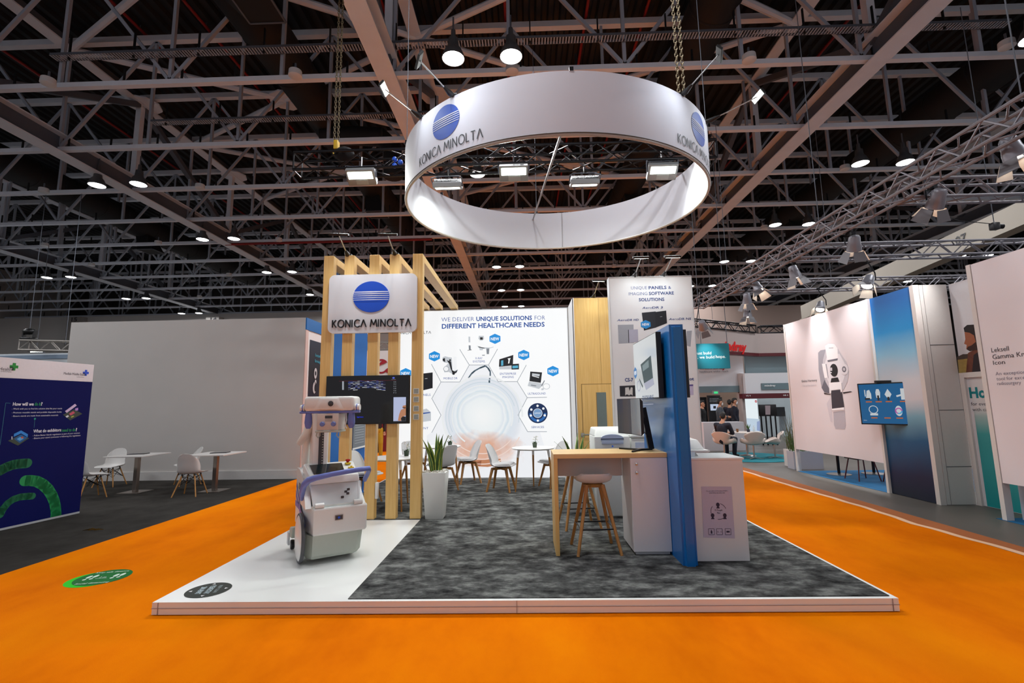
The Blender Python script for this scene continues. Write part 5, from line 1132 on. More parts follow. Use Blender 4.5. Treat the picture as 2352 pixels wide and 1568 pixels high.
for i, ((x, y), f, lab) in enumerate(DS):
    if i == 0: d0.location = (x, y, 0); d0.rotation_euler = (0, 0, face(*f)); d0['label'] = lab; d0['group'] = 'white side chairs at the square tables'
    else: dup(d0, (x, y, 0), face(*f), lab)
def sq_table(lab, x, y):
    t = thing('square_table', lab, 'table', (x, y, 0), 0, 'square pedestal tables'); 
    mb = MB(); mb.box(x - .4, x + .4, y - .4, y + .4, .735, .76, M('table_white', '#cfccc8', .4), .004, 1); mb.build('tabletop', t, smooth=False)
    mb = MB(); mb.box(x - .04, x + .04, y - .04, y + .04, .012, .735, M('post_steel', '#8f867e', .3, .9), .004, 1); mb.build('column', t, smooth=False)
    mb = MB(); mb.box(x - .22, x + .22, y - .22, y + .22, 0, .012, M('post_steel')); mb.build('foot_plate', t, smooth=False)
sq_table('white square pedestal table nearer the navy info wall', -8.08, 9.93); sq_table('white square pedestal table nearer the orange aisle', -6.45, 9.98)
for x, y, l in ((-8.15, 10.02, 'dark flat folder lying on the left square table'), (-6.42, 10.05, 'dark flat folder lying on the right square table')):
    mb = MB(); mb.box(-.16, .16, -.11, .11, 0, .012, M('folder_dark', '#2c2c30', .35)); mb.box(-.15, .15, -.105, .105, .0121, .016, M('folder_grey', '#6c6a6a', .3)); o = single(mb, 'document_folder', l, 'folder', smooth=False); o.location = (x, y, .7605); o.rotation_euler = (0, 0, .2)
mb = MB()
for i in range(5): mb.faces([(-6.25 + i*.04, 6.8 + (i % 2)*.03, .004), (-6.2 + i*.04, 6.82, .02 + .01*(i % 3)), (-6.18 + i*.05, 6.87, .004)], [(0, 1, 2)], M('scrap_gold', '#7d5f26', .7))
single(mb, 'paper_scrap', 'crumpled brownish scrap lying on the charcoal carpet', 'scrap', smooth=False, fix=False, org=(-6.17, 6.83, .01))
# floor stickers
def sticker(c, r, name, lab, art, z=.0):
    t = thing(name, lab, 'floor sticker', (c[0], c[1], z)); ar = Art(lambda u, v, h: Vector((c[0] + u*math.cos(art[1]) - v*math.sin(art[1]), c[1] + u*math.sin(art[1]) + v*math.cos(art[1]), z + h)), eps=.0012); art[0](ar, r); ar.mb.build('disc', t, smooth=False, fix=False)
sg, sgl, sk = M('sticker_green', '#046a28', .6, var=.02, spec=.1), M('sticker_lime', '#22c81e', .6, spec=.1), M('sticker_black', '#3c3f3b', .6, spec=.1)
sw_ = M('sticker_ink', '#cfe6d6', .5)
def art_g(ar, r):
    ar.disc(-.055, -.03, r, r, sgl, 1, 40); ar.disc(0, 0, r, r, sg, 2, 40); ar.text('Keep safe distance', 0, .14, .036, sw_, 3, .30, .01, 'C'); ar.text('Social distancing', 0, -.18, .036, sw_, 3, .29, .01, 'C')
    for s in (-1, 1):
        for k in (0, .05): ar.disc(s*.12 + k - .02, .03 + k*.3, .02, .045, sw_, 3, 12); ar.disc(s*.12 + k - .02, -.045 + k*.3, .016, .02, sw_, 3, 12)
    ar.text('2 m', 0, -.02, .04, sw_, 3, .06, 0, 'C'); ar.line((-.05, -.035), (.05, -.035), .006, sw_, 3)
sticker((-4.28, 4.95), .235, 'distance_sticker', 'round green social distancing sticker on the orange carpet', (art_g, rad(12)))
def art_k(ar, r):
    ar.disc(0, 0, r, r, sk, 1, 40); si = M('sticker_pale', '#b8ccd2', .5)
    ar.text('KEEP CLEAR', 0, .06, .028, M('sticker_mid', '#8fa0a2', .5), 3, .18, .01, 'C'); ar.text('PLEASE STAY', 0, -.01, .045, si, 3, .19, .03, 'C'); ar.text('2M APART', 0, -.08, .045, si, 3, .17, .03, 'C')
    for a in (0, 90, 180, 270): c, s = math.cos(rad(a)), math.sin(rad(a)); ar.poly([(c*.155, s*.155), (c*.128 - s*.016, s*.128 + c*.016), (c*.128 + s*.016, s*.128 - c*.016)], pure, 3)
sticker((-2.785, 4.318), .178, 'black_sticker', 'round dark grey sticker with pale lettering on the white platform', (art_k, rad(-75)), S)
# far left: other stands over the grey wall
t = thing('far_stand', 'pale stand fascia far behind the navy info wall at the left edge', 'stand', (-20, 20, 0)); mb = MB(); a, b = ony(-60, 792, 21), ony(175, 830, 21)
mb.box(a.x, b.x + 1.5, 21, 24, 0, ony(60, 812, 21).z, M('far_white', '#cfd6da', .6)); mb.box(a.x, b.x + 1.5, 20.95, 21, ony(60, 825, 21).z, ony(60, 816, 21).z, M('far_bluegrey', '#7f92a6', .6)); mb.build('fascia', t, smooth=False)
p = ony(84, 806, 20.5)
lamp = thing('strip_floodlight', 'small bright floodlight over the far stand at the left edge', 'flood light', tuple(p)); mb = MB(); mb.box(p.x - .3, p.x + .3, p.y, p.y + .1, p.z - .07, p.z + .07, steeld); mb.build('housing', lamp, smooth=False); mb = MB(); mb.poly([(p.x - .28, p.y - .004, p.z - .05), (p.x + .28, p.y - .004, p.z - .05), (p.x + .28, p.y - .004, p.z + .05), (p.x - .28, p.y - .004, p.z + .05)], floodw); mb.build('lens', lamp, smooth=False, fix=False)
a, b = ony(55, 793, 17), ony(176, 796, 17); box_truss('far_truss', 'pale box truss above the navy info wall at the left edge', a, b, .35, M('truss_alu', '#a8a39c', .4, .4), .03, .4)
p = ony(68, 765, 17); t = thing('moving_head_light', 'black moving head light standing on the far pale truss', 'stage light', (p.x, 17, p.z - .2))
mb = MB(); mb.box(p.x - .2, p.x + .2, 16.85, 17.15, p.z - .255, p.z - .17, black, .02); mb.build('base', t)
for s in (-1, 1): mb = MB(); mb.bar((p.x + s*.2, 17, p.z - .17), (p.x + s*.21, 17, p.z + .1), .05, .12, black); mb.build('yoke_arm', t, smooth=False)
mb = MB(); mb.ball((p.x, 17, p.z + .06), .2, black, 14, (1.2, .8, .62)); mb.build('head', t)
for nm, x, num in (('15', 168, '15'), ('14', 487, '14')):
    a, b = ony(x - 14, 730, 38.9), ony(x + 16, 730, 38.9); t = thing('bay_sign', {'15': 'pale bay column marked 15 at the left corner of the grey booth wall', '14': 'short pale bay column marked 14 above the middle of the grey booth wall'}[num], 'column', (a.x, 38.9, 0)); mb = MB(); mb.box(a.x, b.x, 38.9, 39.59, 0, a.z + .1, M('column_pale', '#a9a5a0', .7)); mb.build('column_body', t, smooth=False)
    pl = Plane((a.x, 38.9, 0), (1, 0, 0), (0, 0, 1)); ar = Art(pl, eps=.02); u, v = ar.at(x + 3, 738); ar.text(num, u, v, .35, idk, 2, .5, .02, 'C'); ar.mb.build('number', t, smooth=False, fix=False)
# stands seen through the slats
t = thing('red_logo_stand', 'white stand with a red ring logo far behind the timber slats', 'stand', (-5, 19, 0)); mb = MB(); a, b = ony(822, 806, 19), ony(912, 806, 19)
mb.box(a.x, b.x + .8, 19, 19.3, 2.2, a.z, white); mb.box(a.x, b.x + .8, 19.05, 19.25, 0, 2.2, M('dark_maroon', '#3c1216', .6)); mb.build('fascia', t, smooth=False)
pl = Plane((0, 19, 0), (1, 0, 0), (0, 0, 1)); ar = Art(pl, eps=.02); rl = M('logo_crimson', '#a81628', .5); u, v = ar.at(876, 841); ar.arc(u, v, .26, .07, 40, 330, rl, 1); ar.poly([(u - .2, v - .03), (u + .26, v + .16), (u + .05, v + .25)], rl, 2); u, v = ar.at(893, 851); ar.disc(u, v, .11, .11, rl, 2, 18); ar.mb.build('logo', t, smooth=False, fix=False)
box_truss('slat_truss', 'silver box truss seen between the middle timber slats', ony(826, 795, 20), ony(905, 795, 20), .3, M('truss_alu'), .025, .3)
t = thing('dark_stand', 'grey brown stand wall far behind the top of the timber slats', 'stand', (-5, 24, 0)); mb = MB(); a, b = ony(800, 760, 24), ony(925, 760, 24); mb.box(a.x, b.x, 24, 24.3, 0, 5.4, M('far_taupe', '#8c817a', .7)); mb.build('wall_board', t, smooth=False)
# ================================================================ right neighbour
rw = M('booth_white', '#e6dfe2', .6, var=.01, scale=3); post = M('booth_post', '#d9d4cf', .5, var=.02)
XP = 6.42
t = thing('machine_wall', 'white raised wall printed with a scanner, white booth at the right', 'wall panel', (XP, 10.3, 0))
mb = MB(); mb.box(XP, XP + .08, 8.96, 11.76, .513, 3.51, rw); mb.build('wall_board', t, smooth=False)
mb = MB(); mb.box(XP - .005, XP + .085, 11.765, 11.82, 0, 3.515, post); mb.box(XP - .005, XP + .085, 8.90, 8.955, 0, 3.515, post); mb.build('post', t, smooth=False)
pl = Plane((XP, 0, 0), (0, -1, 0), (0, 0, 1)); ar = Art(pl, eps=.0009)
k1, k2, k3, k4, k5, kb = [M('scan_' + h[1:], h, .5) for h in ('#f6f5f7', '#c9c8cf', '#a3a3ad', '#6c6d78', '#e4e3e8', '#1b1b20')]
P = lambda pts, mt, l=2: ar.pp(pts, mt, l)
Z = lambda x, y: (1800 + x/4.356, 780 + y/4.356)       # crop pixels of a detail view
def PZ(pts, mt, l=2): P([Z(*p) for p in pts], mt, l)
PZ([(345, 130), (370, 105), (430, 95), (470, 540), (410, 530), (380, 480), (350, 300)], k3, 2); PZ([(380, 480), (410, 400), (470, 450), (470, 540), (410, 525)], k4, 3)
PZ([(415, 55), (450, 35), (510, 40), (540, 80), (580, 150), (630, 220), (655, 320), (640, 420), (600, 500), (560, 520), (470, 510), (420, 420), (390, 300), (395, 200), (420, 110)], k2, 4)
PZ([(440, 150), (560, 140), (610, 230), (625, 330), (590, 430), (540, 440), (460, 440), (420, 360), (410, 250)], k5, 5)
PZ([(415, 60), (450, 38), (510, 42), (542, 85), (545, 190), (440, 210)], k1, 6); PZ([(440, 205), (545, 185), (540, 205), (445, 222)], k4, 7); PZ([(455, 80), (500, 78), (500, 84), (455, 86)], k3, 7)
PZ([(385, 240), (420, 240), (445, 380), (412, 385)], k1, 6); PZ([(420, 240), (432, 245), (452, 380), (445, 380)], k3, 7)
u, v = ar.at(*Z(505, 305)); w = abs(ar.at(*Z(545, 305))[0] - u); h = abs(ar.at(*Z(505, 240))[1] - v); ar.disc(u, v, w, h, kb, 7, 28); PZ([(465, 280), (488, 278), (490, 310), (467, 312)], k2, 8); PZ([(470, 320), (485, 326), (483, 334), (472, 330)], k1, 8)
u, v = ar.at(*Z(608, 295)); ar.disc(u, v, w*.95, h*.85, k5, 7, 20); ar.disc(u, v, w*.5, h*.45, k4, 8, 16); ar.disc(u, v, w*.28, h*.25, k2, 9, 12)
PZ([(480, 385), (545, 375), (570, 440), (470, 445)], kb, 8); PZ([(455, 430), (580, 420), (590, 520), (575, 525), (570, 495), (480, 505), (478, 535), (462, 535)], k1, 9); PZ([(475, 510), (582, 498), (608, 675), (488, 690)], M('scan_couch', '#3a3a44', .5, var=.25, scale=90), 8); PZ([(486, 690), (608, 675), (610, 700), (490, 708)], k1, 9)
PZ([(592, 525), (670, 515), (690, 522), (600, 540)], kb, 3); PZ([(400, 530), (470, 545), (470, 552), (410, 545)], kb, 3)
PZ([(497, 720), (612, 708), (622, 860), (612, 895), (520, 890), (505, 855)], M('scan_mirror', '#bdbac3', .5, var=.1, scale=60), 2); PZ([(430, 640), (470, 570), (485, 690), (490, 830), (470, 820)], M('scan_mirror2', '#d6d1d8', .5), 1)
for s, a, b, hp, mt in (('Elekta Harmony', (183, 425), (335, 415), 24, M('print_ink', '#2b2b38', .5)), ('The perfect balance', (192, 470), (330, 462), 20, k2)): ar.tpx(s, Z(*a), Z(*b), hp/4.356, mt)
ar.mb.build('print', t, smooth=False, fix=False)
# blue fade panel
t = thing('fade_panel', 'tall panel fading from blue over white to navy, behind the booth television', 'wall panel', (6.5, 8.4, 0))
fade = ramp_mat('blue_fade', 'Z', 0, 3.51, [(0, '#030e1e'), (.14, '#041f42'), (.30, '#0c5a86'), (.41, '#7fb4c8'), (.50, '#d8d8de'), (.60, '#d6dce4'), (.72, '#8cc6e4'), (.84, '#0f8fd2'), (1, '#0a62ae')], wob=.22, wobscale=1.1)
mb = MB(); mb.box(6.46, 6.53, 7.97, 8.895, 0.005, 3.51, fade); mb.build('wall_board', t, smooth=False)
mb = MB(); mb.box(6.45, 6.54, 7.885, 7.965, 0, 3.52, post); mb.build('post', t, smooth=False)
t = thing('return_panel', 'white panelled return wall with dark joints beside the blue fade panel', 'wall panel', (6.8, 7.9, 0)); mb = MB(); mb.box(6.545, 6.99, 7.88, 7.94, 0.005, 3.515, M('panel_offwhite', '#cfcdc9', .55, var=.03)); mb.build('wall_board', t, smooth=False)
mb = MB()
for z_ in (.58, 1.46, 2.51): mb.box(6.6, 6.99, 7.876, 7.879, z_, z_ + .008, mdk)
mb.box(6.6, 6.605, 7.876, 7.879, .0, 3.51, M('joint_grey', '#8d8a88', .6)); mb.build('joint', t, smooth=False)
t = thing('hope_poster_wall', 'recessed booth panel with a teal Hope poster below a printed outdoor picture', 'wall panel', (7.03, 7.3, 0)); mb = MB(); mb.box(7.02, 7.09, 6.5, 7.87, 0.005, 3.51, M('panel_pale', '#d5d3d6', .55)); mb.build('wall_board', t, smooth=False)
mb = MB(); mb.box(6.985, 7.019, 7.79, 7.87, 0, 2.05, post); mb.box(6.985, 7.019, 6.5, 7.789, 1.97, 2.05, post); mb.build('frame', t, smooth=False)
pl = Plane((7.02, 0, 0), (0, -1, 0), (0, 0, 1)); ar = Art(pl, eps=.0009)
teal = ramp_mat('teal_fade', 'Z', 0, 2.0, [(0, '#0a8c8e'), (.55, '#3d9c9c'), (.68, '#9fb9b6'), (.74, '#d3d0cf'), (1, '#d9d6d6')])
ar.rect(-7.74, .01, -6.52, 1.94, teal, 1); ar.tpx('Hope', (2228, 911), (2300, 914), 24, M('print_teal', '#0a7f86', .5), 3, .04); ar.tpx('for everyone', (2231, 930), (2296, 932), 8, M('print_slate', '#4a4f55', .5)); ar.tpx('with cancer', (2234, 943), (2292, 945), 8, M('print_slate'))
ar.pp([(2199, 820), (2222, 812), (2262, 806), (2265, 858), (2203, 860)], M('meadow', '#a48a4a', .7, var=.25, scale=30), 1); ar.pp([(2197, 820), (2212, 813), (2226, 813), (2226, 823), (2200, 826)], M('hedge_dark', '#4a3c34', .7, var=.3, scale=30), 2)
ar.pp([(2224, 810), (2238, 803), (2258, 800), (2300, 830), (2300, 858), (2219, 859), (2221, 835)], M('shirt_rust', '#6a3a2a', .7, var=.3, scale=20), 3); ar.pp([(2237, 815), (2250, 806), (2262, 838), (2262, 858), (2233, 858)], M('strap_dark', '#2a2024', .7), 4)
ar.pp([(2216, 762), (2221, 757), (2240, 756), (2244, 790), (2240, 803), (2226, 805), (2220, 801), (2221, 792), (2215, 789), (2218, 779)], M('skin_warm', '#9a5a3c', .6, var=.1), 5); ar.pp([(2216, 762), (2214, 753), (2222, 746), (2240, 745), (2250, 752), (2251, 800), (2243, 804), (2242, 785), (2238, 770), (2228, 764)], M('hair_dark', '#1f1512', .7), 6); ar.pp([(2224, 796), (2232, 793), (2242, 785), (2243, 803), (2228, 806), (2221, 802)], M('beard', '#3a2018', .7), 7)
ar.mb.build('print', t, smooth=False, fix=False)
t = thing('radiosurgery_wall', 'white wall with Leksell Gamma Knife lettering at the right edge', 'wall panel', (6.5, 6.4, 0))
mb = MB(); mb.box(6.46, 6.54, 4.6, 6.85, .5, 3.555, rw); mb.build('wall_board', t, smooth=False); mb = MB(); mb.box(6.45, 6.55, 6.855, 6.92, 0, 3.56, post); mb.build('post', t, smooth=False)
pl = Plane((6.46, 0, 0), (0, -1, 0), (0, 0, 1)); ar = Art(pl, eps=.0009); pi = M('print_ink', '#2b2b38', .5); pg = M('print_lilacgrey', '#77778a', .5)
for s, a, b, hp, mt in (('Leksell', (2278, 809), (2318, 805), 11, pi), ('Gamma Knife', (2280, 821), (2372, 820), 11, pi), ('Icon', (2282, 837), (2309, 836), 10, pi), ('An exceptional', (2287, 858), (2366, 861), 8, pg), ('tool for exceptional', (2289, 870), (2392, 872), 8, pg), ('radiosurgery', (2291, 883), (2346, 883), 8, pg)): ar.tpx(s, a, b, hp, mt)
ar.mb.build('print', t, smooth=False, fix=False)
mb = MB(); mb.box(6.7, 6.76, 4.6, 6.9, 0, 1.0, M('inner_grey', '#a8aeb8', .6)); mb.box(6.66, 6.7, 6.62, 6.8, .24, .28, whiteg); single(mb, 'inner_partition', 'grey inner partition under the raised Leksell wall', 'partition', smooth=False, org=(6.7, 6, 0))
mb = MB(); mb.box(6.44, 11, 4.0, 7.0, .001, .006, M('carpet_blue', '#06608f', .9, var=.1)); mb.prism([(6.42, 8.95, .001), (6.40, 11.74, .001), (11, 11.74, .001), (11, 8.95, .001)], (0, 0, .005), M('carpet_blue')); o = struct(mb, 'floor_carpet', smooth=False)
# booth television
t = thing('booth_tv', 'television with blue product menu on a bracket in front of the blue fade panel', 'screen', (6.2, 8.7, 1.55))
c = [onx(*q, 6.12) for q in ((1967, 882), (2090, 875), (2103, 977), (1980, 974))]
A = Vector((5.98, 9.18, 1.57)); 
pl = Plane((6.2, 8.75, 1.565), (.55, -.83, 0), (0, 0, 1)); wv = .5; 
uvs = [pl.uv(*q) for q in ((1967, 882), (2090, 875), (2103, 977), (1980, 974))]
u0, u1 = (uvs[0][0] + uvs[3][0])/2, (uvs[1][0] + uvs[2][0])/2; v0, v1 = (uvs[2][1] + uvs[3][1])/2, (uvs[0][1] + uvs[1][1])/2
mb = MB(); mb.hexa([pl(u0, v0, -.07), pl(u1, v0, -.07), pl(u1, v1, -.07), pl(u0, v1, -.07), pl(u0, v0, 0), pl(u1, v0, 0), pl(u1, v1, 0), pl(u0, v1, 0)], black, .004, 1); mb.build('casing', t, smooth=False)
ar = Art(pl, eps=.002); ar.rect(u0 + .02, v0 + .02, u1 - .02, v1 - .02, G('menu_blue', '#0f5f94', .7), 1); sx, sy = (u1 - u0), (v1 - v0)
em, eo, epk = G('menu_white', '#cfd6da', .7), G('menu_orange', '#c8672a', .7), G('menu_pink', '#b85aa8', .7)
def U(a, b): return (u0 + a*sx, v0 + b*sy)
for i, a in enumerate((.2, .39, .58, .84)):
    p = U(a, .72); q = lambda x, y: (p[0] + sx*x, p[1] + sy*y)
    if i == 0: ar.poly([q(-.05, -.1), q(-.02, .1), q(.03, .12), q(.06, .02), q(.06, -.1)], em, 2); ar.rect(*q(-.07, -.04), *q(-.05, .12), em, 2); ar.rect(*q(-.07, -.12), *q(.03, -.08), edark, 3)
    elif i == 1: ar.poly([q(-.035, -.08), q(-.045, .05), q(-.025, .13), q(.025, .13), q(.045, .05), q(.035, -.08)], em, 2); ar.rect(*q(-.018, -.14), *q(.018, -.02), edark, 3)
    elif i == 2: ar.poly([q(0, -.13), q(-.065, 0), q(0, .13), q(.065, 0)], em, 2); ar.rect(*q(-.02, -.14), *q(.02, -.06), edark, 3)
    else: ar.rect(*q(-.03, -.13), *q(.05, .13), em, 2); ar.line(q(-.11, -.05), q(-.02, -.02), .03, em, 3)
    ar.rect(*U(a - .06, .535), *U(a + .06, .56), eo, 2)
p = U(.27, .32); ar.arc(p[0], p[1] + .03, sy*.09, .012, 0, 360, em, 2); ar.rect(p[0] - sx*.07, p[1] - sy*.1, p[0] + sx*.08, p[1] - sy*.05, em, 3); p = U(.74, .33); ar.disc(p[0], p[1], sx*.065, sy*.12, em, 2, 20); ar.arc(p[0], p[1], sy*.06, .02, 0, 250, epk, 3); ar.arc(p[0], p[1], sy*.06, .02, 250, 360, G('menu_cyan', '#4aa8d8', .7), 3)
for a in (.27, .52, .74): ar.rect(*U(a - .06, .15), *U(a + .06, .175), eo, 2)
ar.text('Elekta', *U(.06, .09), .018, em, 2, .05); ar.mb.build('screen', t, smooth=False, fix=False)
mb = MB(); mid = pl((u0 + u1)/2, (v0 + v1)/2, -.07); mb.bar(mid, (6.46, mid.y - .1, mid.z), .12, .12, blackm); mb.box(mid.x - .15, mid.x + .15, mid.y - .03, mid.y + .03, pl(0, v1, 0).z, pl(0, v1, 0).z + .04, black); mb.build('bracket', t, smooth=False)
# under the raised wall
t = thing('grass_planter', 'pale rectangular planter with dark grasses behind the raised scanner wall', 'planter', (6.9, 12.1, 0)); mb = MB(); mb.box(6.5, 7.2, 12.05, 12.35, 0, .42, M('planter_lilac', '#b4b4bd', .5)); mb.build('box', t, smooth=False); mb = MB(); rr = random.Random(5)
for i in range(90):
    x, y = rr.uniform(6.52, 7.18), rr.uniform(12.08, 12.32); a = rr.uniform(0, 6.28); L = rr.uniform(.25, .55); s = .12
    mb.path([(x, y, .4), (x + s*.4*math.cos(a), y + s*.4*math.sin(a), .4 + L*.6), (x + 1.6*s*math.cos(a), y + 1.6*s*math.sin(a), .4 + L)], [.006, .005, .001], leafd, 4)
g = mb.build('grass', t); g['kind'] = 'stuff'
t = thing('tall_grass', 'thin tall grass plant leaning out left of the raised scanner wall', 'plant', (6.62, 12.6, 0)); mb = MB(); mb.box(6.66, 6.9, 12.5, 12.8, 0, .42, M('planter_white', '#d8d3cf', .5)); mb.build('box', t, smooth=False); mb = MB()
for i in range(26):
    a = rr.uniform(0, 6.28); L = rr.uniform(.5, 1.0); s = rr.uniform(.05, .22); x, y = rr.uniform(6.7, 6.86), rr.uniform(12.55, 12.75)
    mb.path([(x, y, .4), (x + s*.3*math.cos(a), y + s*.3*math.sin(a), .4 + L*.6), (x + s*math.cos(a), y + s*math.sin(a), .4 + L)], [.006, .005, .001], M('grass_olive', '#5c5a34', .7, var=.3), 4)
mb.build('grass', t)['kind'] = 'stuff'
for i, (x, y, l) in enumerate(((6.95, 11.1, 'bistro table base with chrome foot under the scanner wall, left one'), (7.75, 11.15, 'bistro table base with chrome foot under the scanner wall, right one'))):
    t = thing('bistro_table', l, 'table', (x, y, 0), 0, 'tables behind the raised scanner wall'); mb = MB(); mb.lathe([(.001, .006), (.24, .006), (.24, .02), (.03, .04), (.001, .04)], chrome, 24, Matrix.Translation((x, y, 0)), cap=False); mb.build('foot', t); mb = MB(); mb.tube((x, y, .04), (x, y, .73), .03, blackm); mb.build('column', t); mb = MB(); mb.lathe([(.001, .73), (.35, .73), (.35, .75), (.001, .75)], whiteg, 28, Matrix.Translation((x, y, 0)), cap=False); mb.build('tabletop', t)
for i, (x, y, l) in enumerate(((6.95, 10.35, 'red legged chair under the scanner wall, left one'), (7.42, 9.9, 'red legged chair under the scanner wall, right one'))):
    t = thing('red_chair', l, 'chair', (x, y, 0), 0, 'red legged chairs behind the raised scanner wall')
    for a, b in ((-1, -1), (1, -1), (1, 1), (-1, 1)):
        mb = MB(); mb.tube((x + a*.15, y + b*.15, .43), (x + a*.22, y + b*.22, .006), .012, M('leg_red', '#5a1e22', .5)); mb.build('leg', t)
    mb = MB(); mb.box(x - .21, x + .21, y - .2, y + .2, .43, .46, black, .01); mb.build('seat', t); mb = MB(); mb.box(x - .2, x + .2, y + .18, y + .21, .5, .82, black, .01); mb.bar((x, y + .19, .44), (x, y + .195, .6), .2, .02, black); mb.build('backrest', t)
# ---- trusses with barn door spots
ta = M('truss_weathered', '#86848a', .5, .3, var=.15)
box_truss('spot_truss', 'weathered box truss with barn door spots running along the right booth', (5.75, 3.6, 4.84), (5.75, 15.5, 4.84), .29, ta, .025, .32)
for y, l in ((7.2, 'weathered cross truss nearest us at the right edge above the white booth'), (10.2, 'weathered cross truss above the scanner wall, middle one'), (13.2, 'weathered cross truss above the scanner wall, farthest one')): box_truss('cross_truss', l, (5.95, y, 4.84), (13, y, 4.84), .29, ta, .025, .32, 'cross trusses of the white booth')
for i, (y, x) in enumerate(((5.2, 5.75), (9.0, 5.75), (13.2, 5.75))):
    mb = MB(); mb.tube((x, y, 5.0), (x, y, 10.0), .008, steeld, n=5); single(mb, 'truss_wire', 'thin steel wire holding the spot truss, ' + ('nearest one', 'middle one', 'farthest one')[i], 'wire', org=(x, y, 7))
sg_ = M('spot_grey', '#8f919a', .4, .3, var=.05); sin = M('barn_inside', '#e8e0d6', .4); sout = M('barn_outside', '#6b6a6f', .5)
def barn_spot(loc, aim, lab, top, i, power=SPOT_W):
    loc, aim = Vector(loc), Vector(aim); n = (aim - loc).normalized(); t = thing('barn_door_spot', lab, 'stage light', tuple(loc), 0, 'barn door spots on the right truss')
    Q = (-n).to_track_quat('Z', 'X').to_matrix().to_4x4(); Q.translation = loc      # local -z is the beam
    mb = MB(); mb.lathe([(.001, .20), (.07, .20), (.09, .17), (.1, .06), (.115, .0), (.12, -.08), (.10, -.085)], sg_, 16, Q, cap=False); mb.build('body', t, angle=30)
    mb = MB(); mb.lathe([(.1, -.07), (.001, -.075)], lampw2, 16, Q, cap=False); mb.build('lens', t)
    for a in range(4):
        R_ = Q @ Matrix.Rotation(PI/2*a + rad(20), 4, 'Z'); w1, w2, L, o = (.09, .135, .19, .085) if a % 2 else (.09, .12, .16, .085)
        pts = [R_ @ Vector(p) for p in ((.12, -w1, -.085), (.12, w1, -.085), (.12 + o, w2, -.085 - L), (.12 + o, -w2, -.085 - L))]; nrm = (R_.to_3x3() @ Vector((L, 0, o))).normalized()*.004
        mb = MB(); mb.faces(pts, [(0, 1, 2, 3)], sin); mb.faces([p + nrm for p in pts], [(0, 3, 2, 1)], sout); mb.build('barn_door', t, smooth=False, fix=False)
    mb = MB(); up = Vector((loc.x, loc.y, top))
    s = (Q.to_3x3() @ Vector((0, .14, .05))); mb.path([loc + s, loc + s + Vector((0, 0, .15)), up - Vector((0, 0, .04)), loc - s + Vector((0, 0, .15)) if False else up], .012, blackm, 6); mb.box(up.x - .03, up.x + .03, up.y - .03, up.y + .03, up.z - .03, up.z + .03, blackm); mb.build('clamp', t)
    l = bpy.data.lights.new('barn_light', 'SPOT'); l.energy = power; l.spot_size = rad(46); l.spot_blend = 1; l.shadow_soft_size = .06; l.color = (1, .96, .95)
    o = bpy.data.objects.new('barn_light', l); COL.objects.link(o); o.location = loc + n*.10; o.rotation_euler = (-n).to_track_quat('Z', 'Y').to_euler()
lampw2 = M('spot_glow', '#fff4e4', .5, var=.001, emit=10)
SPT = [((2328, 350), 5.68, 'barn door spot nearest us at the top right corner', (6.45, 5.6, 3.0)), ((2150, 465), 7.0, 'second barn door spot from the top right corner', (6.42, 8.4, 2.8)), ((1962, 566), 8.6, 'third barn door spot from the top right corner', (6.42, 9.45, 2.8)),
       ((1826, 630), 10.4, 'fourth barn door spot from the top right, above the tip of the scanner wall', (6.45, 10.4, 2.7)), ((1741, 662), 12.2, 'fifth barn door spot, aimed at the tip of the scanner wall', (6.42, 11.3, 2.6)), ((1716, 690), 12.9, 'sixth barn door spot, upper one of the stacked pair', (6.5, 14, .5)), ((1717, 722), 14.0, 'seventh barn door spot, lower one of the stacked pair', (6.5, 14, .5)), ((1614, 750), 13.2, 'farthest barn door spot just right of the white text tower', (5.4, 14.0, 3.0))]
for i, ((px_, py_), Y, lab, aim) in enumerate(SPT):
    p = ony(px_, py_, Y); barn_spot(p, aim, lab, max(p.z + .25, 4.68), i, SPOT_W if i < 5 else SPOT_W*.5)
for i, ((px_, py_), Y, lab, aim) in enumerate((((1993, 650), 10.0, 'barn door spot hanging from the middle cross truss', (6.42, 9.55, 2.8)), ((1884, 706), 13.0, 'barn door spot hanging from the farthest cross truss', (6.6, 11.5, 1.5)))):
    p = ony(px_, py_, Y); barn_spot(p, aim, lab, 4.68, 20 + i, SPOT_W*.4)
# ================================================================ stands and people far at the right
def slab(mb, x0, y0, x1, y1, Y, th, mt):
    a, b = ony(x0, y0, Y), ony(x1, y1, Y); mb.box(min(a.x, b.x), max(a.x, b.x), Y, Y + th, min(a.z, b.z), max(a.z, b.z), mt)
t = thing('hope_sign', 'hanging teal sign reading we build hope right of the white text tower', 'sign', (5.3, 14, 2.6)); a, b = ony(1560, 790, 14), ony(1678, 845.5, 14)
mb = MB(); mb.box(a.x, b.x, 14, 14.08, b.z, a.z, M('sign_teal', '#0b7585', .5, var=.02)); mb.build('board', t, smooth=False)
pl = Plane((0, 14, 0), (1, 0, 0), (0, 0, 1)); ar = Art(pl, eps=.0015); swh = M('sign_text', '#d9eef0', .5)
ar.tpx("We don't just build", (1558, 815), (1634, 813.5), 7, swh); ar.tpx('technology, we build', (1556, 824.5), (1641, 822.5), 7, swh); ar.tpx('hope.', (1644, 822), (1667, 821.5), 7, swh, 3, .015); ar.mb.build('lettering', t, smooth=False, fix=False)
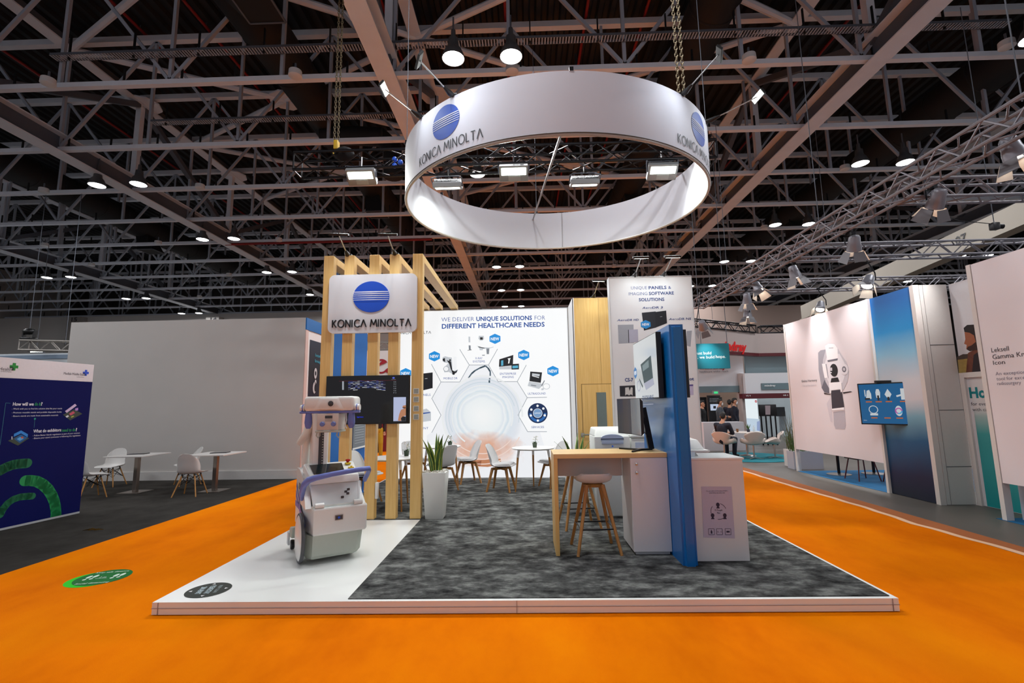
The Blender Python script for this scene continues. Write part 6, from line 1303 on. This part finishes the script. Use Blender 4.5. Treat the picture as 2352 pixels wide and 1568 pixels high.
# --- red lettered stand
Y = 20
t = thing('red_letter_stand', 'large white exhibition stand with red and grey signs behind the lounge chairs', 'stand', (9, Y, 0))
fw_, mar, gbl = M('stand_white', '#e3e6ea', .55, var=.01), M('stand_maroon', '#5a141e', .5), M('stand_greyblue', '#6f858c', .5)
mb = MB(); p0, p1 = ony(1560, 800, 17.5), ony(1738, 766, 20); p0b, p1b = ony(1560, 852, 17.5), ony(1743, 811, 20)
mb.hexa([(p0.x, 17.5, p1b.z), (p1.x, 20, p1b.z), (p1.x, 20.3, p1b.z), (p0.x, 17.8, p1b.z), (p0.x, 17.5, p1.z), (p1.x, 20, p1.z), (p1.x, 20.3, p1.z), (p0.x, 17.8, p1.z)], M('stand_fascia', '#b9aca8', .6))
c = ony(1900, 766, 20); mb.box(p1.x, c.x, 20, 20.3, p1b.z, p1.z, M('stand_fascia')); mb.build('fascia', t, smooth=False)
mb = MB(); z0 = p1b.z - .12; mb.hexa([(p0.x, 17.48, z0), (p1.x, 19.98, z0), (p1.x, 20.3, z0), (p0.x, 17.8, z0), (p0.x, 17.48, p1b.z), (p1.x, 19.98, p1b.z), (p1.x, 20.3, p1b.z), (p0.x, 17.8, p1b.z)], mar); mb.box(p1.x, c.x, 19.98, 20.3, z0, p1b.z, mar); mb.build('red_band', t, smooth=False)
dd = Vector((p1.x - p0.x, 2.5, 0)).normalized(); pl = Plane((p0.x, 17.5, 0), dd, (0, 0, 1)); ar = Art(pl, eps=.05); rr_ = M('letter_red', '#e01414', .4, emit=.5)
ua, va = ar.at(1648, 812); ub, vb = ar.at(1712, 805); ar.text('mindray', ua, (va + vb)/2 + .07, .36, rr_, 1, ub - ua, .04, slant=.15)
ar.mb.build('red_lettering', t, smooth=False, fix=False)
mb = MB(); slab(mb, 1560, 815, 1711, 888, 20.6, .2, fw_); slab(mb, 1710, 857, 1850, 904, 20.1, .5, fw_); slab(mb, 1706, 857, 1712, 1000, 20.3, .5, M('stand_fascia')); slab(mb, 1560, 888, 1711, 900, 20.5, .2, gbl); slab(mb, 1749, 880, 1850, 893, 20.05, .05, gbl); mb.build('upper_panel', t, smooth=False)
mb = MB(); slab(mb, 1705, 904, 1850, 913, 20.02, .3, mar); mb.build('lower_band', t, smooth=False)
pl = Plane((0, 20, 0), (1, 0, 0), (0, 0, 1)); ar = Art(pl, eps=.0); ar.eps = -.45
pl2 = Plane((0, 20.58, 0), (1, 0, 0), (0, 0, 1)); ar = Art(pl2, eps=.01); ar.tpx('healthcare within reach', (1607, 855.5), (1672, 854.5), 4.5, M('txt_grey', '#565c66', .5)); ar.tpx('mindray', (1608, 848), (1668, 846), 10, M('letter_crimson', '#b01020', .5), 2, .03, .12); ar.eps = .1; ar.tpx('OR S', (1697, 894.5), (1709, 894), 4.5, pure, 1, .02)
ar.mb.build('wall_lettering', t, smooth=False, fix=False)
pl3 = Plane((0, 20.0, 0), (1, 0, 0), (0, 0, 1)); ar = Art(pl3, eps=.01); ar.tpx('mindray', (1756, 887.5), (1781, 886.5), 4.5, pure, 1, .02); ar.tpx('VS 9', (1713, 910.5), (1724, 910), 3.5, pure, 1, .01); ar.tpx('NR 5', (1799, 909), (1810, 909), 3.5, pure, 1, .01); ar.mb.build('band_lettering', t, smooth=False, fix=False)
mb = MB(); slab(mb, 1710, 815, 1850, 858, 20.7, .1, M('stand_glass', '#7f9297', .15, var=.08, scale=1)); mb.build('glass', t, smooth=False)
mb = MB(); slab(mb, 1560, 900, 1712, 1050, 24, .2, M('stand_brown', '#8a7465', .7, var=.05)); slab(mb, 1705, 912, 1870, 1020, 23.2, .2, M('stand_clinic', '#c4d3d8', .5, var=.2, scale=1.5)); mb.build('back_wall', t, smooth=False)
mb = MB(); slab(mb, 1711, 916, 1745, 992, 20.6, .1, G('stand_lit', '#eaf4f8', .9)); mb.build('lit_panel', t, smooth=False)
ar = Art(Plane((0, 20.6, 0), (1, 0, 0), (0, 0, 1)), eps=.01); u, v = ar.at(1736, 921.5); ar.disc(u, v, .05, .05, G('lit_red', '#c23a44', .8), 1, 16); ar.rect(u - .04, v - .008, u + .04, v + .008, ewhite, 2); ar.pp([(1713, 960), (1744, 962), (1744, 990), (1714, 990)], G('lit_pale', '#c9dcec', .8), 1); ar.pp([(1738, 968), (1745, 966), (1745, 990), (1738, 988)], G('lit_blue', '#9fb2dc', .7), 2); ar.mb.build('lit_print', t, smooth=False, fix=False)
for (x0, y0, x1, y1, Y_, lab) in ((1606, 912, 1628, 990, 20.9, 'dark display stand at the left inside the red lettered stand'), (1626, 908, 1660, 990, 20.4, 'black display tower with a lit screen inside the red lettered stand')):
    a, b = ony(x0, y0, Y_), ony(x1, y1, Y_); t = thing('display_tower', lab, 'display', (a.x, Y_, 0)); mb = MB(); mb.box(a.x, b.x, Y_, Y_ + .15, 0, a.z, M('tower_black', '#16181d', .5)); mb.build('body', t, smooth=False)
    if x0 == 1626:
        ar = Art(Plane((0, Y_, 0), (1, 0, 0), (0, 0, 1)), eps=.01); ar.pp([(1628, 912), (1658, 912), (1658, 946), (1629, 946)], G('tower_dark', '#14161b', .2), 0.5); ar.pp([(1631, 928), (1653, 927.5), (1653, 942), (1632, 942.5)], G('tower_screen', '#b9c6dc', .9), 1); ar.pp([(1638, 932), (1644, 932), (1644, 938), (1638, 938)], edark, 2)
        for y in (916, 919.5, 923): ar.tpx('Your trusted partner', (1629, y), (1650, y - .3), 2, egrey)
        ar.mb.build('screen', t, smooth=False, fix=False)
a, b = ony(1744, 929, 18.6), ony(1785, 955, 18.6); t = thing('black_screen', 'black television on a four legged stand in front of the bright clinic stand', 'screen', (a.x, 18.6, 0)); mb = MB(); mb.box(a.x, b.x, 18.6, 18.7, b.z, a.z, black, .01); mb.build('casing', t); ar = Art(Plane((0, 18.6, 0), (1, 0, 0), (0, 0, 1)), eps=.01); ar.pp([(1757, 931), (1769, 931), (1769, 952), (1758, 952)], G('paper_glow', '#a8969c', .4), 1); ar.mb.build('screen', t, smooth=False, fix=False)
for i in range(4):
    x = a.x + (b.x - a.x)*(.08 + .28*i); mb = MB(); mb.bar((x, 18.65, b.z), (x, 18.65, 0), .04, .04, blackm); mb.build('leg', t, smooth=False)
mb = MB(); slab(mb, 1790, 944, 1808, 990, 21.5, .1, M('clinic_grey', '#8d9aa2', .5)); a_ = ony(1795, 945, 21.4); mb.box(a_.x - .25, a_.x + .1, 21.3, 21.4, a_.z - .2, a_.z + .2, M('clinic_dark', '#2a3238', .4)); single(mb, 'patient_monitor', 'dark patient monitor on a grey trolley in the clinic stand', 'medical device', smooth=False, org=(a_.x, 21.4, 0))
t = thing('exit_sign', 'green emergency exit sign on a bracket above the display tower', 'sign', tuple(ony(1644, 901, 20.2))); mb = MB(); slab(mb, 1636, 897, 1652, 905, 20.2, .04, M('exit_frame', '#8a8f92', .5)); mb.build('frame', t, smooth=False); mb = MB(); slab(mb, 1640, 899, 1649, 903.5, 20.19, .01, G('exit_green', '#38c878', 1.2)); mb.build('panel', t, smooth=False)
box_truss('dark_truss', 'dark truss with small lamps on top of the red lettered stand', (p0.x + .3, 17.85, p1.z + .18), (p1.x - .15, 20.0, p1.z + .18), .3, blackm, .03, .35); box_truss('dark_truss', 'dark truss behind the tip of the scanner wall', (p1.x + .2, 20.16, p1.z + .18), (c.x, 20.16, p1.z + .18), .3, blackm, .03, .35)
mb = MB(); slab(mb, 1615, 970, 1717, 1080, 16.8, .5, M('sofa_white', '#cfccd2', .6)); single(mb, 'reception_counter', 'low white reception counter behind the seated man', 'counter', smooth=False, org=(7, 16.8, 0))
# hall end above the stands
t = thing('brown_wall', 'brown grey hall wall strip above the red lettered stand', 'wall panel', (12, 34, 0)); mb = MB(); a, b = ony(1590, 705, 34), ony(1830, 780, 34); mb.box(a.x, b.x + 6, 34, 34.2, 0, a.z, M('hall_brown', '#8f7d74', .8, var=.04)); mb.build('wall_board', t, smooth=False)
mb = MB(); slab(mb, 1625, 752, 1652, 768, 24, .1, M('banner_maroon', '#4a1018', .7)); single(mb, 'maroon_banner', 'small dark maroon hanging banner above the teal sign', 'banner', smooth=False, org=tuple(ony(1638, 760, 24)))
# --- lounge of swan chairs on a teal rug
mb = MB(); mb.lathe([(.001, .002), (1.35, .002), (1.35, .014), (.001, .016)], M('rug_teal', '#0f7480', .95, var=.2, scale=30), 48, Matrix.Translation((6.62, 14.78, 0)), cap=False); single(mb, 'round_rug', 'round teal rug under the cream swan chairs', 'rug', org=(6.62, 14.78, 0))
swn = M('swan_cream', '#d0c4bc', .6, var=.02)
def swan():
    t = thing('swan_chair', 'x', 'chair'); mb = MB()
    shell(mb, [(-.30, .40, .16, .01, 0), (-.27, .415, .26, .03, -.02), (-.12, .40, .33, .13, -.02), (.02, .385, .34, .19, .0), (.13, .41, .30, .16, .05), (.19, .50, .23, .06, .08), (.225, .60, .26, .0, .10), (.255, .70, .29, -.02, .10), (.27, .755, .22, -.03, .07), (.272, .77, .14, -.02, .05)], swn, .035, 14)
    mb.build('seat_shell', t, angle=70); mb = MB(); mb.tube((0, 0, .03), (0, 0, .38), .022, chrome, n=12); mb.build('column', t)
    mb = MB()
    for a in (45, 135, 225, 315): mb.bar((0, 0, .035), (.27*math.cos(rad(a)), .27*math.sin(rad(a)), .012), .05, .022, chrome, w2=.03, h2=.012)
    mb.build('star_base', t, smooth=False); return t
s0 = swan(); s0.location = (5.86, 14.55, .017); s0.rotation_euler = (0, 0, face(.75, .66)); s0['label'] = 'cream swan chair with the seated man in it'; s0['group'] = 'cream swan chairs'
dup(s0, (6.55, 14.2, .017), face(.1, 1), 'cream swan chair with its back to us, middle of the row'); dup(s0, (7.22, 14.35, .017), face(-.9, .35), 'cream swan chair at the right of the teal rug, facing left'); dup(s0, (6.35, 15.72, .017), face(.1, -1), 'cream swan chair across the table, partly hidden by the seated man')
t = thing('lounge_table', 'round white lounge table between the swan chairs', 'table', (6.75, 15.05, .016)); Tm = Matrix.Translation((6.75, 15.05, .016)); mb = MB(); mb.lathe([(.001, .69), (.44, .69), (.45, .70), (.44, .715), (.001, .715)], M('table_cream', '#d9cfc8', .4), 36, Tm, cap=False); mb.build('tabletop', t); mb = MB(); mb.lathe([(.24, 0), (.22, .015), (.03, .05), (.025, .69)], chrome, 24, Tm); mb.build('pedestal', t)
zt = .016 + .715
mb = MB(); mb.lathe([(.028, 0), (.038, .10), (.034, .10), (.001, .09)], M('cup_brown', '#7a5230', .5), 16); o = single(mb, 'paper_cup', 'brown paper cup on the lounge table', 'cup'); o.location = (6.45, 14.95, zt)
t = thing('table_plant', 'small dark leafy plant in a pot on the lounge table', 'potted plant', (6.78, 14.95, zt)); mb = MB(); mb.lathe([(.04, zt), (.05, zt + .08), (.001, zt + .08)], M('pot_navy', '#23283c', .4), 14, Matrix.Translation((6.78, 14.95, 0))); mb.build('pot', t); mb = MB()
for i in range(14):
    a = rr.uniform(0, 6.28); L = rr.uniform(.08, .17); c_, s_ = math.cos(a), math.sin(a); mb.grid([[(6.78 + c_*L*f*.7 - s_*w, 14.95 + s_*L*f*.7 + c_*w, zt + .07 + L*f*1.2) for w in (-.02*(1-f*f), .02*(1-f*f))] for f in (0, .4, .75, 1)], leafd)
mb.build('leaves', t, fix=False)
mb = MB(); mb.lathe([(.03, 0), (.03, .13), (.012, .16), (.012, .2), (.001, .2)], M('bottle_clear', '#d8e4ea', .2, alpha=.6), 14); o = single(mb, 'water_bottle', 'clear bottle beside the plant on the lounge table', 'bottle'); o.location = (6.95, 14.95, zt)
# --- people
skin = M('skin', '#c08a6c', .5, var=.03); suit = M('suit_navy', '#181a2a', .8, var=.1); hairm = M('hair_black', '#14110f', .6, var=.2); shirt = M('shirt_white', '#d6d8dc', .7); shoe = M('shoe_black', '#121214', .4); maskm = M('face_mask', '#dfe6ea', .7)
def hull(segs, vox, name, mt, parent):
    b = bmesh.new()
    for p, r1, q, r2 in segs:
        t_ = bmesh.new()
        for c_, r_ in ((p, r1), (q, r2)): bmesh.ops.create_icosphere(t_, subdivisions=2, radius=r_, matrix=Matrix.Translation(c_))
        bmesh.ops.convex_hull(t_, input=t_.verts[:]); bmesh.ops.delete(t_, geom=[v for v in t_.verts if not v.link_faces], context='VERTS')
        me_ = bpy.data.meshes.new('t'); t_.to_mesh(me_); t_.free(); b.from_mesh(me_); bpy.data.meshes.remove(me_)
    me = bpy.data.meshes.new(name); b.to_mesh(me); b.free(); o = bpy.data.objects.new(name, me); COL.objects.link(o)
    m_ = o.modifiers.new('r', 'REMESH'); m_.mode = 'VOXEL'; m_.voxel_size = vox; s_ = o.modifiers.new('s', 'SMOOTH'); s_.iterations = 4; s_.factor = .5
    dg = bpy.context.evaluated_depsgraph_get(); m2 = bpy.data.meshes.new_from_object(o.evaluated_get(dg)); bpy.data.objects.remove(o); bpy.data.meshes.remove(me)
    m2.name = name; m2.materials.clear(); m2.materials.append(mt); m2.polygons.foreach_set('use_smooth', [True]*len(m2.polygons)); m2.polygons.foreach_set('material_index', [0]*len(m2.polygons))
    o = bpy.data.objects.new(name, m2); COL.objects.link(o); o.parent = parent; return o
V = Vector
def person(label, loc, rz, J, top, legs, mask=False, vox=.012, group=None):
    """J: joints in the figure's own frame, facing -y"""
    t = thing('person', label, 'person', loc, rz, group); hd, nk, ch, wa, pe = J['head'], J['neck'], J['chest'], J['waist'], J['pelvis']
    f = J.get('look', V((0, -1, 0))); rt = f.cross(V((0, 0, 1))).normalized(); segs = [(hd + V((0, 0, .03)), .085, hd - V((0, 0, .05)) + f*.02, .068), (hd - V((0, 0, .06)), .055, nk, .052), (hd + f*.085 - V((0, 0, .015)), .014, hd + f*.095 - V((0, 0, .03)), .016), (hd + f*.07 - V((0, 0, .09)), .03, hd + f*.06 - V((0, 0, .1)), .03)]
    for s in (-1, 1): segs += [(hd + rt*(s*.085) + V((0, 0, .0)), .018, hd + rt*(s*.082) - V((0, 0, .03)), .014)]
    segs += [(nk, .07, ch, .13), (ch, .14, wa, .12), (wa, .12, pe, .13)]; cl = [(nk - V((0, 0, .04)), .075, ch, .15), (ch, .155, wa, .137), (wa, .137, pe, .145)]; tr_ = [(pe, .148, pe + V((0, 0, .04)), .14)]; sh = []
    for s in ('l', 'r'):
        S_, E_, H_ = J['sh_' + s], J['el_' + s], J['ha_' + s]; segs += [(ch + (S_ - ch)*.3 + V((0, 0, .03)), .09, S_, .06), (S_, .055, E_, .043), (E_, .042, H_, .03)]; cl += [(ch + (S_ - ch)*.3 + V((0, 0, .03)), .10, S_, .075), (S_, .072, E_, .058), (E_, .058, E_ + (H_ - E_)*.93, .045)]
        d = (H_ - E_).normalized(); sd_ = d.cross(V((0, 1, .2))).normalized(); palm = H_ + d*.07; segs.append((H_, .028, palm, .03))
        for i, (o_, L) in enumerate(((-.032, .065), (-.011, .078), (.011, .074), (.030, .058))): segs.append((palm + sd_*o_, .011, palm + sd_*o_*1.1 + d*L*.6, .010)); segs.append((palm + sd_*o_*1.1 + d*L*.6, .010, palm + sd_*o_*1.1 + d*L*.9 + V((0, -.02, 0)), .009))
        segs.append((H_ + d*.02, .014, H_ + d*.055 + sd_*-.055, .011))
        K, A = J['kn_' + s], J['an_' + s]; hp = J['hip_' + s]; segs += [(pe, .10, hp, .09), (hp, .085, K, .058), (K, .056, A, .038)]; tr_ += [(pe, .13, hp, .112), (hp, .108, K, .078), (K, .076, A + V((0, 0, .04)), .062)]
        ft = J['toe_' + s]; segs.append((A, .036, ft, .03)); sh.append((A - V((0, 0, .015)), .052, ft, .042))
    hull(segs, vox, 'body', skin, t); hull(cl, vox, 'jacket', top, t); hull(tr_, vox, 'trousers', legs, t); hull(sh, vox, 'shoes', shoe, t)
    hull([(hd + V((0, 0, .055)) - f*.02, .088, hd + V((0, 0, .0)) - f*.05, .072), (hd + V((0, 0, .09)) + f*.035, .06, hd + V((0, 0, .07)) - f*.02, .08)], vox, 'hair', hairm, t)
    mb = MB()
    for s in (-1, 1): mb.ball(hd + f*.084 + rt*(s*.032) + V((0, 0, .005)), .010, M('eye_dark', '#1a1414', .3), 8)
    mb.build('eyes', t, local=True)
    if mask: hull([(hd + f*.075 - V((0, 0, .035)), .045, hd + f*.06 - V((0, 0, .08)), .05)], vox, 'face_mask', maskm, t)
    else:
        mb = MB(); mb.ball(hd + f*.088 - V((0, 0, .062)), .018, M('lip', '#8a4f44', .5), 8, (1, .5, .3)); mb.build('mouth', t, local=True)
    return t
def standing(h, arms=0, stride=0):
    k = h/1.75; z = lambda v: v*k
    J = dict(head=V((0, -.02, z(1.63))), neck=V((0, 0, z(1.47))), chest=V((0, 0, z(1.28))), waist=V((0, .0, z(1.08))), pelvis=V((0, 0, z(.93))))
    for s, c_ in (('l', -1), ('r', 1)):
        J['sh_' + s] = V((c_*.185, .01, z(1.40))); J['el_' + s] = V((c_*.23, .02, z(1.12))); J['ha_' + s] = V((c_*.22, -.06, z(.87))) if not arms else V((c_*.10, -.24, z(1.08))); J['hip_' + s] = V((c_*.09, 0, z(.90)))
        J['kn_' + s] = V((c_*.10, -.02 - c_*stride, z(.49))); J['an_' + s] = V((c_*.11, .02 - c_*stride*1.2, z(.08))); J['toe_' + s] = V((c_*.13, -.15 - c_*stride*1.2, z(.045)))
    return J
# seated man, turned to the table
J = dict(head=V((0.0, -.06, 1.20)), neck=V((0, .02, 1.03)), chest=V((0, .06, .86)), waist=V((0, .08, .66)), pelvis=V((0, .06, .53)), look=V((.15, -1, 0)).normalized())
for s, c_ in (('l', -1), ('r', 1)):
    J['sh_' + s] = V((c_*.19, .03, .96)); J['el_' + s] = V((c_*.23, -.10, .72)); J['ha_' + s] = V((c_*.07, -.32, .70)); J['hip_' + s] = V((c_*.10, .0, .52)); J['kn_' + s] = V((c_*.14, -.40, .53)); J['an_' + s] = V((c_*.14, -.36 - .05*c_, .085)); J['toe_' + s] = V((c_*.16, -.52 - .05*c_, .045))
person('seated person in a dark navy suit in a cream swan chair, back to us', (5.86, 14.55, .017), face(.75, .66), J, suit, suit)
p = onz(1690, 1010, 0)
def stand_at(px_, Y, lab, f, h=1.75, top=suit, legs=suit, mask=True, arms=0): person(lab, (ony(px_, 950, Y).x, Y, 0), face(*f), standing(h, arms), top, legs, mask)
stand_at(1688, 19.2, 'standing person in a dark suit and white face mask, nearest the lit panel', (.9, -.45), 1.78); stand_at(1677, 19.7, 'standing person in dark clothes, half hidden by the masked person in a suit', (.6, .8), 1.72, arms=1)
stand_at(1613, 18.6, 'person in a black shirt at the edge of the white text tower', (.8, -.6), 1.7, M('shirt_black', '#15161a', .8), M('jeans_dark', '#20232c', .8), False); stand_at(1654, 18.9, 'person in grey clothes beside the black display tower', (.9, -.2), 1.75, M('shirt_grey', '#4c545c', .8), M('jeans_dark'), True, 1)
yel = M('trousers_yellow', '#b99a1c', .8, var=.08)
person('person in yellow work trousers seen through the timber slats', (-4.88, 15.8, 0), face(.4, -.9), standing(1.75, 0, .06), M('vest_dark', '#2a1c1e', .8), yel, False)
mb = MB(); slab(mb, 872, 950, 905, 1037, 18.2, .6, M('crate_red', '#7d1620', .6)); single(mb, 'red_cabinet', 'dark red cabinet behind the person in yellow trousers', 'cabinet', smooth=False, org=(-5, 18.2, 0))

# wires that carry the hung things at the back
def hang(p, z0, lab):
    mb = MB(); mb.tube((p[0], p[1], z0), (p[0], p[1], 10.0), .01, steeld, n=5); single(mb, 'hanging_wire', lab, 'wire', org=(p[0], p[1], z0))
q = ony(68, 760, 17); hang((q.x, 17), q.z, 'thin wire above the moving head light at the left edge')
q = ony(150, 790, 17); hang((q.x, 17), q.z, 'thin wire holding the pale truss beside the grey booth wall')
q = ony(840, 790, 20); hang((q.x, 20), q.z, 'thin wire holding the silver truss behind the timber slats')
for x_, w_ in ((1610, 'left'), (1670, 'right')):
    q = ony(x_, 789, 14.04); hang((q.x, 14.04), q.z, 'thin wire holding the teal hope sign, %s end' % w_)
q = ony(1638, 753, 24.05); hang((q.x, 24.05), q.z, 'thin wire holding the maroon banner')
q = ony(84, 803, 20.55); hang((q.x, 20.55), q.z, 'thin wire holding the small bright floodlight at the left edge')

for (x_, y_), Y_, w_ in (((2284, 518), 9.5, 'right of the pale beam number'), ((1910, 648), 14.0, 'above the scanner wall, beside the pale beam')):
    q = ony(x_, y_, Y_); t = thing('chain_motor', 'small black chain motor on a wire ' + w_, 'hoist', tuple(q)); mb = MB(); mb.box(q.x - .07, q.x + .07, q.y - .06, q.y + .06, q.z - .09, q.z + .06, black, .02); mb.tube((q.x + .07, q.y, q.z - .02), (q.x + .16, q.y, q.z - .02), .05, blackm, n=12); mb.build('motor', t)
    mb = MB(); mb.tube((q.x, q.y, q.z + .06), (q.x, q.y, 10.0), .008, steeld, n=5); mb.path([(q.x - .05, q.y, q.z + .04), (q.x - .5, q.y + .2, q.z + .2), (q.x - 1.1, q.y + .5, q.z + .7)], .008, black, 5); mb.build('cable', t)
# ================================================================ light and view
w = bpy.data.worlds.new('world'); SC.world = w; w.use_nodes = True
w.node_tree.nodes['Background'].inputs[0].default_value = (.9, .88, .95, 1); w.node_tree.nodes['Background'].inputs[1].default_value = WORLD
SC.view_settings.view_transform = 'Standard'; SC.view_settings.look = 'None'; SC.view_settings.gamma = 1; SC.view_settings.exposure = EXPO; SC.view_settings.use_curve_mapping = False
cy = SC.cycles; cy.use_denoising = True; cy.use_adaptive_sampling = True; cy.adaptive_threshold = .05; cy.adaptive_min_samples = 16; cy.max_bounces = 5; cy.diffuse_bounces = 3; cy.glossy_bounces = 3; cy.transparent_max_bounces = 8; cy.caustics_reflective = False; cy.caustics_refractive = False; cy.use_light_tree = True; cy.sample_clamp_indirect = 6
